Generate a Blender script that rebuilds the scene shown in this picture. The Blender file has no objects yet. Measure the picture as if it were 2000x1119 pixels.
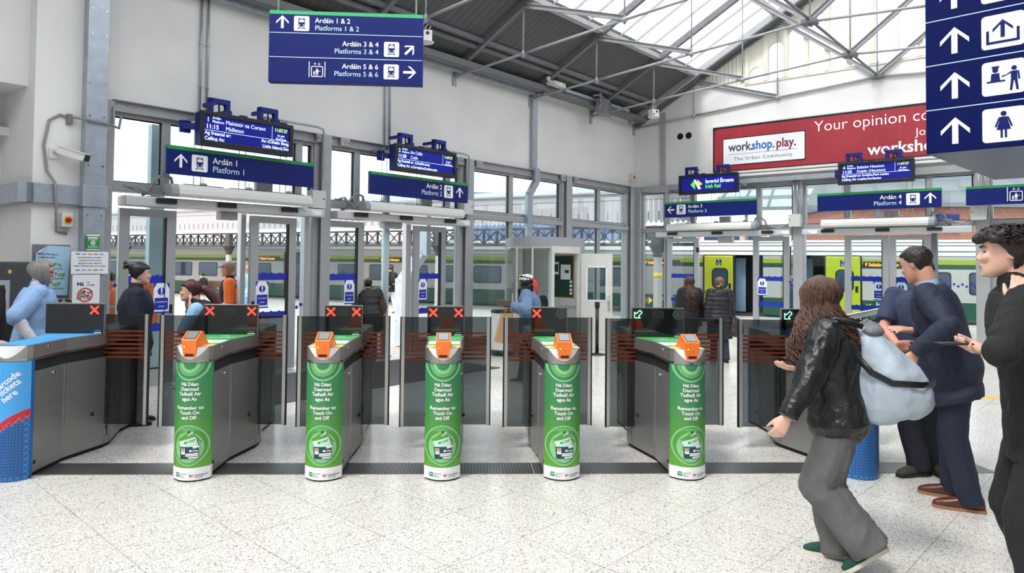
import bpy, bmesh, math, random
from mathutils import Vector, Matrix, noise
from math import sin, cos, pi, radians as R

SC = bpy.context.scene
COL = SC.collection
random.seed(7)

# ------------------------------------------------------------------ camera
F_PX, PPX, PPY = 1386.6, 956.6, 468.5
PITCH, ROLL, YAW, EYE = .030093, .010656, -.042146, 1.70


def cam_rows():
    c, s = cos(PITCH), sin(PITCH)
    cr, sr = cos(ROLL), sin(ROLL)
    cy, sy = cos(YAW), sin(YAW)
    A = Matrix(((cy, sy, 0), (-sy, cy, 0), (0, 0, 1)))
    B = Matrix(((1, 0, 0), (0, s, -c), (0, c, s)))
    Cc = Matrix(((cr, -sr, 0), (sr, cr, 0), (0, 0, 1)))
    return Cc @ B @ A


ROWS = cam_rows()
cd = bpy.data.cameras.new('camera')
cd.sensor_width = 36
cd.lens = F_PX * 36 / 2000
cd.shift_x = (1000 - PPX) / 2000
cd.shift_y = -(559.5 - PPY) / 2000
cd.clip_end = 400
cam = bpy.data.objects.new('camera', cd)
COL.objects.link(cam)
r0, r1, r2 = ROWS[0], ROWS[1], ROWS[2]
mw = Matrix.Identity(4)
for i in range(3):
    mw[i][0], mw[i][1], mw[i][2] = r0[i], -r1[i], -r2[i]
mw.translation = (0, 0, EYE)
cam.matrix_world = mw
SC.camera = cam

# ------------------------------------------------------------------ sky, sun, exposure
W = bpy.data.worlds.new('overcast_sky')
SC.world = W
W.use_nodes = True
bg = W.node_tree.nodes['Background']
bg.inputs[0].default_value = (.93, .97, 1, 1)
bg.inputs[1].default_value = 1.55
sd = bpy.data.lights.new('sun', 'SUN')
sd.energy = 2.2
sd.angle = R(12)
sd.color = (1, .95, .87)
sun = bpy.data.objects.new('sun', sd)
COL.objects.link(sun)
sun.rotation_euler = (R(34), R(10), R(-60))
SC.view_settings.view_transform = 'Standard'
SC.view_settings.look = 'None'
SC.view_settings.gamma = 1
SC.view_settings.use_curve_mapping = False
SC.view_settings.exposure = .75
cy_ = SC.cycles
cy_.use_denoising = True
cy_.max_bounces = 8
cy_.diffuse_bounces = 4
cy_.glossy_bounces = 4
cy_.transmission_bounces = 6
cy_.transparent_max_bounces = 24
cy_.caustics_reflective = False
cy_.caustics_refractive = False
cy_.sample_clamp_indirect = 6


# ------------------------------------------------------------------ materials
def lin(c):
    c /= 255
    return c / 12.92 if c <= .04045 else ((c + .055) / 1.055) ** 2.4


def rgb(c):
    return (lin(c[0]), lin(c[1]), lin(c[2]), 1)


MATS = {}


def mat(name, c, rough=.6, metal=0, bump=0, bscale=60, var=0, vscale=8, emit=0, spec=.5, stretch=None, alpha=1):
    if name in MATS:
        return MATS[name]
    m = bpy.data.materials.new(name)
    MATS[name] = m
    m.use_nodes = True
    nt = m.node_tree
    b = nt.nodes['Principled BSDF']
    col = rgb(c)
    b.inputs['Base Color'].default_value = col
    b.inputs['Roughness'].default_value = rough
    b.inputs['Metallic'].default_value = metal
    b.inputs['Specular IOR Level'].default_value = spec
    b.inputs['Alpha'].default_value = alpha
    if emit:
        b.inputs['Emission Color'].default_value = col
        b.inputs['Emission Strength'].default_value = emit
    if bump or var:
        tc = nt.nodes.new('ShaderNodeTexCoord')
        src = tc.outputs['Object']
        if stretch:
            mp = nt.nodes.new('ShaderNodeMapping')
            mp.inputs['Scale'].default_value = stretch
            nt.links.new(src, mp.inputs[0])
            src = mp.outputs[0]
    if bump:
        n = nt.nodes.new('ShaderNodeTexNoise')
        n.inputs['Scale'].default_value = bscale
        n.inputs['Detail'].default_value = 4
        nt.links.new(src, n.inputs['Vector'])
        bp = nt.nodes.new('ShaderNodeBump')
        bp.inputs['Strength'].default_value = bump
        bp.inputs['Distance'].default_value = .01
        nt.links.new(n.outputs[0], bp.inputs['Height'])
        nt.links.new(bp.outputs[0], b.inputs['Normal'])
    if var:
        n = nt.nodes.new('ShaderNodeTexNoise')
        n.inputs['Scale'].default_value = vscale
        n.inputs['Detail'].default_value = 5
        nt.links.new(src, n.inputs['Vector'])
        rp = nt.nodes.new('ShaderNodeValToRGB')
        rp.color_ramp.elements[0].position = .3
        rp.color_ramp.elements[1].position = .7
        rp.color_ramp.elements[0].color = (*[x * (1 - var) for x in col[:3]], 1)
        rp.color_ramp.elements[1].color = (*[min(1, x * (1 + var)) for x in col[:3]], 1)
        nt.links.new(n.outputs[0], rp.inputs[0])
        nt.links.new(rp.outputs[0], b.inputs['Base Color'])
    return m


def glass(name, tint=(.93, .97, .97), gloss=.07, rough=.02, diff=0):
    if name in MATS:
        return MATS[name]
    m = bpy.data.materials.new(name)
    MATS[name] = m
    m.use_nodes = True
    nt = m.node_tree
    nt.nodes.clear()
    out = nt.nodes.new('ShaderNodeOutputMaterial')
    tr = nt.nodes.new('ShaderNodeBsdfTransparent')
    tr.inputs[0].default_value = (*tint, 1)
    gl = nt.nodes.new('ShaderNodeBsdfGlossy')
    gl.inputs['Roughness'].default_value = rough
    mx = nt.nodes.new('ShaderNodeMixShader')
    lw = nt.nodes.new('ShaderNodeLayerWeight')
    lw.inputs[0].default_value = .12
    ad = nt.nodes.new('ShaderNodeMath')
    ad.operation = 'MULTIPLY_ADD'
    nt.links.new(lw.outputs['Fresnel'], ad.inputs[0])
    ad.inputs[1].default_value = .5
    ad.inputs[2].default_value = gloss
    nt.links.new(ad.outputs[0], mx.inputs[0])
    nt.links.new(tr.outputs[0], mx.inputs[1])
    nt.links.new(gl.outputs[0], mx.inputs[2])
    res = mx.outputs[0]
    if diff:
        df = nt.nodes.new('ShaderNodeBsdfTranslucent')
        df.inputs[0].default_value = (.95, .97, 1, 1)
        m2 = nt.nodes.new('ShaderNodeMixShader')
        m2.inputs[0].default_value = diff
        nt.links.new(res, m2.inputs[1])
        nt.links.new(df.outputs[0], m2.inputs[2])
        res = m2.outputs[0]
    nt.links.new(res, out.inputs[0])
    return m


def nodes_of(m):
    return m.node_tree, m.node_tree.nodes['Principled BSDF']


def ramp_mat(name, axis, stops, lo, hi, rough=.35):
    """printed gradient along one object axis (a printed sheet)"""
    m = mat(name, (128, 128, 128), rough)
    nt, b = nodes_of(m)
    tc = nt.nodes.new('ShaderNodeTexCoord')
    sx = nt.nodes.new('ShaderNodeSeparateXYZ')
    mr = nt.nodes.new('ShaderNodeMapRange')
    mr.inputs[1].default_value = lo
    mr.inputs[2].default_value = hi
    rp = nt.nodes.new('ShaderNodeValToRGB')
    e = rp.color_ramp.elements
    e[0].position, e[0].color = stops[0][0], rgb(stops[0][1])
    e[1].position, e[1].color = stops[-1][0], rgb(stops[-1][1])
    for p, c in stops[1:-1]:
        q = e.new(p)
        q.color = rgb(c)
    nt.links.new(tc.outputs['Object'], sx.inputs[0])
    nt.links.new(sx.outputs[axis], mr.inputs[0])
    nt.links.new(mr.outputs[0], rp.inputs[0])
    nt.links.new(rp.outputs[0], b.inputs['Base Color'])
    return m


def floor_mat():
    m = mat('terrazzo', (205, 202, 196), .2)
    nt, b = nodes_of(m)
    L = nt.links.new
    tc = nt.nodes.new('ShaderNodeTexCoord')
    mp = nt.nodes.new('ShaderNodeMapping')
    mp.inputs['Rotation'].default_value = (0, 0, R(2.8))
    mp.inputs['Location'].default_value = (.13, .17, 0)
    L(tc.outputs['Object'], mp.inputs[0])
    br = nt.nodes.new('ShaderNodeTexBrick')
    br.offset = 0
    br.inputs['Scale'].default_value = 1
    br.inputs['Mortar Size'].default_value = .0028
    br.inputs['Brick Width'].default_value = .61
    br.inputs['Row Height'].default_value = .61
    br.inputs['Color1'].default_value = (.88, .88, .88, 1)
    br.inputs['Color2'].default_value = (.93, .93, .93, 1)
    br.inputs['Mortar'].default_value = (.5, .49, .48, 1)
    L(mp.outputs[0], br.inputs[0])
    vo = nt.nodes.new('ShaderNodeTexVoronoi')
    vo.inputs['Scale'].default_value = 150
    L(tc.outputs['Object'], vo.inputs['Vector'])
    rp = nt.nodes.new('ShaderNodeValToRGB')
    cr = rp.color_ramp
    cr.interpolation = 'CONSTANT'
    cr.elements[0].position, cr.elements[0].color = 0, rgb((142, 136, 128))
    cr.elements[1].position, cr.elements[1].color = .09, rgb((194, 187, 178))
    for p, c in ((.22, (220, 216, 209)), (.5, (234, 232, 227)), (.75, (226, 221, 213))):
        q = cr.elements.new(p)
        q.color = rgb(c)
    sp = nt.nodes.new('ShaderNodeSeparateColor')
    L(vo.outputs['Color'], sp.inputs[0])
    L(sp.outputs[0], rp.inputs[0])
    mx = nt.nodes.new('ShaderNodeMixRGB')
    mx.blend_type = 'MULTIPLY'
    mx.inputs[0].default_value = 1
    L(rp.outputs[0], mx.inputs[1])
    L(br.outputs[0], mx.inputs[2])
    n = nt.nodes.new('ShaderNodeTexNoise')
    n.inputs['Scale'].default_value = .9
    n.inputs['Detail'].default_value = 5
    L(tc.outputs['Object'], n.inputs['Vector'])
    mr = nt.nodes.new('ShaderNodeMapRange')
    mr.inputs[3].default_value = .16
    mr.inputs[4].default_value = .34
    L(n.outputs[0], mr.inputs[0])
    L(mr.outputs[0], b.inputs['Roughness'])
    L(mx.outputs[0], b.inputs['Base Color'])
    return m


# ------------------------------------------------------------------ frames
WA = .720436 + .042146
LD = Vector((sin(WA), cos(WA), 0))      # along the left wall, away from the camera
RD = Vector((cos(WA), -sin(WA), 0))     # along the right wall, towards the camera's right
C0 = Vector((4.635, 18.768, 0))         # the corner where the two glazed walls meet


def frame(x, y, o):
    m = Matrix.Identity(4)
    for i in range(3):
        m[i][0], m[i][1] = x[i], y[i]
    m.translation = o
    return m


LF = frame(LD, -RD, C0)                 # local x = right as seen, y = into the wall, z = up
RF = frame(RD, LD, C0)
T = Matrix.Translation


def Lp(s, d, z):
    return LF @ T((-s, -d, z))


def Rp(v, d, z):
    return RF @ T((v, -d, z))


def rz(a):
    return Matrix.Rotation(R(a), 4, 'Z')


# ------------------------------------------------------------------ mesh builder
class MB:
    def __init__(s, m=None):
        s.v, s.f, s.fm, s.fs, s.mats, s.cm = [], [], [], [], [], 0
        s.M = None
        s.warp = None
        s.own = None
        if m:
            s.use(m)

    def use(s, m):
        if m not in s.mats:
            s.mats.append(m)
        s.cm = s.mats.index(m)
        return s

    def add(s, vs, fs, smooth=False):
        k = len(s.v)
        for p in vs:
            p = Vector(p)
            if s.M:
                p = s.M @ p
            if s.warp:
                p = Vector(s.warp(p))
            s.v.append(p)
        for f in fs:
            s.f.append([i + k for i in f])
            s.fm.append(s.cm)
            s.fs.append(smooth)
        return s

    def box(s, x0, x1, y0, y1, z0, z1):
        return s.add([(x, y, z) for z in (z0, z1) for y in (y0, y1) for x in (x0, x1)],
                     [(0, 2, 3, 1), (4, 5, 7, 6), (0, 1, 5, 4), (2, 6, 7, 3), (0, 4, 6, 2), (1, 3, 7, 5)])

    def bbox(s, x0, x1, y0, y1, z0, z1, b=.005, seg=2):
        bm = bmesh.new()
        bmesh.ops.create_cube(bm, size=1)
        for v in bm.verts:
            v.co = ((x0 + x1) / 2 + v.co.x * (x1 - x0), (y0 + y1) / 2 + v.co.y * (y1 - y0), (z0 + z1) / 2 + v.co.z * (z1 - z0))
        bmesh.ops.bevel(bm, geom=bm.edges[:], offset=b, segments=seg, affect='EDGES', profile=.5)
        return s.bm(bm)

    def bm(s, bm, smooth=False):
        bm.verts.index_update()
        s.add([v.co.copy() for v in bm.verts], [[v.index for v in f.verts] for f in bm.faces], smooth)
        bm.free()
        return s

    def tube(s, pts, r, n=8, caps=True, smooth=True, flat=None):
        pts = [Vector(p) for p in pts]
        rs = r if isinstance(r, (list, tuple)) else [r] * len(pts)
        vs, fs = [], []
        up = None
        for i, p in enumerate(pts):
            a = pts[max(i - 1, 0)]
            b = pts[min(i + 1, len(pts) - 1)]
            d = (b - a).normalized() if (b - a).length > 1e-9 else Vector((0, 0, 1))
            if up is None:
                up = Vector((0, 0, 1)) if abs(d.z) < .9 else Vector((1, 0, 0))
            u = d.cross(up)
            if u.length < 1e-6:
                u = d.orthogonal()
            u.normalize()
            w = u.cross(d).normalized()
            up = w
            q = rs[i]
            rx, ry = q if isinstance(q, (list, tuple)) else (q, q)
            for k in range(n):
                t = 2 * pi * k / n
                vs.append(p + u * (cos(t) * rx) + w * (sin(t) * ry))
        for i in range(len(pts) - 1):
            for k in range(n):
                a = i * n + k
                b = i * n + (k + 1) % n
                fs.append((a, b, b + n, a + n))
        s.add(vs, fs, smooth)
        if caps:
            m = len(pts)
            k0 = len(s.v) - len(vs)
            for ring in (list(range(n))[::-1], [(m - 1) * n + k for k in range(n)]):
                s.f.append([i + k0 for i in ring])
                s.fm.append(s.cm)
                s.fs.append(False)
        return s

    def bar(s, a, b, w, h=None, up=(0, 0, 1)):
        a, b = Vector(a), Vector(b)
        h = h or w
        d = (b - a).normalized()
        up = Vector(up)
        u = d.cross(up)
        if u.length < 1e-5:
            u = d.orthogonal()
        u.normalize()
        v = u.cross(d).normalized()
        vs = [p + u * (i * w / 2) + v * (j * h / 2) for p in (a, b) for i, j in ((-1, -1), (1, -1), (1, 1), (-1, 1))]
        return s.add(vs, [(3, 2, 1, 0), (4, 5, 6, 7), (0, 1, 5, 4), (1, 2, 6, 5), (2, 3, 7, 6), (3, 0, 4, 7)])

    def ibeam(s, a, b, w, h, t=.012, up=(0, 0, 1)):
        a, b = Vector(a), Vector(b)
        d = (b - a).normalized()
        u = d.cross(Vector(up)).normalized()
        v = u.cross(d)
        s.bar(a + v * (h / 2 - t / 2), b + v * (h / 2 - t / 2), w, t, up)
        s.bar(a - v * (h / 2 - t / 2), b - v * (h / 2 - t / 2), w, t, up)
        return s.bar(a, b, t, h - 2 * t, up)

    def lathe(s, prof, n=20, c=(0, 0, 0), smooth=True):
        vs, fs = [], []
        for r, z in prof:
            for k in range(n):
                t = 2 * pi * k / n
                vs.append((c[0] + r * cos(t), c[1] + r * sin(t), c[2] + z))
        for i in range(len(prof) - 1):
            for k in range(n):
                a, b = i * n + k, i * n + (k + 1) % n
                fs.append((a, b, b + n, a + n))
        s.add(vs, fs, smooth)
        k0 = len(s.v) - len(vs)
        for ring in (list(range(n))[::-1], [(len(prof) - 1) * n + k for k in range(n)]):
            s.f.append([i + k0 for i in ring])
            s.fm.append(s.cm)
            s.fs.append(False)
        return s

    def prism(s, poly, z0, z1, smooth=False):
        n = len(poly)
        vs = [(p[0], p[1], z0) for p in poly] + [(p[0], p[1], z1) for p in poly]
        s.add(vs, [(i, (i + 1) % n, (i + 1) % n + n, i + n) for i in range(n)], smooth)
        k0 = len(s.v) - 2 * n
        for ring in (list(range(n))[::-1], list(range(n, 2 * n))):
            s.f.append([i + k0 for i in ring])
            s.fm.append(s.cm)
            s.fs.append(False)
        return s

    def ell(s, c, r, nu=16, nv=10, rot=None):
        vs, fs = [], []
        c = Vector(c)
        r = r if isinstance(r, (list, tuple)) else (r, r, r)
        for j in range(1, nv):
            th = pi * j / nv
            for i in range(nu):
                ph = 2 * pi * i / nu
                p = Vector((r[0] * sin(th) * cos(ph), r[1] * sin(th) * sin(ph), r[2] * cos(th)))
                vs.append(c + (rot @ p if rot else p))
        for z in (1, -1):
            p = Vector((0, 0, z * r[2]))
            vs.append(c + (rot @ p if rot else p))
        for j in range(nv - 2):
            for i in range(nu):
                a, b = j * nu + i, j * nu + (i + 1) % nu
                fs.append((a, a + nu, b + nu, b))
        t, bt = len(vs) - 2, len(vs) - 1
        for i in range(nu):
            fs.append((t, i, (i + 1) % nu))
            a = (nv - 2) * nu
            fs.append((bt, a + (i + 1) % nu, a + i))
        return s.add(vs, fs, True)

    # flat artwork in the local x-z plane, facing -y
    def poly(s, pts, y=0):
        return s.add([(p[0], y, p[1]) for p in pts], [list(range(len(pts)))])

    def rect(s, x0, x1, z0, z1, y=0, nx=1):
        vs, fs = [], []
        for i in range(nx + 1):
            x = x0 + (x1 - x0) * i / nx
            vs += [(x, y, z0), (x, y, z1)]
        for i in range(nx):
            fs.append((2 * i, 2 * i + 2, 2 * i + 3, 2 * i + 1))
        return s.add(vs, fs)

    def rrect(s, x0, x1, z0, z1, r, y=0, n=5):
        return s.poly(rr(x0, x1, z0, z1, r, n), y)

    def disc(s, x, z, r, y=0, n=20, rzz=None):
        rzz = rzz or r
        return s.poly([(x + r * cos(2 * pi * k / n), z + rzz * sin(2 * pi * k / n)) for k in range(n)], y)

    def ring(s, x, z, ro, ri, y=0, n=28, a0=0, a1=360, k=1):
        vs, fs = [], []
        for i in range(n + 1):
            t = R(a0 + (a1 - a0) * i / n)
            vs += [(x + ri * cos(t), y, z + ri * k * sin(t)), (x + ro * cos(t), y, z + ro * k * sin(t))]
        for i in range(n):
            fs.append((2 * i, 2 * i + 1, 2 * i + 3, 2 * i + 2))
        return s.add(vs, fs)

    def text(s, t, x, z, size, align='L', bold=0, y=0, rot=0, sx=1, spacing=1):
        vs, fs, w = text_mesh(t, size, bold, spacing)
        ox = {'L': 0, 'C': -w / 2, 'R': -w}[align]
        c, sn = cos(R(rot)), sin(R(rot))
        out = []
        for px, pz in vs:
            px = (px + ox) * sx
            out.append((x + px * c - pz * sn, y, z + px * sn + pz * c))
        return s.add(out, fs)

    def build(s, name, parent=None, M=None, label=None):
        me = bpy.data.meshes.new(name)
        me.from_pydata([tuple(v) for v in s.v], [], s.f)
        for m in s.mats:
            me.materials.append(m)
        me.polygons.foreach_set('material_index', s.fm)
        me.polygons.foreach_set('use_smooth', s.fs)
        me.update()
        return link(name, me, parent, M, label)


def link(name, me, parent=None, M=None, label=None):
    o = bpy.data.objects.new(name, me)
    COL.objects.link(o)
    if parent:
        o.parent = parent
    if M is not None:
        o.matrix_local = M
    if label:
        o['label'] = label
    return o


TXT = {}


def text_mesh(t, size, bold, spacing=1):
    k = (t, size, bold, spacing)
    if k in TXT:
        return TXT[k]
    cu = bpy.data.curves.new('lettering', 'FONT')
    cu.body = t
    cu.size = size
    cu.offset = bold * size
    cu.space_character = spacing
    cu.resolution_u = 3
    o = bpy.data.objects.new('lettering', cu)
    COL.objects.link(o)
    dg = bpy.context.evaluated_depsgraph_get()
    me = o.evaluated_get(dg).to_mesh()
    vs = [(v.co.x, v.co.y) for v in me.vertices]
    fs = [list(p.vertices) for p in me.polygons]
    o.evaluated_get(dg).to_mesh_clear()
    bpy.data.objects.remove(o)
    bpy.data.curves.remove(cu)
    w = max([v[0] for v in vs], default=0)
    TXT[k] = (vs, fs, w)
    return TXT[k]


def rr(x0, x1, z0, z1, r, n=5):
    p = []
    for cx, cz, a in ((x1 - r, z0 + r, -90), (x1 - r, z1 - r, 0), (x0 + r, z1 - r, 90), (x0 + r, z0 + r, 180)):
        for i in range(n + 1):
            t = R(a + 90 * i / n)
            p.append((cx + r * cos(t), cz + r * sin(t)))
    return p


def tag(o, label=None, cat=None, group=None, kind=None):
    if label:
        o['label'] = label
    if cat:
        o['category'] = cat
    if group:
        o['group'] = group
    if kind:
        o['kind'] = kind
    return o


def thing(name, label, cat, M=None, group=None):
    o = bpy.data.objects.new(name, None)
    COL.objects.link(o)
    o.empty_display_size = .1
    if M is not None:
        o.matrix_world = M
    return tag(o, label, cat, group)


def struct(name, M=None, label=None):
    o = bpy.data.objects.new(name, None)
    COL.objects.link(o)
    o.empty_display_size = .1
    if M is not None:
        o.matrix_world = M
    return tag(o, label, None, None, 'structure')


def sbuild(mb, name, M=None, label=None):
    return tag(mb.build(name, None, M), label, None, None, 'structure')


TRIM = [0]


def trim(mb, M=None, label=None):
    TRIM[0] += 1
    return sbuild(mb, 'trim_%d' % TRIM[0], M, label)
# ------------------------------------------------------------------ shared materials
WHITE = mat('painted_wall', (226, 225, 223), .75, bump=.08, bscale=30, var=.045, vscale=1.3)
CREAM = mat('cream_boards', (222, 216, 203), .6, var=.04, vscale=3)
GREY = mat('grey_steel_paint', (162, 163, 166), .45, bump=.04, bscale=40, var=.06, vscale=5)
GREYD = mat('dark_grey_steel', (112, 114, 117), .5, var=.08, vscale=6)
GALV = mat('galvanised_steel', (168, 176, 186), .38, .55, var=.1, vscale=9)
ALU = mat('anodised_aluminium', (176, 178, 182), .35, .5)
STEEL = mat('brushed_steel', (168, 166, 163), .42, .8, bump=.05, bscale=8, var=.08, vscale=4, stretch=(1, 1, 60))
STEELH = mat('brushed_steel_edge', (185, 184, 182), .25, 1)
BLACK = mat('black_plastic', (22, 22, 24), .4)
RUBBER = mat('black_rubber', (26, 26, 27), .8)
BOARD = mat('dark_grey_boards', (90, 91, 93), .7, var=.06, vscale=4)
GLASS = glass('window_glass', (.86, .92, .93), .035)
SKYG = glass('skylight_glass', (.96, .98, 1), .03, .2, diff=.25)
NAVY = mat('navy_sign_face', (12, 28, 104), .4, spec=.25)
NAVYE = mat('navy_powder_coat', (18, 36, 120), .5, spec=.3)
GREEN = mat('green_sign_band', (36, 142, 72), .35)
SIGNW = mat('white_vinyl', (244, 245, 250), .4)
PALEB = mat('pale_blue_vinyl', (196, 226, 246), .4)
OFFW = mat('off_white_plastic', (222, 222, 218), .45)
BOXG = mat('grey_enclosure', (205, 207, 205), .5)
CABLE = mat('grey_cable', (140, 140, 138), .6)
BLUEB = mat('blue_glass_film', (20, 44, 170), .4)
YEL = mat('yellow_paint', (240, 184, 20), .5)
RED = mat('red_plastic', (178, 24, 20), .4)

# ------------------------------------------------------------------ floor and paving
fm = MB(floor_mat())
fm.box(-24, .2, -11.9, .12, -.12, 0)
fm.box(-24, -13.45, .12, 2.2, -.12, 0)
sbuild(fm, 'floor', LF)
pave = mat('platform_paving', (168, 162, 156), .7, var=.1, vscale=2)
nt, b = nodes_of(pave)
pv = MB(pave)
pv.add([(-60, 2, -.02), (70, 2, -.02), (70, 90, -.02), (-60, 90, -.02)], [(0, 1, 2, 3)])
sbuild(pv, 'platform_floor')

# diamond-pattern steel strip let into the floor under the gates
tread = mat('chequer_plate', (120, 120, 120), .38, .85)
nt, b = nodes_of(tread)
tc = nt.nodes.new('ShaderNodeTexCoord')
mp = nt.nodes.new('ShaderNodeMapping')
mp.inputs['Rotation'].default_value = (0, 0, R(45))
ck = nt.nodes.new('ShaderNodeTexChecker')
ck.inputs['Scale'].default_value = 55
bp = nt.nodes.new('ShaderNodeBump')
bp.inputs['Distance'].default_value = .01
nt.links.new(tc.outputs['Object'], mp.inputs[0])
nt.links.new(mp.outputs[0], ck.inputs[0])
nt.links.new(ck.outputs[1], bp.inputs['Height'])
nt.links.new(bp.outputs[0], b.inputs['Normal'])
mr = nt.nodes.new('ShaderNodeMixRGB')
mr.inputs[1].default_value = rgb((88, 88, 88))
mr.inputs[2].default_value = rgb((150, 150, 150))
nt.links.new(ck.outputs[1], mr.inputs[0])
nt.links.new(mr.outputs[0], b.inputs['Base Color'])
tp = MB(tread)
edges = [-5.2, -4.05, -2.9, -1.1, .62, 2.5, 4.45]
for a, c in zip(edges, edges[1:]):
    tp.box(a + .003, c - .003, 5.72, 6.03, 0, .004)
tag(tp.build('floor_plate'), 'long strip of grey chequer steel plate set in the terrazzo floor under the ticket gates', 'floor plate')

# entrance mat along the left wall
mm = mat('ribbed_mat', (74, 74, 76), .9, bump=1, bscale=1)
nt, b = nodes_of(mm)
wv = nt.nodes.new('ShaderNodeTexWave')
wv.inputs['Scale'].default_value = 22
wv.inputs['Distortion'].default_value = 0
tc = nt.nodes.new('ShaderNodeTexCoord')
rp = nt.nodes.new('ShaderNodeValToRGB')
rp.color_ramp.elements[0].color = rgb((46, 46, 48))
rp.color_ramp.elements[1].color = rgb((112, 112, 114))
nt.links.new(tc.outputs['Object'], wv.inputs[0])
nt.links.new(wv.outputs[0], rp.inputs[0])
nt.links.new(rp.outputs[0], b.inputs['Base Color'])
mb = MB(mm)
mb.box(-12.5, -8.1, -2.25, -.42, .0, .012)
t = tag(mb.build('entrance_mat', None, LF), 'long dark grey ribbed entrance mat inside the left platform doors', 'mat')

# ------------------------------------------------------------------ solid walls
w = MB(WHITE)
w.box(-24, .25, 0, .25, 3.71, 5.55)
w.box(-24, -14.1, 1.0, 1.25, 0, 5.8)
sbuild(w, 'wall_left', LF)
w = MB(WHITE)
w.box(-14.12, -13.56, -.25, 1.2, 0, 5.5)
w.box(-24, -14.12, .7, 1.0, 3.2, 3.3)
w.box(-24, -13.6, .2, 1.3, 3.72, 3.9)
trim(w, LF, 'white plastered pier at the left end of the glazed wall')
w = MB(WHITE)
w.box(-.25, 12, 0, .25, 3.71, 6.03)
w.box(8.6, 12, 0, .25, 0, 3.71)
sbuild(w, 'wall_right', RF)
w = MB(WHITE)
w.box(-24, .2, -12.2, -11.9, 0, 5.6)
sbuild(w, 'wall_side', LF)
w = MB(WHITE)
w.box(-24.3, -24, -12.2, 1.2, 0, 8.6)
sbuild(w, 'wall_back', LF)

# gable above the right wall: cream boarding with a row of arched lights
SL = .533
EZ = 5.45
RIDGE = 5.88


def roof_z(d):
    return EZ + SL * (d if d <= RIDGE else 2 * RIDGE - d)


g = MB(CREAM)
# boarded triangle left of the first light, drawn board by board
x = .3
while x < 3.0:
    za, zb = roof_z(x), roof_z(x + .098)
    if za > 6.03:
        g.add([(x, .0, 6.03), (x + .09, .0, 6.03), (x + .09, .0, zb - .02), (x, .0, za - .02),
               (x, .1, 6.03), (x + .09, .1, 6.03), (x + .09, .1, zb - .02), (x, .1, za - .02)],
              [(0, 1, 2, 3), (7, 6, 5, 4), (0, 3, 7, 4), (1, 5, 6, 2)])
    x += .1
lights = []
for k in range(16):
    x0 = 3.06 + .452 * k
    x1 = x0 + .452
    a, c = x0 + .05, x1 - .05
    zt = min(roof_z(x0), roof_z(x1)) - .08
    spring = zt - .34 - (c - a) / 2
    if k == 0:
        spring = 6.22
    arch = [((a + c) / 2 - (c - a) / 2 * cos(pi * i / 12), spring + (c - a) / 2 * sin(pi * i / 12)) for i in range(13)]
    # spandrel above the arch, between the mullions
    top = [(a + (c - a) * i / 12, (roof_z(a + (c - a) * i / 12)) - .02) for i in range(13)]
    vs = [(p[0], 0, p[1]) for p in arch] + [(p[0], 0, p[1]) for p in top] + [(p[0], .08, p[1]) for p in arch]
    fs = [(i, i + 1, 14 + i, 13 + i) for i in range(12)] + [(26 + i, 27 + i, i + 1, i) for i in range(12)]
    g.add(vs, fs)
    g.box(a, c, .03, .07, spring + (c - a) / 2 + .17, spring + (c - a) / 2 + .2)
    g.box(x0 - .05, x0 + .05, -.03, .1, 6.03, roof_z(x0) - .02)
    lights.append((a, c, arch))
g.box(3.0, 10.4, -.02, .12, 5.99, 6.05)
g.box(3.06 + .452 * 16 - .05, 3.06 + .452 * 16 + .05, -.03, .1, 6.03, roof_z(10.3) - .02)
sbuild(g, 'gable_wall', RF, 'cream boarded gable with a row of arched lights')
gw = MB(GLASS)
for a, c, arch in lights:
    gw.poly([(a, 6.04)] + arch + [(c, 6.04)][:1], .05)
gw.v = gw.v
sbuild(gw, 'window_1', RF, 'row of tall arched gable windows under the roof')

# ------------------------------------------------------------------ roof
rf = MB(BOARD)
s0, s1 = -24, .35


def slope_pt(x, d, lift=0):
    return (x, -d, roof_z(d) + lift)


def slab(mb, x0, x1, d0, d1, lift, th):
    vs = [slope_pt(x0, d0, lift), slope_pt(x1, d0, lift), slope_pt(x1, d1, lift), slope_pt(x0, d1, lift),
          slope_pt(x0, d0, lift + th), slope_pt(x1, d0, lift + th), slope_pt(x1, d1, lift + th), slope_pt(x0, d1, lift + th)]
    mb.add(vs, [(0, 1, 2, 3), (4, 7, 6, 5), (0, 4, 5, 1), (1, 5, 6, 2), (2, 6, 7, 3), (3, 7, 4, 0)])


# dark boards run up the slope; a shallow gap shows between neighbours
x = s0
while x < s1:
    slab(rf, x, min(x + .143, s1), -.3, 1.86, .02, .04)
    x += .15
slab(rf, s0, s1, -.35, 1.86, .065, .05)
slab(rf, s0, s1, 2 * RIDGE - 1.86, 2 * RIDGE + .35, .03, .08)
sbuild(rf, 'ceiling', LF, 'dark grey boarded lower slope of the roof')
gl = MB(SKYG)
for d0, d1 in ((1.9, RIDGE), (RIDGE, 2 * RIDGE - 1.9)):
    gl.add([slope_pt(s0, d0, .1), slope_pt(s1, d0, .1), slope_pt(s1, d1, .1), slope_pt(s0, d1, .1)], [(0, 1, 2, 3)])
sbuild(gl, 'window_2', LF, 'long glazed skylight along both roof slopes')
gb = MB(GREY)
x = -23.6
while x < .3:
    for d0, d1 in ((1.86, RIDGE), (RIDGE, 2 * RIDGE - 1.86)):
        gb.bar(slope_pt(x, d0, .07), slope_pt(x, d1, .07), .022, .05)
    x += .6
sbuild(gb, 'skylight_trim', LF, 'thin grey glazing bars of the skylight')
pu = MB(mat('pale_purlin', (176, 176, 174), .6, var=.12, vscale=7))
for d in (1.84, 3.84, 2 * RIDGE - 3.84, 2 * RIDGE - 1.84):
    pu.bar(slope_pt(s0, d, -.02), slope_pt(s1, d, -.02), .13, .1)
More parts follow.
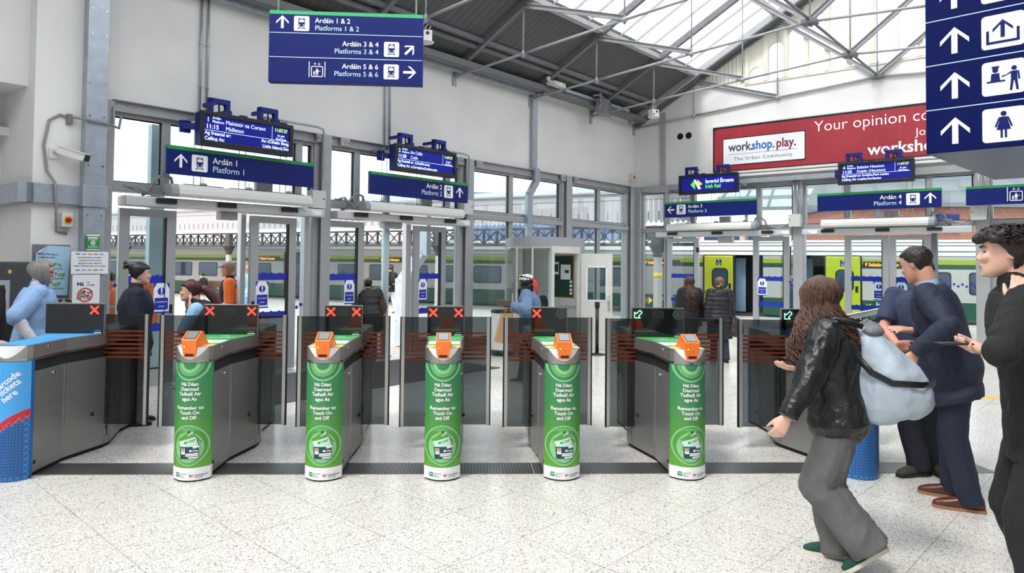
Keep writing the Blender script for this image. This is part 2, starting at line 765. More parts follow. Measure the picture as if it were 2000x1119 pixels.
pu.use(GREYD)
for d in (.62, .78):
    pu.bar(slope_pt(s0, d, -.04), slope_pt(s1, d, -.04), .07, .08)
pu.bar((s0, -RIDGE, 8.5), (s1, -RIDGE, 8.5), .1, .2)
sbuild(pu, 'purlin_trim', LF, 'purlins running along the roof')

# verge strip along the gable
vg = MB(GREYD)
vg.bar((.03, -.12, roof_z(.0) - .06), (RIDGE, -.12, roof_z(RIDGE) - .06), .16, .12)
vg.bar((.03, -.02, roof_z(.0) - .17), (RIDGE, -.02, roof_z(RIDGE) - .17), .1, .05)
vg.use(GREY)
vg.bar((.03, -.3, roof_z(0) - .05), (RIDGE, -.3, roof_z(RIDGE) - .05), .09, .14)
trim(vg, RF, 'dark sloping verge beam where roof meets gable')

# trusses
truss_names = {0: 'grey roof truss nearest the gable wall, with thin tie rods and hangers',
               1: 'grey roof truss second from the gable wall, white detector hung on its tie rod',
               2: 'grey roof truss third from the gable, crossing above the wall speaker',
               3: 'grey roof truss fourth from the gable, bracketed to the wall beside the large platforms sign',
               4: 'grey roof truss passing over the large platforms sign, white detector below its first joint'}
TS = [.04, 2.12, 4.53, 6.93, 9.33]
for k, s in enumerate(TS):
    t = thing('roof_truss', truss_names[k], 'roof truss', Lp(s, 0, 0), 'roof trusses')
    nod = [(0, 5.28), (1.72, 5.42), (3.79, 5.58), (5.88, 5.73), (7.97, 5.58), (10.04, 5.42), (11.76, 5.28)]
    m = MB(GREY)
    for (a, za), (c, zc) in zip(nod, nod[1:]):
        m.tube([(0, -a, za), (0, -c, zc)], .024, 8)
    m.build('tie_rod', t)
    for d in (1.72, 3.79, 5.88, 7.97, 10.04):
        m = MB(GREY)
        z0 = dict(nod)[d]
        m.tube([(0, -d, z0), (0, -d, roof_z(d))], .014, 8)
        m.build('hanger_rod', t)
        m = MB(GREYD if d == 5.88 else GREY)
        m.ell((0, -d, z0), (.055, .055, .05), 10, 6)
        if d == 5.88:
            m.bbox(-.1, .1, -d - .12, -d + .12, z0 - .05, z0 + .04, .015)
            for q in (-.08, .0, .08):
                m.tube([(q, -d, z0 - .07), (q, -d, z0 + .07)], .018, 6)
        else:
            m.tube([(0, -d, z0 - .07), (0, -d, z0 + .07)], .022, 6)
        m.build('joint', t)
    for a, c in ((1.72, 3.79), (3.79, 5.88), (10.04, 7.97), (7.97, 5.88)):
        m = MB(GREY)
        zt = roof_z(a) - .07
        zb = dict(nod)[c] + .03
        m.ibeam((0, -a, zt), (0, -c, zb), .075, .085, .012)
        m.bar((.03, -a, zt), (.03, -a + (-.22 if c > a else .22), zt - .08), .015, .11)
        m.build('strut', t)
    for a, c in ((0, RIDGE), (2 * RIDGE, RIDGE)):
        m = MB(GREYD)
        m.bar((0, -a, roof_z(a) - .05), (0, -c, roof_z(c) - .05), .09, .13)
        m.build('rafter', t)
    m = MB(GREY)
    m.bbox(-.05, .05, -.03, 0, 5.1, 5.5, .004)
    m.bar((0, -.02, 5.28), (0, -.1, 5.28), .08, .05)
    m.build('wall_bracket', t)
# thin rods linking the centre joints of neighbouring trusses
for k in range(len(TS) - 1):
    m = MB(GREYD)
    m.tube([(-TS[k], -RIDGE, 5.76), (-TS[k + 1], -RIDGE, 5.76)], .024, 8)
    tag(m.build('brace_rod', None, LF), ['thin brace rod between the two roof trusses nearest the gable wall',
                                        'thin brace rod between second and third roof trusses from the gable',
                                        'thin brace rod between third and fourth roof trusses from the gable',
                                        'thin brace rod between the two leftmost roof trusses'][k], 'brace rod', 'truss brace rods')

# eaves gutter boxes and cable tray along the top of the left wall
m = MB(GREYD)
m.box(-15, -.1, -.4, -.2, 5.4, 5.46)
m.box(-15, -.1, -.42, -.39, 5.4, 5.52)
m.use(GREY)
for x in (-11, -8.5, -6.6, -4.4, -2.2):
    m.box(x, x + .03, -.2, -.02, 5.43, 5.46)
tag(m.build('eaves_gutter', None, LF), 'grey steel gutter tray running along the eaves above the left wall', 'gutter')
m = MB(GALV)
m.box(-15, -4.56, -.19, -.08, 5.34, 5.4)
m.box(-3.9, -1.1, -.5, -.43, 5.5, 5.56)
tag(m.build('cable_trunking', None, LF), 'galvanised cable trunking under the eaves of the left wall', 'trunking')

# ------------------------------------------------------------------ glazed walls: steel columns, beams, windows
c = MB(GREY)
c.bbox(-13.43, -13.2, -.14, .2, 0, 3.68, .01)
c.tube([(-13.24, -.12, 3.35), (-13.22, -.16, 3.42), (-13.22, -.16, 3.6)], .015)
trim(c, LF, 'grey steel column at the left end of the glazed wall')
c = MB(GALV)
c.bbox(-13.62, -13.38, -.4, -.2, 2.56, 5.5, .004)
c.bbox(-13.64, -13.36, -.42, -.2, 2.3, 2.56, .004)
c.bbox(-13.62, -13.38, -.4, -.2, .0, 2.3, .004)
c.use(STEELH)
for z in (.5, 1.6, 2.2, 2.36, 2.5, 2.8, 3.4, 3.8, 4.4, 4.7):
    for x in (-13.58, -13.42):
        c.tube([(x, -.4, z), (x, -.408, z)], .012, 8)
trim(c, LF, 'galvanised steel cover channel running up the pier')
c = MB(GALV)
c.bbox(-14.2, -13.62, -.33, -.25, 2.32, 2.55, .004)
c.bbox(-14.28, -14.12, -.33, .9, 2.32, 2.55, .004)
trim(c, LF, 'galvanised duct band wrapping the white pier')
for x0, x1 in ((-10.07, -9.89), (-6.71, -6.49), (-3.32, -3.1), (-.42, -.2)):
    c = MB(GREY)
    c.box(x0, x1, -.16, -.145, 0, 3.7)
    c.box(x0, x1, .1, .115, 0, 3.7)
    c.box((x0 + x1) / 2 - .03, (x0 + x1) / 2 + .03, -.145, .1, 0, 3.7)
    c.box(x0 - .09, x0, -.08, .08, 0, 3.56)
    trim(c, LF, 'grey steel column of the left glazed wall')
for x0, x1 in ((.1, .28), (4.17, 4.38), (7.61, 7.84)):
    c = MB(GREY)
    c.bbox(x0, x1, -.16, .1, 0, 3.7, .006)
    trim(c, RF, 'grey steel column of the right glazed wall')
c = MB(GREY)
c.ibeam((-13.2, -.05, 3.635), (-.3, -.05, 3.635), .14, .15, .012)
for x in (-10.07, -9.6, -6.85, -6.3, -3.42, -2.9):
    c.bbox(x - .09, x + .09, -.14, -.1, 3.57, 3.7, .004)
c.use(STEELH)
for x in (-13.0, -10.1, -9.56, -6.85, -6.3, -3.4, -2.92, -.55):
    for q in (-.04, .04):
        c.tube([(x + q, -.14, 3.635), (x + q, -.16, 3.635)], .016, 8)
trim(c, LF, 'steel beam above the left glazing')
c = MB(GREY)
c.bbox(.3, 8.6, -.12, .03, 3.56, 3.71, .004)
c.bbox(.6, 1.1, -.16, -.1, 3.52, 3.7, .004)
c.use(OFFW)
c.bbox(2.1, 8.4, -.17, -.1, 3.78, 3.84, .01)
c.use(GALV)
c.bbox(3.1, 5.2, -.3, -.14, 3.6, 3.7, .004)
trim(c, RF, 'steel beam and white pipe above the right glazing')


def window(n, M, x0, x1, z0, z1, muls, label, fw=.05, mw_=.11):
    t = struct('window_%d' % n, M, label)
    f = MB(GREY)
    f.box(x0, x1, -.05, .06, z0, z0 + fw)
    f.box(x0, x1, -.05, .06, z1 - fw, z1)
    xs = [x0] + list(muls) + [x1]
    for i, x in enumerate(xs):
        h = mw_ / 2 if 0 < i < len(xs) - 1 else .04
        f.box(max(x - h, x0), min(x + h, x1), -.05, .06, z0 + fw, z1 - fw)
    f.use(BLACK)
    for a, b_ in zip(xs, xs[1:]):
        f.box(a + .03, b_ - .03, -.004, .02, z0 + fw, z0 + fw + .015)
        f.box(a + .03, b_ - .03, -.004, .02, z1 - fw - .015, z1 - fw)
        f.box(b_ - .075, b_ - .045, -.004, .02, z0 + fw, z1 - fw)
    f.build('window_frame', t)
    for a, b_ in zip(xs, xs[1:]):
        p = MB(GLASS)
        p.box(a + .01, b_ - .01, .004, .014, z0 + .01, z1 - .01)
        p.build('pane', t)
    return t


window(3, LF, -13.2, -10.15, 2.62, 3.56, (-12.5, -10.42), 'upper glazing above the leftmost platform door')
window(4, LF, -9.85, -6.78, 2.62, 3.56, (-9.28, -7.1), 'upper glazing above the second platform door from the left')
window(5, LF, -6.45, -3.4, 2.66, 3.56, (-5.2,), 'upper glazing left of the corner, downpipe in front')
window(6, LF, -3.08, -.4, 2.66, 3.56, (-1.78,), 'upper glazing nearest the corner on the left wall')
window(7, LF, -6.45, -3.4, .12, 2.6, (-5.2,), 'lower glazing behind the ticket kiosk')
window(8, LF, -3.08, -.4, .12, 2.6, (-1.78,), 'lower glazing nearest the corner on the left wall')
window(9, RF, .28, .95, .12, 3.56, (), 'narrow glazing next to the corner on the right wall')
window(10, RF, 1.0, 4.17, 2.56, 3.56, (1.69, 3.35), 'upper glazing above the third platform door')
window(11, RF, 4.38, 7.61, 2.56, 3.56, (5.28, 6.82), 'upper glazing above the closed door on the right wall')
window(12, RF, 7.84, 8.6, 2.56, 3.56, (), 'upper glazing at the right edge of the right wall')
for x0, x1 in ((-13.2, -10.15), (-9.85, -6.78), (-6.45, -3.4), (-3.08, -.4)):
    c = MB(GREY)
    c.box(x0, x1, -.1, .08, 2.54, 2.64)
    c.box(x0, x1, -.04, .08, 0, .1) if x0 > -6.6 else None
    trim(c, LF, 'grey transom rail of the left glazed wall')
for x0, x1 in ((.28, 4.17), (4.38, 7.61), (7.84, 8.6)):
    c = MB(GREY)
    c.box(x0, x1, -.1, .08, 2.5, 2.6)
    trim(c, RF, 'grey transom rail of the right glazed wall')


# ------------------------------------------------------------------ automatic doors
def auto_sticker(leaf, xc, zc):
    m = MB(SIGNW)
    w_, h = .105, .2
    m.poly([(xc - w_, zc - h), (xc + w_, zc - h), (xc + w_, zc + h * .6), (xc + w_ * .6, zc + h), (xc - w_ * .6, zc + h), (xc - w_, zc + h * .6)], -.012)
    m.use(BLUEB)
    m.rrect(xc - w_ * .85, xc + w_ * .85, zc - h * .78, zc + h * .02, .012, -.014)
    m.disc(xc, zc + h * .45, w_ * .5, -.014, 16)
    m.poly([(xc - w_, zc + h * .62), (xc - w_ * .62, zc + h), (xc - w_, zc + h)], -.014)
    m.poly([(xc + w_, zc + h * .62), (xc + w_, zc + h), (xc + w_ * .62, zc + h)], -.014)
    m.rect(xc - w_, xc + w_, zc - h * 1.0, zc - h * .9, -.014)
    m.use(SIGNW)
    m.text('AUTOMATIC', xc, zc - h * .3, .026, 'C', .012, -.016)
    m.text('DOOR', xc, zc - h * .6, .026, 'C', .012, -.016)
    m.rect(xc - .01, xc + .01, zc + h * .38, zc + h * .68, -.016)
    m.disc(xc, zc + h * .28, .011, -.016, 8)
    m.build('door_sticker', leaf, None, 'white and blue sticker reading AUTOMATIC DOOR')


def leaf(door, x0, x1, y, z1, sw0, sw1, sticker=None, lock=0, low=True, bands=(1.36, .72), name='door_leaf', dia=()):
    m = MB(ALU)
    zb = .22
    m.box(x0, x0 + sw0, y - .03, y + .03, .012, z1)
    m.box(x1 - sw1, x1, y - .03, y + .03, .012, z1)
    m.box(x0 + sw0, x1 - sw1, y - .03, y + .03, .012, zb)
    m.box(x0 + sw0, x1 - sw1, y - .03, y + .03, z1 - .1, z1)
    m.use(RUBBER)
    m.box(x1 - sw1 - .018, x1 - sw1, y - .032, y + .032, zb, z1 - .1)
    m.box(x0 + sw0, x1 - sw1, y - .032, y + .032, zb, zb + .015)
    if lock:
        q = x1 - .05 if lock > 0 else x0 + .05
        m.bbox(q - .018, q + .018, y - .045, y - .03, .95, 1.07, .003)
    lf = m.build(name, door)
    p = MB(GLASS)
    p.box(x0 + sw0, x1 - sw1, y - .006, y + .006, zb, z1 - .1)
    p.build('pane', lf)
    p = MB(BLUEB)
    for z in bands:
        p.rect(x0 + sw0, x1 - sw1 - .02, z, z + .1, y - .01)
        n = int((x1 - x0) / .2)
        for k in range(n):
            xx = x0 + sw0 + .1 + k * .14
            if xx < x1 - sw1 - .05:
                p.poly([(xx - .03, z + .1), (xx + .03, z + .1), (xx, z + .118)], y - .01)
    p.build('blue_band', lf)
    if sticker is not None:
        lf2 = bpy.data.objects.new('tmp', None)
        m = MB()
        auto_sticker(lf, sticker, 1.16)
        k = lf.children[-1]
        k.matrix_local = T((0, y, 0))
        bpy.data.objects.remove(lf2)
    return lf


def header(door, x0, x1, z0=2.36, z1=2.49, sens=(), tag_=None, y=-.3):
    m = MB(mat('satin_aluminium', (205, 206, 208), .3, .35))
    m.bbox(x0, x1, y, -.02, z0, z1, .02, 3)
    h = m.build('door_header', door)
    for x in sens:
        s_ = MB(BLACK)
        s_.bbox(x - .13, x + .13, y - .05, y, z0 + .045, z0 + .115, .008)
        s_.build('motion_sensor', h)
    if tag_ is not None:
        s_ = MB(SIGNW)
        s_.rect(tag_, tag_ + .28, z0 + .03, z0 + .1, y - .003)
        s_.use(GREYD)
        for k in range(3):
            s_.rect(tag_ + .01, tag_ + .15 - .03 * k, z0 + .04 + .02 * k, z0 + .046 + .02 * k, y - .005)
        s_.build('small_notice', h)
    return h


def diamonds(mb, x0, z0, n, y, s_=.035, flip=1):
    for i in range(n):
        x, z = x0 + .07 * i, z0 + (.04 if i % 2 else 0)
        mb.poly([(x - s_, z), (x, z - s_), (x + s_, z), (x, z + s_)], y)


d = struct('door_1', LF, 'leftmost automatic platform door, standing open')
header(d, -13.1, -10.1, sens=(-12.6, -11.75, -10.75), tag_=-10.45)
leaf(d, -13.06, -12.32, .02, 2.34, .13, .13, -12.5, 1)
leaf(d, -11.2, -10.42, .02, 2.34, .13, .13, -11.0, -1, bands=(1.38, .8))
m = MB(ALU)
m.box(-10.3, -10.22, -.05, .06, 0, 2.36)
m.box(-11.3, -11.22, .1, .2, 0, 2.36)
m.build('door_jamb', d)
m = MB(GLASS)
m.box(-10.42, -10.3, .0, .01, .05, 2.36)
m.box(-13.2, -13.06, .0, .01, .05, 2.36)
m.build('side_light', d)
m = MB(BLUEB)
diamonds(m, -13.17, 1.3, 2, -.02, .03)
diamonds(m, -10.4, .95, 2, -.02)
m.build('blue_diamonds', d)
m = MB(GREY)
m.bbox(-11.75, -11.5, -.16, .0, 2.25, 2.36, .01)
m.build('lock_box', d)

d = struct('door_2', LF, 'second automatic platform door from the left, standing open')
header(d, -9.86, -6.72, sens=(-9.4, -8.4, -7.3), tag_=-7.05)
leaf(d, -9.9, -9.08, .02, 2.34, .1, .13, -9.38, 1)
leaf(d, -7.92, -7.1, .02, 2.34, .13, .13, -7.7, 0)
m = MB(ALU)
m.box(-8.08, -7.96, .04, .14, 0, 2.36)
m.build('door_jamb', d)
m = MB(GLASS)
m.box(-7.1, -6.8, .0, .01, .05, 2.36)
m.build('side_light', d)
m = MB(GREY)
m.bbox(-8.75, -8.35, -.16, .0, 2.25, 2.36, .01)
m.build('lock_box', d)

d = struct('door_3', RF, 'third automatic door on the right wall, standing open')
header(d, .8, 4.15, sens=(1.28, 2.45, 3.65), tag_=3.85)
leaf(d, .97, 1.84, .02, 2.34, .13, .12, None, 0, bands=(1.33, .74))
leaf(d, 3.2, 4.03, .02, 2.34, .13, .12, 3.42, 0, bands=(1.31, .72))
m = MB(GLASS)
m.box(4.03, 4.17, .0, .01, .05, 2.36)
m.build('side_light', d)
m = MB(BLUEB)
diamonds(m, 4.06, 1.3, 2, -.02)
m.build('blue_diamonds', d)
m = MB(GREY)
m.bbox(2.4, 2.75, -.16, .0, 2.22, 2.36, .01)
m.build('lock_box', d)
m = MB(BLACK)
m.bbox(1.79, 1.86, -.06, 0, 1.98, 2.1, .01)
m.build('door_closer', d)

d = struct('door_4', RF, 'closed double automatic door on the right wall')
header(d, 4.4, 7.58, sens=(4.95, 6.02, 6.95), tag_=4.45)
leaf(d, 5.22, 6.08, -.02, 2.34, .13, .12, 5.88, 1, bands=(1.36, .74))
leaf(d, 6.09, 6.84, -.02, 2.34, .12, .13, 6.3, 0, bands=(1.36, .74))
m = MB(GREYD)
m.box(6.85, 6.95, -.05, .06, 0, 2.36)
m.build('door_jamb', d)
m = MB(GLASS)
m.box(4.4, 5.22, .0, .01, .05, 2.36)
m.box(6.95, 7.61, .0, .01, .05, 2.36)
m.build('side_light', d)
m = MB(BLUEB)
diamonds(m, 4.8, 1.3, 5, -.02)
diamonds(m, 7.02, 1.3, 9, -.02, .03)
m.build('blue_diamonds', d)
d = struct('door_5', RF, 'door at the right edge of the right wall, mostly hidden')
header(d, 7.86, 8.6, sens=())
leaf(d, 7.86, 8.6, -.02, 2.34, .1, .1, None, 0)


# ------------------------------------------------------------------ pictograms (flat vinyl, local x-z, facing -y)
def arrow(mb, x, z, s, rot=0, y=0):
    """arrow pointing up inside a square of side s centred on x,z"""
    own, par = None, mb.own
    if par:
        own = mb = MB(mb.mats[mb.cm] if mb.mats else SIGNW)
    h = s / 2
    t = s * .1
    pts = [(0, h), (h * .94, h * .06), (h * .94, -h * .3), (t, h * .5), (t, -h), (-t, -h), (-t, h * .5), (-h * .94, -h * .3), (-h * .94, h * .06)]
    c, sn = cos(R(rot)), sin(R(rot))
    P = [(x + p[0] * c - p[1] * sn, z + p[0] * sn + p[1] * c) for p in pts]
    k = len(mb.v)
    mb.add([(p[0], y, p[1]) for p in P], [(0, 8, 7, 6), (0, 3, 2, 1), (0, 6, 3), (3, 6, 5, 4)])
    if par:
        own.build('arrow', par)


def train_icon(mb, x, z, s, y, fg, bg_):
    par = mb.own
    if par:
        mb = MB()
    mb.use(fg)
    mb.rrect(x - s / 2, x + s / 2, z - s / 2, z + s / 2, s * .1, y)
    mb.use(bg_)
    y -= .001
    mb.rrect(x - s * .21, x + s * .21, z - s * .2, z + s * .36, s * .09, y)
    mb.add([(x + a * s, y, z + b * s) for a, b in ((-.16, -.22), (-.11, -.22), (-.2, -.38), (-.27, -.38))], [(3, 2, 1, 0)])
    mb.add([(x + a * s, y, z + b * s) for a, b in ((.16, -.22), (.11, -.22), (.2, -.38), (.27, -.38))], [(0, 1, 2, 3)])
    for b, w_ in ((-.27, .12), (-.335, .17)):
        mb.rect(x - w_ * s, x + w_ * s, z + (b - .015) * s, z + (b + .015) * s, y)
    mb.use(fg)
    y -= .001
    mb.rrect(x - s * .16, x + s * .16, z + s * .08, z + s * .25, s * .04, y)
    mb.rect(x - s * .09, x + s * .09, z + s * .295, z + s * .33, y)
    for q in (-1, 1):
        mb.disc(x + q * s * .13, z - s * .1, s * .042, y, 12)
    if par:
        mb.build('pictogram', par, None, 'white tile with a train pictogram')


def man(mb, x, z, h, y, skirt=False, reach=0):
    mb.disc(x, z + h * .9, h * .095, y, 12)
    if skirt:
        mb.poly([(x - h * .1, z + h * .78), (x + h * .1, z + h * .78), (x + h * .22, z + h * .3), (x - h * .22, z + h * .3)][::-1], y)
        for q in (-1, 1):
            mb.poly([(x + q * h * .1, z + h * .78), (x + q * h * .16, z + h * .76), (x + q * h * .28, z + h * .42), (x + q * h * .22, z + h * .4)][::-q], y)
            mb.rect(x + min(q * h * .03, q * h * .1), x + max(q * h * .03, q * h * .1), z, z + h * .31, y)
    else:
        mb.rect(x - h * .11, x + h * .11, z + h * .4, z + h * .78, y)
        for q in (-1, 1):
            mb.poly([(x + q * h * .01, z + h * .42), (x + q * h * .11, z + h * .42), (x + q * h * .15, z), (x + q * h * .07, z)][::-q], y)
            if q == -1 and reach:
                mb.poly([(x - h * .1, z + h * .78), (x - h * .4, z + h * .58), (x - h * .42, z + h * .64), (x - h * .12, z + h * .7)], y)
            else:
                mb.poly([(x + q * h * .11, z + h * .78), (x + q * h * .17, z + h * .74), (x + q * h * .2, z + h * .42), (x + q * h * .14, z + h * .42)][::-q], y)


def lift_icon(mb, x, z, s, y, fg):
    par = mb.own
    if par:
        mb = MB()
    mb.use(fg)
    for q in (-1, 1):
        mb.rect(x + q * s * .5 - s * .025, x + q * s * .5 + s * .025, z - s * .5, z + s * .5, y)
    for (r0_, r1_) in ((s * .36, s * .31),):
        o = rr(x - s * .38, x + s * .38, z - s * .48, z + s * .22, s * .1)
        i_ = rr(x - s * .33, x + s * .33, z - s * .43, z + s * .17, s * .07)
        n = len(o)
        mb.add([(p[0], y, p[1]) for p in o + i_], [(k, (k + 1) % n, n + (k + 1) % n, n + k) for k in range(n)])
    man(mb, x, z - s * .4, s * .48, y)
    man(mb, x - s * .18, z - s * .4, s * .3, y)
    mb.rect(x + s * .07, x + s * .22, z - s * .12, z - s * .09, y)
    arrow(mb, x - s * .13, z + s * .36, s * .17, 0, y)
    arrow(mb, x + s * .13, z + s * .36, s * .17, 180, y)
    if par:
        mb.build('pictogram', par, None, 'white lift pictogram')


# ------------------------------------------------------------------ hanging platform signs
def hang_sign(name, M, x0, x1, z0, z1, label, paint, rods, top, bracket=True, group=None):
    t = thing(name, label, 'sign', M, group)
    p = MB(NAVY)
    p.bbox(x0, x1, -.03, .03, z0, z1, .003)
    p.build('sign_panel', t)
    g_ = MB(GREEN)
    g_.box(x0 + .002, x1 - .002, -.032, .032, z1 - (z1 - z0) * .13, z1 + .001)
    g_.build('green_band', t, None, 'green band along the top edge')
    l_ = MB(SIGNW)
    l_.own = t
    paint(l_, -.034)
    if l_.v:
        l_.build('lettering', t, None, 'white lettering')
    for x in rods:
        r_ = MB(STEELH)
        for q in (-.05, .05):
            r_.tube([(x + q, .036, z0 - .11), (x + q, .036, top)], .006, 6)
        if bracket:
            r_.bar((x, .42, top - .05), (x, -.02, top - .05), .05, .05)
        r_.build('hanger_rod', t)
    return t


def p1(m, y):
    arrow(m, .19, .18, .18, 0, y)
    train_icon(m, .445, .17, .22, y, SIGNW, NAVY)
    m.use(SIGNW)
    m.text('Ardán 1', .625, .19, .115, 'L', .012, y)
    m.use(PALEB)
    m.text('Platform 1', .625, .075, .115, 'L', .006, y)


hang_sign('platform_sign', Lp(12.69, .45, 2.79), 0, 2.24, 0, .37, 'navy hanging sign reading Platform 1 over the leftmost door', p1, (.45, 1.1, 1.75), .83)


def p2(m, y):
    m.use(SIGNW)
    m.text('Ardán 2', 1.65, .2, .12, 'R', .012, y)
    m.use(PALEB)
    m.text('Platform 2', 1.65, .08, .12, 'R', .006, y)
    train_icon(m, 1.82, .175, .23, y, SIGNW, NAVY)
    m.use(SIGNW)
    arrow(m, 2.115, .185, .19, 0, y)


hang_sign('platform_sign', Lp(9.35, .45, 2.79), 0, 2.34, 0, .37, 'navy hanging sign reading Platform 2 over the second door', p2, (.35, 1.15, 1.8), .83)


def p3(m, y):
    arrow(m, .17, .19, .19, 90, y)
    train_icon(m, .45, .19, .24, y, SIGNW, NAVY)
    m.use(SIGNW)
    m.text('Ardán 3', .63, .22, .115, 'L', .008, y)
    m.use(PALEB)
    m.text('Platform 3', .63, .1, .115, 'L', .004, y)


hang_sign('platform_sign', Rp(1.15, .45, 2.84), 0, 2.32, 0, .38, 'navy hanging sign reading Platform 3 with a left arrow', p3, (.6, 1.25, 1.85), .8)


def p4(m, y):
    m.use(SIGNW)
    m.text('Ardán 4', 1.62, .2, .122, 'R', .012, y)
    m.use(PALEB)
    m.text('Platform 4', 1.62, .08, .122, 'R', .006, y)
    train_icon(m, 1.82, .18, .24, y, SIGNW, NAVY)
    m.use(SIGNW)
    arrow(m, 2.12, .19, .21, 0, y)


hang_sign('platform_sign', Rp(4.79, .45, 2.86), 0, 2.31, 0, .38, 'navy hanging sign reading Platform 4 over the closed double door', p4, (.55, 1.75), .8)


def p5(m, y):
    lift_icon(m, .78, .18, .26, y, SIGNW)


hang_sign('platform_sign', Rp(7.5, .45, 2.87), 0, 1.5, 0, .36, 'navy hanging sign with a lift pictogram under the big arrow sign', p5, (.25, 1.2), .76)


# large overhead platforms sign
def big(m, y):
    m.use(PALEB)
    for z in (.295, .585):
        m.rect(.01, 1.81, z - .004, z + .004, y)
    m.use(SIGNW)
    arrow(m, .155, .715, .155, 0, y)
    train_icon(m, .38, .7, .18, y, SIGNW, NAVY)
    m.use(SIGNW)
    m.text('Ardáin 1 & 2', .535, .715, .083, 'L', .014, y, 0, .97)
    m.use(PALEB)
    m.text('Platforms 1 & 2', .535, .625, .083, 'L', .006, y)
    m.use(SIGNW)
    m.text('Ardáin 3 & 4', 1.29, .445, .083, 'R', .014, y)
    m.use(PALEB)
    m.text('Platforms 3 & 4', 1.29, .355, .083, 'R', .006, y)
    train_icon(m, 1.445, .42, .18, y, SIGNW, NAVY)
    m.use(SIGNW)
    arrow(m, 1.66, .42, .15, -45, y)
    m.text('Ardáin 5 & 6', 1.29, .175, .083, 'R', .014, y)
    m.use(PALEB)
    m.text('Platforms 5 & 6', 1.29, .085, .083, 'R', .006, y)
    train_icon(m, 1.445, .15, .18, y, SIGNW, NAVY)
    lift_icon(m, .57, .155, .185, y, SIGNW)
    m.use(SIGNW)
    arrow(m, 1.665, .15, .155, -90, y)


t = thing('overhead_sign', 'large navy overhead sign listing Platforms 1 & 2, 3 & 4 and 5 & 6', 'sign', T((-2.29, 8.5, 3.80)) @ rz(1.2))
m = MB(NAVY)
m.bbox(0, 1.82, -.06, .06, 0, .85, .004)
m.build('sign_panel', t)
m = MB(mat('light_green_band', (62, 178, 116), .35))
m.box(.003, 1.817, -.062, .062, .808, .851)
m.build('green_band', t, None, 'green band along the top edge')
m = MB(SIGNW)
m.own = t
big(m, -.064)
m.build('lettering', t, None, 'white and pale blue lettering with two dividing lines')
for x in (.09, 1.73):
    m = MB(STEELH)
    m.tube([(x, 0, .84), (x, 0, 2.6)], .012, 8)
    m.build('hanger_rod', t)


# big arrow tower sign at top right
t = thing('arrow_sign', 'very large navy box sign with four white up arrows hanging at top right', 'sign', T((3.04, 4.5, 2.43)) @ rz(-48.6))
m = MB(mat('glossy_navy', (10, 22, 84), .28, spec=.12))
m.bbox(0, 1.45, 0, 1.92, 0, 3.0, .006)
m.build('sign_panel', t)
m = MB(PALEB)
y = -.002
for k in range(6):
    z = .283 + .2905 * k
    m.rect(.0, 1.45, z - .003, z + .003, y)
m.build('dividing_lines', t)
for k in range(5):
    zc = .14 + .2905 * k
    m = MB(SIGNW)
    arrow(m, .165, zc - .005, .17, 0, y)
    m.build('arrow', t, None, 'white up arrow')
    m = MB(SIGNW)
    m.rrect(.31, .53, zc - .105, zc + .105, .022, y)
    m.use(NAVY)
    if k == 0:
        man(m, .42, zc - .08, .165, y - .002, True)
    elif k == 1:
        man(m, .475, zc - .085, .15, y - .002, False, 1)
        m.rect(.335, .43, zc - .025, zc - .015, y - .002)
        m.poly([(.355, zc - .015), (.405, zc - .015), (.4, zc + .03), (.36, zc + .03)], y - .002)
        m.disc(.38, zc + .05, .016, y - .002, 12)
        m.rect(.362, .4, zc + .062, zc + .075, y - .002)
    else:
        m.rect(.335, .35, zc - .075, zc + .01, y - .002)
        m.rect(.49, .505, zc - .075, zc + .01, y - .002)
        m.rect(.335, .505, zc - .075, zc - .06, y - .002)
        arrow(m, .42, zc + .015, .11, 0, y - .002)
    m.build('pictogram', t, None, ('woman pictogram tile', 'ticket desk pictogram tile')[k] if k < 2 else 'exit pictogram tile')
m = MB(STEELH)
for x, yy in ((.15, .2), (1.3, .2), (.15, 1.7), (1.3, 1.7)):
    m.tube([(x, yy, 2.98), (x, yy, 6.2)], .02, 8)
m.build('hanger_rod', t)

# ------------------------------------------------------------------ departure displays
SCREEN = mat('lit_blue_screen', (24, 30, 132), .3, emit=.22, spec=.2)
TW = mat('lit_white_text', (205, 222, 250), .4, emit=.75)
TY = mat('lit_yellow_text', (190, 235, 60), .4, emit=.85)
TG = mat('lit_green_text', (80, 200, 40), .4, emit=.8)
TO = mat('lit_orange_mark', (235, 160, 50), .4, emit=.8)


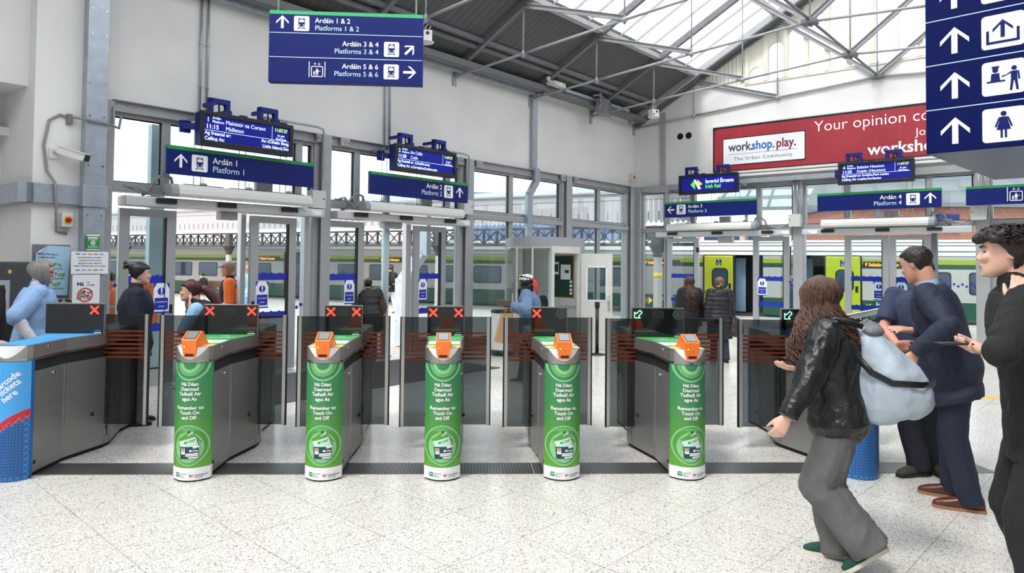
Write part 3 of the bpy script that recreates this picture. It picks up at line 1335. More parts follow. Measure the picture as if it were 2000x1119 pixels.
def display(M, w, h, label, lines, logo=False, side=1):
    t = thing('departure_display', label, 'display screen', M)
    m = MB(NAVYE)
    m.bbox(.0, w, .015, .14, .01, h - .01, .01)
    m.build('casing', t)
    m = MB(BLACK)
    b = .045
    m.bbox(-.005, w + .005, -.02, .02, 0, .075, .008)
    m.bbox(-.005, w + .005, -.02, .02, h - .055, h, .008)
    m.bbox(-.005, .055, -.02, .02, .05, h - .03, .008)
    m.bbox(w - .055, w + .005, -.02, .02, .05, h - .03, .008)
    for x in (.3, .62, .95, 1.25):
        if x < w:
            m.bbox(x - .05, x + .05, -.02, .1, h - .002, h + .02, .004)
    m.build('bezel', t)
    m = MB(SCREEN)
    m.rect(.05, w - .05, .07, h - .05, .005)
    m.build('screen', t, None, 'lit blue screen')
    m = MB(TW)
    lines(m, w, h, .002)
    m.build('screen_text', t, None, 'bright departure text')
    for x in (.28, w - .38):
        m = MB(NAVYE)
        m.bbox(x - .14, x - .08, .03, .11, h - .02, h + .19, .006)
        m.bbox(x + .1, x + .16, .03, .11, h - .02, h + .13, .006)
        m.bbox(x - .14, x + .16, .03, .11, h + .13, h + .2, .006)
        m.bbox(x + .08, x + .18, .02, .14, h - .02, h + .06, .006)
        m.bar((x, .1, h + .165), (x, .46, h + .165), .05, .05)
        m.use(CABLE)
        m.use(RUBBER)
        m.tube([(x + .02, .07, h), (x + .0, .05, h + .12), (x + .06, .06, h + .19), (x + .1, .08, h + .1), (x + .13, .1, h)], .012, 6)
        m.build('mounting_arm', t)
    m = MB(NAVYE)
    m.bbox(-.14, .0, .25, .3, h - .28, h - .12, .004)
    m.bar((-.1, .27, h - .2), (.1, .13, h - .2), .05, .08)
    m.build('mounting_arm', t)
    return t


def dep(n, t_, dest, dest2, ser1, ser2, right=True):
    def f(m, w, h, y):
        k = h / .46
        zt = h - .135 * k
        m.use(TY)
        m.text(n, .09, zt, .085 * k, 'L', .02, y)
        m.use(TW)
        m.text('Ardán', .17, zt + .045 * k, .048 * k, 'L', .01, y)
        m.text('Platform', .17, zt - .005 * k, .048 * k, 'L', .01, y)
        m.text(dest, .36, zt - .005 * k, .078 * k, 'L', 0, y, 0, .95)
        zt -= .088 * k
        m.text(t_, .08, zt, .082 * k, 'L', .018, y)
        m.text(dest2, .36, zt, .078 * k, 'L', 0, y, 0, .95)
        m.rect(.06, w - .06, zt - .026 * k, zt - .021 * k, y)
        m.rect(w - .335, w - .33, zt - .02 * k, h - .055, y)
        z2 = zt - .08 * k
        for a, s_ in (('Ag freastal ar:', ser1), ('Calling At:', ser2)):
            m.text(a, .065, z2, .066 * k, 'L', .014, y)
            if right:
                m.text(s_, w - .06, z2, .066 * k, 'R', .014, y)
            else:
                m.text(s_, .46 if a[0] == 'A' else .37, z2, .062 * k, 'L', .014, y)
            z2 -= .072 * k
        zt = h - .125 * k
        m.use(TY)
        m.text('11:07:37', w - .19, zt, .068 * k, 'C', .012, y, 0, .9)
        m.use(TW)
        m.text('In am', w - .19, zt - .068 * k, .05 * k, 'C', .012, y)
        m.text('OnTime', w - .19, zt - .118 * k, .05 * k, 'C', .012, y)
    return f


display(Lp(12.31, .6, 3.19), 1.4, .465, 'departure display for Midleton above the Platform 1 sign', dep('1', '11:15', 'Mainistir na Corann', 'Midleton', 'An tOileán Beag', 'Little Island,Glo'))
display(Lp(8.94, .6, 3.2), 1.47, .465, 'departure display for Cobh above the Platform 2 sign', dep('2', '11:30', 'An Cóbh', 'Cobh', 'ó,Rushbrooke', 'a,Carrigaloe,Rushbrooke', False))
display(Rp(5.25, .6, 3.39), 1.4, .47, 'departure display for Dublin Heuston above the Platform 4 sign', dep('4', '11:25', 'Stáisiún Heuston', 'Dublin (Heuston)', 'hróithe,Port Laoise', 'trophy,Portlaoise', False))


def rail(m, w, h, y):
    x, z, s_ = .3, h * .5, .12
    m.use(TG)
    m.poly([(x, z), (x + s_, z + s_), (x + s_, z - s_)][::-1], y)
    m.use(TW)
    m.poly([(x + s_ * .7, z + s_), (x + s_ * 1.1, z + s_), (x + s_ * 2.3, z - s_ * .9), (x + s_ * 1.7, z - s_)][::-1], y - .001)
    m.use(TO)
    m.poly([(x + s_ * 1.5, z + s_), (x + s_ * 1.5, z - s_ * .4), (x + s_ * 2.6, z)][::-1], y)
    m.use(TW)
    m.text('Iarnród Éireann', .68, z + .02, .125, 'L', .016, y, 0, .88)
    m.use(TG)
    m.text('Irish Rail', .68, z - .1, .125, 'L', .016, y, 0, .88)


display(Rp(1.6, .6, 3.37), 1.46, .48, 'blue display showing a green, white and orange rail logo above the Platform 3 sign', rail)

# ------------------------------------------------------------------ advertising hoarding
t = thing('billboard', 'long dark red advertising hoarding on the right wall', 'billboard', Rp(2.24, .02, 3.93))
BR = mat('billboard_red', (160, 44, 56), .45, bump=.06, bscale=3, stretch=(6, 1, .4), var=.05, vscale=2)
m = MB(OFFW)
m.bbox(-.05, 6.6, -.1, .0, -.06, 1.16, .02)
m.use(BLACK)
m.box(.02, 6.56, -.104, -.1, .0, 1.1)
m.build('billboard_frame', t)
m = MB(BR)
m.rrect(.06, 6.54, .02, 1.05, .08, -.107)
m.build('billboard_sheet', t)
y = -.11
for s_, x, z, q, bo in (('Your opinion counts', 2.38, .74, .34, -.006), ('Join us', 4.36, .44, .23, -.004), ('workshopplay', 3.47, .12, .34, .018)):
    m = MB(SIGNW)
    m.text(s_, x, z, q, 'L', bo, y)
    m.build('lettering', t)
m = MB(BLACK)
m.rrect(.27, 2.2, .14, .8, .03, -.112)
m.use(SIGNW)
m.rrect(.29, 2.18, .16, .78, .025, -.114)
c1, c2, c3 = mat('slate_ink', (66, 78, 90), .5), mat('blue_ink', (38, 108, 184), .5), mat('red_ink', (136, 30, 44), .5)
y = -.117
m.use(c1)
m.text('work.', .42, .48, .29, 'L', .022, y, 0, .86)
m.rect(.41, 2.03, .4, .406, y)
m.text('The Urban Community', .56, .25, .115, 'L', 0, y, 0, 1, 1.25)
m.use(c2)
m.text('shop.', .98, .48, .29, 'L', .022, y, 0, .86)
m.use(c3)
m.text('play.', 1.55, .48, .29, 'L', .022, y, 0, .86)
m.build('name_plate', t, None, 'white plate with three coloured words')

# ------------------------------------------------------------------ air curtains above the doors
for M, w_, lab, flip in ((Lp(12.6, .3, 2.5), 2.15, 'white air curtain unit above the leftmost door', 1), (Lp(9.42, .3, 2.5), 2.35, 'white air curtain unit above the second door, over the fallen metal duct', 1),
                         (Rp(1.19, .3, 2.51), 2.24, 'white air curtain unit above the third door', -1), (Rp(4.85, .3, 2.51), 2.12, 'white air curtain unit above the closed double door', -1)):
    t = thing('air_curtain', lab, 'air curtain', M, 'air curtains over the doors')
    m = MB(OFFW)
    prof = [(-.04, .02), (-.14, .0), (-.17, .04), (-.17, .1), (-.12, .17), (.05, .17), (.1, .12), (.1, .02)]
    n = len(prof)
    m.add([(x, p[0], p[1]) for x in (.1 if flip > 0 else 0, w_ if flip > 0 else w_ - .1) for p in prof],
          [(i, (i + 1) % n, (i + 1) % n + n, i + n) for i in range(n)] + [tuple(range(n))[::-1], tuple(range(n, 2 * n))])
    m.build('housing', t)
    m = MB(mat('grey_end_cap', (150, 156, 162), .5))
    a, b_ = (0, .1) if flip > 0 else (w_ - .1, w_)
    m.add([(x, p[0] * 1.01, p[1]) for x in (a, b_) for p in prof], [(i, (i + 1) % n, (i + 1) % n + n, i + n) for i in range(n)] + [tuple(range(n))[::-1], tuple(range(n, 2 * n))])
    m.build('end_cap', t)
    m = MB(BLACK)
    for k in range(3):
        m.box(.2 + k * (w_ - .2) / 3, .1 + (k + 1) * (w_ - .2) / 3, -.1, .06, .168, .182)
    m.build('intake_grille', t)
    for x in (.5, w_ * .55, w_ - .3):
        m = MB(STEELH)
        m.tube([(x, 0, .17), (x, 0, .28)], .005, 6)
        m.bbox(x - .05, x + .05, -.02, .02, .17, .22, .004)
        m.build('hanger_rod', t)
    m = MB(CABLE)
    x = .08 if flip > 0 else w_ - .08
    m.tube([(x, 0, .16), (x - .02 * flip, 0, .25), (x - .12 * flip, .02, .29), (x - .22 * flip, .05, .2), (x - .25 * flip, .12, .05), (x - .3 * flip, .2, .02)], .022, 8)
    m.build('cable_loop', t)
    m = MB(BOXG)
    x = w_ * .72 if flip > 0 else w_ * .62
    m.bbox(x - .15, x + .12, .16, .24, .12, .34, .006)
    m.use(YEL)
    m.poly([(x - .01, .22), (x + .05, .22), (x + .02, .27)], .157)
    m.build('control_box', t)

# ------------------------------------------------------------------ boxes, conduits, cameras, cables
for M, lab in ((Lp(10.33, .2, 2.5), 'grey junction box on the column right of the leftmost door'), (Lp(6.9, .2, 2.6), 'grey junction box on the column left of the kiosk'),
               (Rp(4.12, .22, 2.55), 'grey junction box on the column between the two right doors'), (Rp(7.55, .22, 2.6), 'grey junction box on the column beyond the closed double door')):
    t = thing('junction_box', lab, 'electrical box', M, 'junction boxes on the columns')
    m = MB(BOXG)
    m.bbox(0, .25, -.09, .05, 0, .28, .006)
    m.build('box_body', t)
    m = MB(BLACK)
    m.tube([(.21 if 'left' in lab or 'kiosk' in lab else .03, -.09, .15), (.21 if 'left' in lab or 'kiosk' in lab else .03, -.097, .15)], .012, 10)
    m.build('box_lock', t)


def conduit(M, pts, r, label, clips=()):
    m = MB(GALV)
    for p in pts:
        m.tube(p, r, 8)
    for c_ in clips:
        m.ell(c_, (r * 1.9, r * 1.4, r * .8), 8, 6)
    return tag(m.build('conduit', None, M), label, 'conduit')


conduit(LF, [[(-12.04, -.03, 3.72), (-12.04, -.03, 5.6)], [(-11.94, -.03, 3.72), (-11.94, -.03, 5.6)]], .017, 'pair of steel conduits running up the wall left of the large platforms sign', [(-12.04, -.03, 4.1), (-11.94, -.03, 4.1), (-12.04, -.03, 4.7), (-11.94, -.03, 4.7)])
conduit(LF, [[(-8.68, -.03, 3.72), (-8.68, -.03, 5.6)], [(-8.57, -.03, 3.72), (-8.57, -.03, 5.6)]], .017, 'pair of steel conduits running up the wall below the large platforms sign', [(-8.68, -.03, 4.0), (-8.57, -.03, 4.0)])
conduit(LF, [[(-11.2, -.25, 3.78), (-10.25, -.25, 3.78), (-10.13, -.25, 3.76), (-10.1, -.25, 3.66), (-10.1, -.2, 2.98)]], .018, 'steel conduit bending down the column beside the Midleton departure display')
conduit(LF, [[(-7.9, -.25, 3.76), (-6.9, -.25, 3.76), (-6.75, -.25, 3.74), (-6.72, -.25, 3.64), (-6.72, -.2, 2.9)]], .018, 'steel conduit bending down the column beside the Cobh departure display')
conduit(RF, [[(4.2, -.2, 3.6), (4.2, -.2, 3.3), (4.28, -.2, 3.05), (4.28, -.2, 2.83)], [(4.28, -.2, 3.6), (4.28, -.2, 3.3), (4.36, -.2, 3.05), (4.36, -.2, 2.83)]], .02, 'pair of steel conduits with a kink on the column between the right doors')
m = MB(GALV)
m.box(-4.52, -4.36, -.09, -.01, 3.72, 5.42)
m.bar((-4.44, -.05, 5.44), (-4.44, -.36, 5.36), .08, .05)
m.bbox(-4.53, -4.35, -.17, -.09, 3.45, 3.75, .006)
m.bar((-4.44, -.14, 3.48), (-4.72, -.14, 3.14), .15, .09, (0, 1, 0))
m.bbox(-4.8, -4.64, -.19, -.1, 2.0, 3.16, .006)
tag(m.build('downpipe', None, LF), 'square galvanised downpipe with an offset bend above the kiosk', 'downpipe')
m = MB(GREY)
m.box(.8, .93, -.055, -.004, 3.72, 5.6)
tag(m.build('conduit_cover', None, RF), 'tall narrow grey steel cover strip on the right wall near the corner', 'conduit')

t = thing('wall_speaker', 'grey louvred box speaker under the eaves at the far end of the left wall', 'speaker', Lp(2.5, .62, 5.17) @ rz(20))
m = MB(mat('speaker_grey', (134, 135, 137), .6))
m.add([(x, y, z) for x, z0, z1 in ((-.19, 0, .38), (.19, -.02, .36)) for y, (za, zb) in ((-.14, (z0, z1 - .05)), (.14, (z0 + .05, z1))) for z in (za, zb)],
      [(0, 1, 3, 2), (4, 6, 7, 5), (0, 4, 5, 1), (2, 3, 7, 6), (0, 2, 6, 4), (1, 5, 7, 3)])
m.build('speaker_cabinet', t)
m = MB(GREYD)
for k in range(11):
    m.box(-.16 + k * .03, -.148 + k * .03, -.148, -.139, .03, .29)
m.build('speaker_grille', t)
m = MB(GALV)
m.box(-.24, -.2, .0, .05, .1, .48)
m.box(-.24, .2, .0, .05, .4, .44)
m.bar((-.2, .03, .44), (-.2, .2, .44), .04, .04)
m.use(RED)
m.tube([(-.24, .05, .35), (-.33, .03, .33), (-.32, .03, .25), (-.25, .03, .22)], .008, 6)
m.build('speaker_bracket', t)

t = thing('emergency_light', 'white emergency light with a green lamp under the eaves above the downpipe', 'light fitting', Lp(4.3, .55, 5.5))
m = MB(OFFW)
m.add([(-.2, -.12, .0), (.2, -.12, .0), (.24, .08, .02), (-.24, .08, .02), (-.2, -.1, .1), (.2, -.1, .1), (.24, .1, .12), (-.24, .1, .12)],
      [(0, 3, 2, 1), (4, 5, 6, 7), (0, 1, 5, 4), (1, 2, 6, 5), (2, 3, 7, 6), (3, 0, 4, 7)])
m.ell((-.3, 0, .14), (.05, .05, .05), 10, 8)
m.bar((-.3, 0, .1), (-.1, 0, .06), .03, .03)
m.build('light_body', t)
m = MB(mat('green_led', (60, 230, 110), .4, emit=2))
m.ell((.02, -.115, .06), .012, 8, 6)
m.build('indicator_lamp', t)


def detector(M, lab):
    t = thing('ceiling_detector', lab, 'detector', M)
    m = MB(OFFW)
    m.lathe([(.0, -.22), (.055, -.22), (.13, -.2), (.135, -.19), (.1, -.175), (.09, -.17)], 20)
    m.bbox(-.1, .1, -.08, .08, -.19, -.02, .012)
    m.build('detector_body', t)
    m = MB(BLACK)
    m.tube([(.03, -.08, -.07), (.03, -.084, -.07)], .028, 12)
    m.tube([(-.06, -.08, -.14), (-.06, -.083, -.14)], .02, 10)
    m.build('lens', t)
    m = MB(OFFW)
    m.tube([(0, 0, -.02), (.0, 0, .04), (.04, 0, .1), (.08, 0, .06), (.06, 0, .01)], .007, 6)
    m.tube([(-.05, 0, -.02), (-.02, 0, .12)], .006, 6)
    m.build('hanging_wire', t)


detector(Lp(TS[4], 1.72, 5.24) @ rz(-40), 'white round detector hanging beside the large platforms sign')
detector(Lp(TS[1], 1.72, 5.24) @ rz(-20), 'white round detector hanging from the tie rod near the corner')
t = thing('vent_hole_pair', 'pair of round black vent holes in the white right wall above the Platform 3 sign', 'vent', Rp(1.45, 0, 4.94))
for q in (-.115, .115):
    m = MB(mat('hole_black', (8, 8, 9), .9))
    m.tube([(q, .03, 0), (q, -.004, 0)], .085, 16)
    m.use(WHITE)
    m.M = T((0, -.006, 0))
    m.ring(q, 0, .11, .085, 0)
    m.build('vent_hole', t)

t = thing('security_camera', 'white bullet security camera on the pier above the grey duct band', 'camera', Lp(13.86, .25, 2.9))
m = MB(OFFW)
m.bbox(-.1, .0, -.02, 0, -.05, .08, .006)
m.tube([(-.05, -.02, .03), (-.02, -.1, .03), (.02, -.14, .02)], .02, 8)
m.build('camera_mount', t)
m = MB(OFFW)
m.bar((-.02, -.1, .05), (.2, -.3, -.04), .1, .085)
m.bar((-.03, -.09, .1), (.22, -.32, .0), .125, .015)
m.build('camera_body', t)
m = MB(BLACK)
m.bar((.19, -.29, -.035), (.215, -.315, -.045), .088, .075)
m.build('camera_window', t)
m = MB(GALV)
m.tube([(.1, -.18, .02), (.26, -.34, .0)], .012, 6)
m.build('camera_stay', t)

t = thing('isolator_switch', 'grey isolator switch box with red and yellow rotary knob on the pier', 'switch', Lp(13.83, .25, 2.05))
m = MB(BOXG)
m.bbox(0, .12, -.09, 0, 0, .17, .008)
m.build('switch_body', t)
m = MB(YEL)
m.box(.03, .1, -.095, -.09, .04, .13)
m.build('switch_plate', t)
m = MB(RED)
m.tube([(.065, -.095, .085), (.065, -.125, .085)], .03, 14)
m.bar((.04, -.13, .085), (.095, -.13, .085), .02, .02)
m.build('knob', t)
t = thing('isolator_switch', 'small isolator switch with red knob in the far corner of the walls', 'switch', Lp(.28, .05, 3.86))
m = MB(BOXG)
m.bbox(0, .12, -.08, .05, 0, .18, .008)
m.build('switch_body', t)
m = MB(YEL)
m.box(.02, .1, -.085, -.08, .05, .14)
m.use(RED)
m.tube([(.06, -.08, .095), (.06, -.11, .095)], .028, 12)
m.build('knob', t)

m = MB(CABLE)
m.tube([(-13.75, -.27, 1.98), (-13.86, -.27, 2.0), (-13.9, -.36, 2.3), (-13.92, -.36, 2.56), (-13.98, -.27, 2.7), (-14.02, -.27, 3.0), (-13.97, -.27, 3.3), (-13.86, -.27, 3.38), (-13.75, -.27, 3.37),
        (-13.6, -.44, 3.34), (-13.38, -.44, 3.32), (-13.16, -.18, 3.33), (-13.13, -.17, 3.5)], .016, 8)
m.use(GREYD)
m.bbox(-13.79, -13.73, -.3, -.25, 3.28, 3.4, .004)
tag(m.build('loose_cable', None, LF), 'loose grey cable looping down the white pier past the security camera', 'cable')
for M, pts, lab in ((LF, [(-13.1, -.2, 2.62), (-12.95, -.22, 2.55), (-12.7, -.22, 2.52), (-12.5, -.25, 2.58)], 'loose grey cables above the left end of the leftmost door header'),
                    (LF, [(-9.85, -.2, 2.68), (-9.7, -.24, 2.66), (-9.5, -.24, 2.56), (-9.35, -.24, 2.6)], 'loose grey cables between the leftmost and second air curtains'),
                    (RF, [(3.45, -.2, 2.6), (3.7, -.24, 2.53), (3.9, -.22, 2.52), (4.15, -.2, 2.6)], 'loose cables right of the third air curtain'),
                    (RF, [(7.0, -.22, 2.66), (7.2, -.25, 2.56), (7.4, -.24, 2.54), (7.62, -.2, 2.64)], 'loose cables right of the rightmost air curtain')):
    m = MB(CABLE)
    for k in range(3):
        m.tube([(p[0], p[1] - .01 * k, p[2] + .03 * k * (1 if i % 2 else -.4)) for i, p in enumerate(pts)], .012, 6)
    tag(m.build('loose_cable', None, M), lab, 'cable')

# ------------------------------------------------------------------ ticket gates
GT = ramp_mat('printed_green_wrap', 2, [(0, (96, 160, 56)), (.3, (82, 150, 58)), (.62, (62, 136, 80)), (1, (58, 132, 88))], .1, .9, .32)
LGREEN = mat('pale_green_print', (136, 196, 142), .35)
MGREEN = mat('mid_green_print', (96, 172, 96), .35)
DTEAL = mat('dark_teal_print', (26, 66, 74), .4)
PGREEN = mat('mint_print', (196, 228, 210), .4)
CARDG = mat('card_green_print', (78, 158, 52), .4)
LEAFG = mat('logo_green', (24, 140, 84), .4)
GREYW = mat('printed_white', (236, 236, 240), .4)
INK = mat('ink_black', (26, 26, 30), .5)
SKIN = mat('skin_print', (214, 168, 146), .6)
ORANGE = mat('orange_plastic', (248, 124, 46), .38)
DGLASS = mat('black_display_glass', (24, 26, 28), .06, spec=.6)
SLOT = mat('slot_black', (8, 8, 9), .5)
REDLED = mat('red_cross_lamp', (255, 46, 30), .4, emit=2.4)
GRNLED = mat('green_arrow_lamp', (130, 255, 180), .4, emit=1.6)
LCD = mat('lcd_grey', (128, 134, 136), .12)
TINT = glass('smoked_glass', (.34, .37, .38), .035)
STRIPE = mat('orange_stripe', (112, 46, 18), .5, spec=.2)
BLUEW = mat('light_blue_print', (70, 160, 226), .35)
BLUED = mat('blue_pattern_base', (30, 96, 166), .35)
REDP = mat('red_print', (196, 36, 44), .35)
PALEL = mat('pattern_line', (104, 176, 232), .4)
PATT = mat('pattern_dark', (20, 66, 128), .4)

HW = .14


def yf(x):
    return .09 * (min(abs(x), HW) / HW) ** 2.2


def cwarp(off):
    return lambda p: (p[0], p[1] + yf(p[0]) - off, p[2])


def grect(mb, cx, cz, w_, h, rot=0, n=8):
    c, s_ = cos(R(rot)), sin(R(rot))
    vs, fs = [], []
    for i in range(n + 1):
        for j in range(n + 1):
            a, b_ = (i / n - .5) * w_, (j / n - .5) * h
            vs.append((cx + a * c - b_ * s_, 0, cz + a * s_ + b_ * c))
    for i in range(n):
        for j in range(n):
            a = i * (n + 1) + j
            fs.append((a, a + n + 1, a + n + 2, a + 1))
    mb.add(vs, fs)


def gdisc(mb, cx, cz, r, kz=1):
    for k in range(5):
        mb.ring(cx, cz, r * (k + 1) / 5, r * k / 5 if k else .0001, 0, 28, k=kz)


def cut(mb, w_=HW - .002):
    """keep a wrap graphic inside the curved face: drop faces past the edge"""
    keep = [i for i, f in enumerate(mb.f) if all(abs(mb.v[j].x) <= w_ for j in f)]
    mb.f = [mb.f[i] for i in keep]
    mb.fm = [mb.fm[i] for i in keep]
    mb.fs = [mb.fs[i] for i in keep]


def arcpoly(y1, n=14, hw=HW, off=0):
    return [(-hw + 2 * hw * i / n, yf(-HW + 2 * HW * i / n) + off) for i in range(n + 1)] + [(hw, y1), (-hw, y1)]


def green_art(t):
    m = MB(LGREEN)
    m.warp = cwarp(.0015)
    for r, w_ in ((.135, .014), (.098, .004)):
        m.ring(0, .9, r, r - w_, 0, 40, 182, 358)
    m.ring(0, .9, .075, .05, 0, 30, 182, 358)
    m.use(MGREEN)
    m.ring(0, .9, .095, .075, 0, 30, 182, 358)
    cut(m)
    m.build('ring_artwork', t, None, 'pale green rings at the top of the wrap')
    m = MB(MGREEN)
    m.warp = cwarp(.0015)
    m.ring(0, .275, .137, .001, .0004, 40)
    m.use(LGREEN)
    m.ring(0, .275, .138, .128, 0, 44, k=1.12)
    m.ring(0, .262, .105, .07, 0, 44, k=1.1)
    m.use(MGREEN)
    m.ring(0, .262, .07, .05, 0, 44, k=1.1)
    cut(m)
    m.build('ring_artwork', t, None, 'pale green rings behind the printed cards')
    m = MB(CARDG)
    m.warp = cwarp(.003)
    grect(m, -.012, .322, .118, .078, 36)
    m.use(INK)
    grect(m, .062, .333, .004, .1, 36)
    m.warp = cwarp(.004)
    m.poly([(-.005, .372), (.004, .368), (.012, .385), (.006, .39), (.0, .382)])
    m.use(SIGNW)
    m.text('Leap', .0, .345, .026, 'L', .01, 0, 36)
    m.build('travel_card_print', t, None, 'green printed travel card')
    m = MB(PGREEN)
    m.warp = cwarp(.0048)
    grect(m, .002, .285, .128, .08, 17)
    m.use(INK)
    grect(m, .073, .287, .003, .075, 17)
    m.warp = cwarp(.0056)
    m.use(LEAFG)
    m.text('Leap', -.003, .296, .028, 'L', .01, 0, 17)
    m.poly([(.03, .318), (.045, .318), (.06, .33), (.05, .326)])
    grect(m, -.018, .297, .02, .014, 17, 2)
    m.build('travel_card_print', t, None, 'mint printed travel card')
    m = MB(DTEAL)
    m.warp = cwarp(.0064)
    grect(m, .008, .222, .134, .09, 2, 10)
    m.warp = cwarp(.0072)
    m.use(SIGNW)
    grect(m, -.036, .233, .03, .045, 2, 3)
    grect(m, .058, .265, .045, .012, 2, 4)
    for z, x, w_ in ((.213, .028, .088), (.2, .028, .088), (.185, .04, .068)):
        grect(m, x, z, w_, .009, 2, 5)
    m.text('Leap', .03, .23, .022, 'L', .01, 0, 2)
    grect(m, .02, .236, .015, .014, 2, 2)
    m.poly([(.034, .25), (.05, .252), (.066, .262), (.05, .257)])
    m.warp = cwarp(.008)
    m.use(SKIN)
    m.disc(-.036, .236, .011, 0, 12, .014)
    m.use(mat('hair_print', (96, 54, 34), .5))
    m.ring(-.036, .24, .014, .009, 0, 14, 10, 190)
    m.build('travel_card_print', t, None, 'dark teal printed travel card with a small portrait')
    m = MB(GREYW)
    m.warp = cwarp(.003)
    for i, s_ in enumerate(('Ná Déan', 'Dearmad', 'Tadhaill Air', 'agus As')):
        m.text(s_, 0, .728 - .0375 * i, .037, 'C', .028, 0, 0, .95)
    for i, s_ in enumerate(('Remember to', 'Touch On', 'and Off')):
        m.text(s_, 0, .548 - .0375 * i, .037, 'C', .028, 0, 0, .95)
    m.build('lettering', t, None, 'white words Remember to Touch On and Off')


def base_logos(m):
    m.warp = cwarp(.003)
    m.use(LEAFG)
    m.rrect(-.098, -.068, .035, .068, .006)
    for i, s_ in enumerate(('TRANSPORT', 'FOR', 'IRELAND')):
        m.text(s_, -.062, .056 - .011 * i, .0105, 'L', .01)
    m.text('Irish Rail', .052, .03, .015, 'L', .012)
    m.use(SIGNW)
    m.text('TFI', -.083, .047, .016, 'C', .03, -.001)
    m.use(INK)
    m.text('Iarnród Éireann', .052, .045, .015, 'L', .02, 0, 0, .82)
    m.poly([(.012, .048), (.024, .058), (.024, .034)][::-1])
    m.use(ORANGE)
    m.poly([(.03, .06), (.044, .048), (.03, .034)][::-1])


def blue_art(t, words):
    m = MB(BLUED)
    m.warp = cwarp(.0015)
    # lower half: lattice of pale lines over dark blue; upper half light blue, red sweep between
    def sweep(x):
        if not words:
            return .965
        return .34 + 1.05 * (x + HW) - .6 * (x + HW) ** 2 * 2
    n = 20
    for (fa, fb, mt) in ((lambda x: .002, lambda x: sweep(x) - .07, BLUED), (lambda x: sweep(x) - .07, lambda x: sweep(x), REDP), (lambda x: sweep(x), lambda x: .9, BLUEW))[:3 if words else 1]:
        m.use(mt)
        for i in range(n):
            a, b_ = -HW + 2 * HW * i / n, -HW + 2 * HW * (i + 1) / n
            m.add([(a, 0, fa(a)), (b_, 0, fa(b_)), (b_, 0, fb(b_)), (a, 0, fb(a))], [(0, 1, 2, 3)])
    m.build('blue_wrap', t, None, 'light blue wrap over a blue diamond pattern with a red sweep' if words else 'blue diamond pattern wrap')
    m = MB(PALEL)
    m.warp = cwarp(.003)
    q = .045
    for i in range(-16, 20):
        for sg in (-1, 1):
            vs, fs = [], []
            x = -HW
            k = 0
            while x <= HW + 1e-6:
                z = i * q + sg * x * 1.25
                if .0 < z < sweep(x) - .03:
                    vs += [(x, 0, z - .0016), (x, 0, z + .0016)]
                    if k and len(vs) >= 4:
                        j = len(vs) - 4
                        fs.append((j, j + 2, j + 3, j + 1))
                    k = 1
                else:
                    k = 0
                    if vs:
                        m.add(vs, fs)
                    vs, fs = [], []
                x += .014
            if vs:
                m.add(vs, fs)
    m.use(PATT)
    for i in range(0, 24):
        for j in range(-4, 5):
            x = j * q / 2.5 * 1.0 * 2 + (q / 2.5 if i % 2 else 0)
            z = i * q / 2
            if abs(x) < HW - .02 and .03 < z < sweep(x) - .08:
                for r, mt in ((.0135, PATT), (.008, BLUED), (.004, PATT)):
                    m.use(mt)
                    m.warp = cwarp(.003 + .0008 * (.0135 - r) / .005)
                    m.poly([(x - r, z), (x, z - r * 1.25), (x + r, z), (x, z + r * 1.25)])
    m.build('diamond_pattern', t, None, 'fine pale diamond lattice print')
    if words:
        m = MB(GREYW)
        m.warp = cwarp(.003)
        for i, (s_, x, z) in enumerate((('Barcode', -.088, .665), ('tickets', -.065, .61), ('here', -.048, .545))):
            m.text(s_, .098 if i == 0 else (.1 if i == 1 else .085), z + (.14 if i == 0 else (.135 if i == 1 else .12)), .062, 'R', .022, 0, 40)
        cut(m)
        m.build('lettering', t, None, 'white slanting words on the blue wrap')


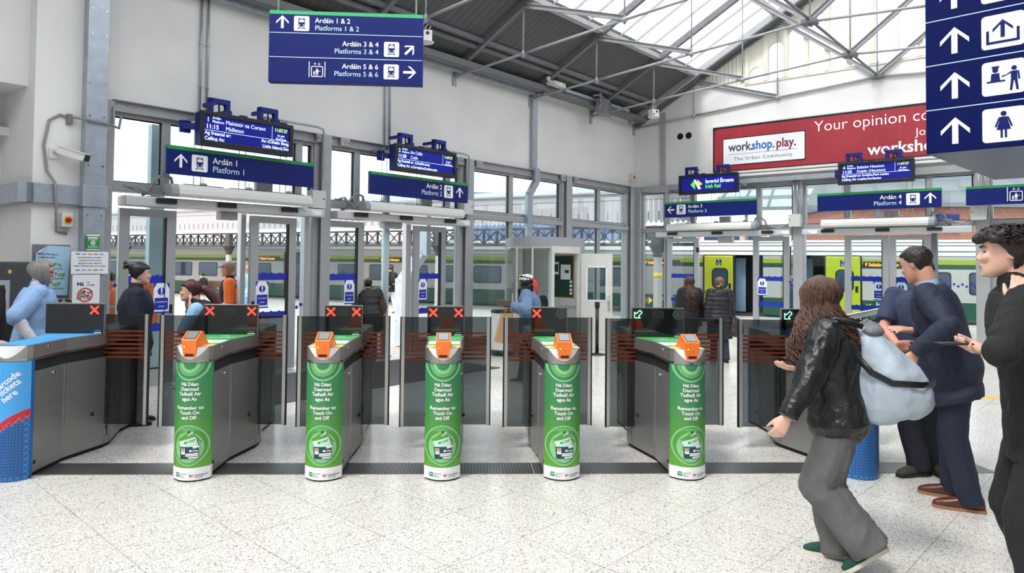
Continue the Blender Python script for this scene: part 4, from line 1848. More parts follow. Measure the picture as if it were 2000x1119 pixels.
def gate(x, wd, label, kind, lamps, fl, frt, reader=True):
    t = thing('ticket_gate', label, 'ticket gate', T((x, 5.53, 0)), 'row of ticket gates')
    w_ = wd / 2
    # steel cabinet, kinked in plan
    half = [(HW, .1), (HW, .56), (w_, 1.0), (w_, 1.12), (HW, 1.56), (HW, 2.0)]

    def outline(o=0, y0=.1, y1=2.0):
        r = [(a + o, max(b_, y0)) for a, b_ in half]
        return [(-a, b_) for a, b_ in r][::-1] + r if False else r + [(-a, b_) for a, b_ in reversed(r)]
    m = MB(STEEL)
    m.prism(outline(-.004), .035, .81)
    m.use(RUBBER)
    m.prism(outline(-.02), .0, .035)
    m.prism(outline(-.016), .81, .9)
    m.use(STEEL)
    m.build('cabinet', t)
    m = MB(STEELH)
    for sg in (-1, 1):
        for (a, b_) in ((HW, .56), (w_, 1.0), (w_, 1.1)):
            m.box(sg * (a - .003) - .004, sg * (a - .003) + .004, b_ - .004, b_ + .004, .035, .81)
        m.bar((sg * (HW + .001), .12, .905), (sg * (HW + .001), .56, .905), .006, .012)
        m.bar((sg * (HW + .001), .56, .905), (sg * (w_ + .001), 1.0, .905), .006, .012)
        m.use(STEELH)
        m.tube([(sg * (HW - .01), .38, .765), (sg * (HW + .012), .38, .765)], .011, 8)
        m.tube([(sg * (HW - .01), .3, .985), (sg * (HW + .008), .3, .985)], .011, 8)
        m.use(SLOT)
        m.tube([(sg * (HW - .01), .16, .11), (sg * (HW + .0), .16, .11)], .016, 10)
        f = .8
        xx = HW + (w_ - HW) * (f - .56) / .44
        m.tube([(sg * (xx - .03), .86 - .01, .33), (sg * (xx + .022), .86, .33)], .018, 12)
        m.box(sg * (w_ - .004) - .003, sg * (w_ - .004) + .003, 1.045, 1.055, .1, .8)
        for z in (.16, .27, .45, .6, .72):
            m.box(sg * (w_ - .004) - .004, sg * (w_ - .004) + .004, 1.02, 1.035, z, z + .035)
        m.use(STEELH)
    m.build('seams_and_screws', t)
    # curved front column
    m = MB(GT if kind == 'green' else BLUED)
    m.prism(arcpoly(.13), .012, .905, False)
    if kind == 'green':
        m.use(GREYW)
        m.prism(arcpoly(.132, hw=HW + .0006, off=-.0008), .012, .105)
        base_logos(m)
        m.warp = None
    m.use(RUBBER)
    m.prism(arcpoly(.13, hw=HW - .004, off=.004), 0, .012)
    m.build('front_column', t, None, 'green printed curved front' if kind == 'green' else 'blue printed curved front')
    green_art(t) if kind == 'green' else blue_art(t, kind == 'bluew')
    # rear column
    m = MB(GT if kind == 'green' else BLUED)
    m.prism([(-a, 2.1 - b_) for a, b_ in arcpoly(.13)], .012, .905)
    m.build('rear_column', t)
    # top cap
    m = MB(STEEL)
    cap = [(HW + .002, .1), (HW + .002, .56), (w_ + .002, 1.0), (w_ + .002, 1.12), (HW + .002, 1.56), (HW + .002, 2.0)]
    front = [(-HW + 2 * HW * i / 14, yf(-HW + 2 * HW * i / 14) - .004) for i in range(1, 14)]
    back = [(-a, 2.1 - b_) for a, b_ in front]
    pl = [(-a, b_) for a, b_ in reversed(cap)] + front + cap + back
    m.prism(pl, .918, 1.02)
    m.use(STEELH)
    m.prism([(a * 1.01, b_) for a, b_ in pl], .904, .919)
    m.build('top_cap', t)
    m = MB(GREYW)
    m.warp = cwarp(.0062)
    n = 16
    for i in range(n):
        a, b_ = -.118 + .236 * i / n, -.118 + .236 * (i + 1) / n
        za, zb = .928 + .092 * (abs(a) / .118) ** 2, .928 + .092 * (abs(b_) / .118) ** 2
        m.add([(a, 0, za), (b_, 0, zb), (b_, 0, 1.021), (a, 0, 1.021)], [(0, 1, 2, 3)])
    m.build('white_cap_panel', t, None, 'white U-shaped panel on the steel cap')
    # printed top sheet
    m = MB(mat('top_sheet_yellow', (236, 226, 110), .4) if kind == 'green' else BLUEW)
    sh = [(-.125, .09), (.125, .09), (.125, .3), (-.125, .3)]
    zt = 1.0212

    def sheet(x0, y0, x1, y1):
        m.add([(-x0, y0, zt), (x0, y0, zt), (x1, y1, zt), (-x1, y1, zt)], [(0, 1, 2, 3)])
    sheet(.128, .06, .128, .2)
    m.use(MGREEN if kind == 'green' else BLUEW)
    sheet(.128, .2, .128, .3)
    m.use(GREYW if kind == 'green' else BLUEW)
    sheet(.128, .3, .128, .5)
    m.use(mat('top_sheet_green', (66, 168, 92), .4) if kind == 'green' else BLUEW)
    sheet(.128, .5, .128, .56)
    sheet(.128, .56, w_ - .012, .94)
    m.use(GREYW)
    m.M = Matrix(((1, 0, 0, 0), (0, 0, 1, 0), (0, 1, 0, 1.0222), (0, 0, 0, 1)))
    if kind == 'green':
        for k in range(5):
            m.rect(-.11 + .05 * k, -.07 + .05 * k, .7, .714)
            m.rect(-.09 + .04 * k, -.06 + .04 * k, .655, .669)
        m.text('TFI', 0, .78, .06, 'C', .03)
    else:
        for i in range(4):
            for k in range(6):
                m.rect(-.14 + .05 * k, -.1 + .05 * k, .6 + .07 * i, .61 + .07 * i)
    m.build('top_sheet', t, None, 'printed sheet on the cabinet top')
    if reader:
        rd = bpy.data.objects.new('x', None)
        bpy.data.objects.remove(rd)
        prof = [(-.014, .945), (-.03, 1.075), (-.026, 1.083), (.085, 1.136), (.1, 1.134), (.2, 1.05), (.22, 1.021), (.02, 1.021), (.02, .945)]
        hw = [.044, .057, .058, .058, .058, .058, .066, .06, .045]
        m = MB(ORANGE)
        n = len(prof)
        m.add([(-h, p[0], p[1]) for h, p in zip(hw, prof)] + [(h, p[0], p[1]) for h, p in zip(hw, prof)],
              [(i, (i + 1) % n, (i + 1) % n + n, i + n) for i in range(n)] + [(0, 8, 7, 1), (1, 7, 6, 5), (1, 5, 4, 3), (1, 3, 2)] + [tuple(q + n for q in f) for f in ((1, 7, 8, 0), (5, 6, 7, 1), (3, 4, 5, 1), (2, 3, 1))])
        m.ell((0, .2, 1.021), (.075, .06, .006), 16, 6)
        m.M = None
        m.ell((0, -.0255, 1.02), (.007, .004, .007), 10, 6)
        r_ = m.build('card_reader', t, None, 'orange card reader')
        m = MB(LCD)
        for (a, b_, mt, o) in ((.046, .85, INK, .0012), (.04, .75, LCD, .0022)):
            m.use(mt)
            y0_, z0_, y1_, z1_ = -.026, 1.083, .085, 1.136
            c0, c1_ = (1 - b_) / 2 - .02, 1 - (1 - b_) / 2 + .0
            P = [(y0_ + (y1_ - y0_) * c, z0_ + (z1_ - z0_) * c + o) for c in (c0, c1_)]
            m.add([(-a, P[0][0], P[0][1]), (a, P[0][0], P[0][1]), (a, P[1][0], P[1][1]), (-a, P[1][0], P[1][1])], [(0, 1, 2, 3)])
        m.build('screen', r_)
        m = MB(SLOT)
        m.box(-.031, .031, -.024, -.012, .956, .971)
        m.use(mat('yellow_green_led', (196, 240, 40), .4, emit=1.2))
        m.ell((-.035, -.0262, 1.026), (.004, .003, .005), 8, 6)
        m.use(ORANGE)
        m.build('ticket_slot', r_)
    # tall display at mid length
    m = MB(GREYD)
    m.bbox(-w_, w_, .95, .985, 1.005, 1.285, .004)
    m.use(STEELH)
    m.box(-w_, w_, .949, .987, 1.283, 1.288)
    m.build('display_housing', t)
    m = MB(DGLASS)
    m.rect(-w_ + .006, w_ - .006, 1.012, 1.28, .9485)
    m.build('display_glass', t, None, 'dark reflective display glass')
    for xx, kd in lamps:
        y = .9465
        if kd == 'x':
            m = MB(INK)
            m.rrect(xx - .052, xx + .052, 1.185, 1.272, .008, y + .001)
            m.use(REDLED)
            for a in (45, -45):
                c, s_ = cos(R(a)), sin(R(a))
                m.poly([(xx + u * c - v * s_, 1.229 + u * s_ + v * c) for u, v in ((-.05, -.0075), (.05, -.0075), (.05, .0075), (-.05, .0075))], y - .0005 * (a > 0))
            m.build('red_cross_lamp', t, None, 'lit red cross')
        elif kd == 'a':
            m = MB(INK)
            m.rrect(xx - .052, xx + .052, 1.185, 1.272, .008, y + .001)
            m.use(GRNLED)
            P = [(-.034, -.034), (.018, -.034), (.003, -.019), (.036, .016), (.016, .036), (-.019, .003), (-.034, .018)]
            for (a, b_), (c, d_) in zip(P, P[1:] + P[:1]):
                m.bar((xx + a, y - .001, 1.229 + b_), (xx + c, y - .001, 1.229 + d_), .002, .006, (0, 1, 0)) if False else None
                dx, dz = c - a, d_ - b_
                L = math.hypot(dx, dz)
                nx, nz = -dz / L * .0035, dx / L * .0035
                m.poly([(xx + a - nx, 1.229 + b_ - nz), (xx + c - nx, 1.229 + d_ - nz), (xx + c + nx, 1.229 + d_ + nz), (xx + a + nx, 1.229 + b_ + nz)], y - .001)
            m.build('green_arrow_lamp', t, None, 'lit green arrow')
        else:
            m = MB(GREYD)
            m.ring(xx, 1.229, .047, .043, y, 24)
            m.use(INK)
            m.disc(xx, 1.229, .043, y, 24)
            m.use(GREYD)
            for a in (45, -45):
                c, s_ = cos(R(a)), sin(R(a))
                for o in (-.01, .01):
                    m.poly([(xx + u * c - v * s_, 1.229 + u * s_ + v * c) for u, v in ((-.036, o - .0015), (.036, o - .0015), (.036, o + .0015), (-.036, o + .0015))], y - .0005)
            m.build('unlit_lamp', t, None, 'unlit round lamp')
    m = MB(INK)
    m.rrect(-.055, .055, 1.187, 1.266, .006, .9475)
    m.use(GREYW)
    m.rect(w_ - .09, w_ - .025, 1.026, 1.033, .947)
    m.use(GREYD)
    m.rect(w_ - .08, w_ - .03, 1.045, 1.052, .947)
    m.build('display_print', t)
    # smoked flaps with orange stripes
    for edge, y, sg in ((fl, .92, -1), (frt, 1.0, 1)):
        if edge is None:
            continue
        e = edge - x
        inner = sg * (w_ - .03)
        a, b_ = (e, inner) if sg < 0 else (inner, e)
        m = MB(TINT)
        m.bbox(a, b_, y - .006, y + .006, .21, 1.19, .002)
        f = m.build('flap', t, None, 'smoked glass flap with orange stripes')
        m = MB(STEELH)
        m.box(*((e, e + .028) if sg < 0 else (e - .028, e)), y - .012, y + .012, .205, 1.192)
        m.use(RUBBER)
        m.box(*((e - .012, e) if sg < 0 else (e, e + .012)), y - .014, y + .014, .205, 1.192)
        m.build('edge_strip', f)
        m = MB(STRIPE)
        lo, hi = (a + .04, b_ - .0) if sg < 0 else (a + .0, b_ - .04)
        for k in range(7):
            m.rect(lo, hi, .8 + .0385 * k, .816 + .0385 * k, y - .0075)
            m.box(lo, hi, y - .0072, y + .0072, .8 + .0385 * k, .816 + .0385 * k)
        m.build('orange_stripes', f)
    return t


X_, A_, O_ = 'x', 'a', 'o'
gate(-3.41, .515, 'leftmost ticket gate, blue with slanting white words', 'bluew', [(.17, X_)], None, -2.787, False)
gate(-2.045, .482, 'green wrapped ticket gate with wide display, first from the left', 'green', [(-.185, X_), (.185, X_)], -2.641, -1.561)
gate(-1.04, .336, 'green wrapped ticket gate second from the left', 'green', [(-.115, X_), (.115, X_)], -1.433, -.637)
gate(-.118, .336, 'green ticket gate in the middle of the row, seen straight on', 'green', [(-.115, X_), (.115, X_)], -.514, .285)
gate(.825, .332, 'green ticket gate with one red cross and one unlit lamp', 'green', [(-.115, X_), (.115, O_)], .416, 1.217)
gate(1.83, .488, 'green ticket gate with a lit green arrow, furthest right of the green ones', 'green', [(-.185, A_), (.185, O_)], 1.35, 2.446)
gate(3.25, .53, 'blue diamond-patterned ticket gate behind the walking woman', 'blue', [(-.2, A_)], 2.574, 3.95, False)

# ------------------------------------------------------------------ notices on the pier and column
t = thing('poster', 'pale blue travel card poster with a curled corner on a grey board', 'poster', Lp(14.07, .27, 1.22))
m = MB(GREYD)
m.box(-.03, .36, -.0, .02, .0, .62)
m.build('poster_board', t)
m = MB(mat('pale_blue_paper', (176, 212, 236), .5))
m.add([(0, -.012, .04), (.34, -.012, .02), (.355, -.02, .6), (.12, -.012, .61), (0, -.012, .52)], [(0, 1, 2, 3, 4)])
m.use(GREYW)
m.add([(0, -.013, .52), (.12, -.013, .61), (.03, -.06, .53)], [(0, 1, 2)])
m.build('sheet', t)
m = MB(mat('dark_navy_ink', (20, 30, 60), .5))
m.text('Which TFI Leap Card', .02, .5, .028, 'L', .016, -.0145, -1)
m.text('is right for you?', .02, .465, .028, 'L', .016, -.0145, -1)
m.use(MGREEN)
random.seed(3)
for i, (x, z) in enumerate(((.06, .38), (.17, .38), (.27, .38), (.18, .27), (.27, .26), (.22, .15))):
    m.disc(x, z, .032, -.014, 14, .022)
    m.disc(x + .028, z + .015, .016, -.0142, 10)
    m.poly([(x - .02, z), (x - .055, z + .03), (x - .05, z + .005)], -.0142)
m.use(mat('poster_accent', (210, 190, 60), .5))
for x, z in ((.175, .375), (.265, .25), (.225, .145)):
    m.disc(x, z, .013, -.0146, 10)
m.use(GREYD)
for z in (.34, .335, .225, .22, .11, .1):
    m.rect(.05, .13, z - .002, z + .002, -.0142)
    m.rect(.17, .3, z - .002, z + .002, -.0142)
m.build('poster_print', t)
t = thing('notice', 'white notice in capitals about gates closing two minutes before trains leave', 'notice', Lp(13.75, .43, 1.5))
m = MB(GREYW)
m.box(0, .41, -.004, .0, 0, .265)
m.build('sheet', t)
m = MB(INK)
for i, s_ in enumerate(('IN THE INTERESTS OF SAFETY', 'PLEASE NOTE THAT GATES', 'MUST BE CLOSED 2 MINUTES', 'PRIOR TO DEPARTURE OF ALL TRAINS')):
    m.text(s_, .205, .185 - .033 * i, .02, 'C', .012, -.0065)
m.rect(.105, .145, .112, .1145, -.0065)
for z in (.235, .045):
    for k, c in enumerate((LEAFG, BLUEW, ORANGE, LEAFG, BLUEW)):
        m.use(c)
        m.rect(.05 + k * .065, .095 + k * .065, z - .006, z + .006, -.0065)
m.build('notice_print', t)
t = thing('notice', 'small green notice with a red cross above the white capitals notice', 'notice', Lp(13.59, .43, 1.78))
m = MB(mat('notice_green', (22, 142, 66), .5))
m.box(0, .145, -.004, 0, 0, .19)
m.use(GREYW)
m.rect(0, .145, .17, .19, -.0045)
m.rect(0, .145, 0, .012, -.0045)
m.build('sheet', t)
m = MB(GREYW)
m.disc(.073, .09, .026, -.0055, 18)
m.rect(.015, .125, .14, .158, -.0055)
for z in (.128, .12, .05, .042, .03):
    m.rect(.02, .125, z, z + .003, -.0055)
m.use(REDP)
for a in (45, -45):
    c, s_ = cos(R(a)), sin(R(a))
    m.poly([(.073 + u * c - v * s_, .09 + u * s_ + v * c) for u, v in ((-.017, -.003), (.017, -.003), (.017, .003), (-.017, .003))], -.0065)
m.build('notice_print', t)
t = thing('notice', 'white No running or cycling notice with a red prohibition circle', 'notice', Lp(13.73, .43, 1.07))
m = MB(GREYW)
m.box(0, .3, -.004, 0, 0, .42)
m.build('sheet', t)
m = MB(INK)
m.text('Ná', .05, .29, .06, 'L', .03, -.0065)
m.text('rith', .15, .32, .028, 'L', .006, -.0065)
m.text('rothaigh', .15, .29, .028, 'L', .006, -.0065)
y = -.0066
for x in (.075, .145):
    m.ring(x, .15, .026, .021, y, 18)
for a, b_, c, d_ in ((.075, .15, .12, .165), (.12, .165, .145, .15), (.085, .2, .12, .165), (.085, .2, .12, .215), (.075, .18, .085, .2)):
    m.bar((a, y, b_), (c, y, d_), .004, .008, (0, 1, 0))
m.disc(.13, .22, .014, y, 10)
for a, b_, c, d_ in ((.19, .21, .17, .18), (.17, .18, .2, .155), (.17, .18, .145, .165), (.19, .21, .225, .215), (.19, .205, .15, .215)):
    m.bar((a, y, b_), (c, y, d_), .004, .012, (0, 1, 0))
m.disc(.205, .225, .013, y, 10)
m.use(mat('prohibition_red', (206, 70, 40), .5))
m.ring(.14, .18, .085, .07, -.0076, 30)
c, s_ = cos(R(-45)), sin(R(-45))
m.poly([(.14 + u * c - v * s_, .18 + u * s_ + v * c) for u, v in ((-.075, -.007), (.075, -.007), (.075, .007), (-.075, .007))], -.0078)
m.text('No', .075, .03, .07, 'L', .03, -.0065)
m.text('running', .165, .06, .032, 'L', .008, -.0065)
m.text('cycling', .165, .025, .032, 'L', .008, -.0065)
m.build('notice_print', t)

# ticket machine and shelf at the far left
t = thing('ticket_machine', 'dark grey ticket machine at the left edge of the picture', 'ticket machine', T((-4.98, 7.6, 0)) @ rz(-8))
m = MB(mat('machine_grey', (62, 66, 72), .45))
m.bbox(-.42, .4, .0, .5, 0, 1.64, .02)
m.build('machine_body', t)
m = MB(mat('machine_panel', (168, 172, 176), .4))
m.bbox(-.36, .35, -.025, .02, .1, 1.45, .01)
m.use(NAVY)
m.rect(-.2, .31, 1.12, 1.4, -.027)
m.use(SLOT)
m.rect(.1, .28, .7, .95, -.027)
m.use(GREYW)
m.rrect(.15, .27, .4, .55, .01, -.027)
m.use(YEL)
m.disc(.34, 1.54, .022, -.003, 14)
m.build('machine_front', t)
t = thing('wall_shelf', 'narrow grey shelf below the pale blue poster with two small black clips', 'shelf', Lp(14.0, .25, 1.1))
m = MB(BOXG)
m.bbox(0, .38, -.14, 0, 0, .06, .01)
m.use(BLACK)
m.bar((.12, -.07, .065), (.2, -.07, .09), .04, .02)
m.bar((.24, -.07, .09), (.32, -.07, .065), .04, .02)
m.build('shelf_body', t)

# ------------------------------------------------------------------ staff kiosk
def kio(s_, d_):
    return (-s_, -d_)


KW = mat('kiosk_cream', (212, 212, 206), .5, var=.04, vscale=5)
KG = mat('kiosk_grey_band', (158, 160, 166), .4)
arc = [(6.08 + .41 * sin(R(a)), 1.33 + .41 * cos(R(a))) for a in range(0, 135, 9)]
outl = [(4.95, .22), (4.95, 1.74), (5.12, 1.74), (6.02, 1.74)] + arc + [(5.56, .22)]
t = thing('kiosk', 'small staff kiosk with a curved glass front, notice board inside and open door', 'kiosk', LF)
m = MB(KG)
m.prism([kio(*p) for p in outl], 2.0, 2.17)
m.use(KW)
m.prism([kio(5.25 + (p[0] - 5.25) * .98, 1.0 + (p[1] - 1.0) * .98) for p in outl], 1.96, 2.0)
m.build('roof_band', t, None, 'grey fascia band')
m = MB(KW)
m.box(-6.05, -4.95, -1.74, -1.7, 1.87, 2.0)
m.box(-6.06, -5.98, -1.76, -1.68, 0, 1.87)
m.box(-5.14, -5.08, -1.75, -1.68, 0, 1.87)
m.box(-4.99, -4.95, -1.74, -.22, 0, 2.0)
m.box(-5.12, -4.95, -1.74, -1.7, 0, 2.0)
m.box(-5.55, -4.95, -.26, -.22, 0, 2.0)
for k in range(7):
    m.box(-5.52 + .08 * k, -5.51 + .08 * k, -.28, -.26, 0, 2.0)
m.box(-6.5, -4.95, -1.74, -.22, -.0, .012)
m.build('kiosk_frame', t)
m = MB(GLASS)
wall = outl[3:]
for z0_, z1_, mt in ((.0, .78, KW), (.78, 1.96, GLASS)):
    m.use(mt)
    for (a, b_), (c, d_) in zip(wall, wall[1:]):
        m.add([(-a, -b_, z0_), (-c, -d_, z0_), (-c, -d_, z1_), (-a, -b_, z1_)], [(0, 1, 2, 3)])
m.build('curved_glass_front', t)
m = MB(KW)
for i in (7, 12):
    a, b_ = wall[i]
    m.box(-a - .012, -a + .012, -b_ - .012, -b_ + .012, .78, 1.98)
m.prism([kio(5.3 + (p[0] - 5.3) * .99, 1.0 + (p[1] - 1.0) * .99) for p in outl[3:] + [(5.5, .6)]], .76, .8)
m.build('counter', t)
m = MB(mat('board_green', (20, 60, 46), .8))
m.box(-4.995, -4.99, -1.5, -.95, 1.0, 1.82)
m.use(mat('board_wood', (166, 112, 56), .6))
for q in ((-1.52, -1.5, .98, 1.84), (-.95, -.93, .98, 1.84), (-1.52, -.93, .98, 1.0), (-1.52, -.93, 1.82, 1.84)):
    m.box(-5.0, -4.985, *q)
m.use(GREYW)
m.box(-5.0, -4.996, -1.44, -1.2, 1.35, 1.65)
m.box(-5.0, -4.996, -1.15, -1.0, 1.45, 1.7)
for z in (1.05, 1.12, 1.2, 1.28):
    m.box(-5.0, -4.996, -1.48, -1.42, z, z + .05)
m.use(INK)
m.box(-5.002, -5.0, -1.4, -1.3, 1.48, 1.54)
m.box(-5.002, -5.0, -1.14, -1.02, 1.5, 1.66)
m.build('notice_board', t, None, 'green notice board in a wooden frame with pinned papers')
m = MB(GREYW)
m.box(-4.999, -4.99, -1.7, -1.55, 1.5, 1.72)
m.use(BOXG)
m.bbox(-5.04, -4.99, -1.6, -1.2, .82, .98, .008)
m.build('wall_fittings', t)
m = MB(KW)
a, b_ = Vector((-5.1, -1.76, 0)), Vector((-4.8, -2.29, 0))
dd = (b_ - a).normalized()
L_ = (b_ - a).length


def dq(mb, u0, u1, z0_, z1_, th=.04, off=0):
    n_ = Vector((dd.y, -dd.x, 0)) * th / 2
    o_ = Vector((dd.y, -dd.x, 0)) * off
    P = [a + dd * u0 - n_ + o_, a + dd * u1 - n_ + o_, a + dd * u1 + n_ + o_, a + dd * u0 + n_ + o_]
    mb.prism([(p.x, p.y) for p in P], z0_, z1_)


dq(m, 0, .12, .02, 1.87)
dq(m, L_ - .12, L_, .02, 1.87)
dq(m, .12, L_ - .12, .02, .97)
dq(m, .12, L_ - .12, 1.6, 1.87)
m.use(GREYW)
for u0, u1, z0_, z1_ in ((.1, .13, .95, 1.62), (L_ - .13, L_ - .1, .95, 1.62), (.1, L_ - .1, .94, .97), (.1, L_ - .1, 1.6, 1.63)):
    dq(m, u0, u1, z0_, z1_, .055)
d_o = m.build('door', t, None, 'open cream door with a window')
m = MB(GLASS)
dq(m, .13, L_ - .13, .97, 1.6, .008)
m.build('pane', d_o)
m = MB(STEELH)
n_ = Vector((dd.y, -dd.x, 0))
h0 = a + dd * (L_ - .07)
m.tube([h0 + n_ * sg + Vector((0, 0, z)) for sg, z in ((-.02, .78), (-.07, .8), (-.07, 1.02), (-.02, 1.04))], .012, 8)
m.tube([h0 + n_ * sg + Vector((0, 0, z)) for sg, z in ((.02, .78), (.07, .8), (.07, 1.02), (.02, 1.04))], .012, 8)
m.build('door_handle', d_o)
t = thing('monitor', 'black monitor on the kiosk counter behind the curved glass', 'monitor', Lp(6.14, 1.25, .8) @ rz(-60))
m = MB(BLACK)
m.bbox(-.2, .2, -.02, .02, .1, .38, .006)
m.bbox(-.1, .1, -.06, .1, 0, .015, .004)
m.bar((0, .03, .01), (0, .03, .2), .05, .03)
m.build('monitor_body', t)

t = thing('litter_bin', 'tall white cylindrical litter bin with black rim beside the kiosk', 'bin', T((.8, 12.95, 0)))
m = MB(OFFW)
m.lathe([(.21, .1), (.215, .12), (.215, .76), (.205, .78)], 24)
m.build('bin_body', t)
m = MB(BLACK)
m.lathe([(.2, 0), (.215, .02), (.215, .1)], 24)
m.lathe([(.22, .77), (.225, .8), (.2, .83), (.12, .84)], 24)
m.build('rim', t)
t = thing('barrier_post', 'black barrier post on a round base in front of the kiosk door', 'post', T((2.55, 13.05, 0)))
m = MB(BLACK)
m.lathe([(.17, 0), (.17, .012), (.06, .03), (.03, .04)], 24)
m.build('base', t)
m = MB(BLACK)
m.tube([(0, 0, .03), (0, 0, .92)], .033, 12)
m.bbox(-.04, .04, -.04, .04, .86, .97, .008)
m.build('pole', t)

# handrail behind the men on the right
t = thing('handrail', 'stainless steel handrail with glass infill behind the man in the suit', 'handrail', frame(LD, -RD, Vector((4.2, 7.6, 0))))
m = MB(STEELH)
m.tube([(-.3, 0, 1.12), (4.3, 0, 1.15), (4.42, 0, 1.13), (4.48, 0, 1.05), (4.48, 0, .9)], .035, 12)
m.build('rail', t)
for x in (.75, 2.5, 3.9):
    m = MB(STEELH)
    m.tube([(x, 0, 0), (x, 0, 1.12)], .03, 10)
    m.build('rail_post', t)
m = MB(GLASS)
for x0, x1 in ((.85, 2.4), (2.6, 3.8)):
    m.box(x0, x1, -.006, .006, .1, .95)
m.build('pane', t)
m = MB(YEL)
for k, (x, y) in enumerate(((6.6, 8.9), (6.7, 9.4), (6.75, 10.0))):
    m.box(x - .35, x + .45, y, y + .08, 0, .003)
    m.box(x - .35, x + .45, y + .14, y + .2, 0, .003)
tag(m.build('floor_marking'), 'yellow striped markings on the floor behind the man in black', 'floor marking')

# ------------------------------------------------------------------ platforms outside: train, canopies, buildings
U_ = Vector((22.2, -11.5, 0)).normalized()
N_ = Vector((-U_.y, U_.x, 0))
TF = frame(U_, N_, Vector((-13.57, 35, 0)))
TWHITE = mat('train_silver_white', (166, 166, 163), .35, var=.05, vscale=1)
TGRN = mat('train_dark_green', (16, 70, 52), .35)
TLIME = mat('train_lime', (146, 156, 30), .4)
TYEL = mat('train_door_lime', (160, 176, 28), .4)
TROOF = mat('train_roof', (186, 186, 184), .45, bump=.2, bscale=4, stretch=(.05, 6, 6))
TWIN = mat('train_window_glass', (48, 66, 88), .08)
TDARK = mat('train_interior', (44, 50, 58), .7)
LED = mat('amber_led_text', (255, 150, 60), .4, emit=1.6)


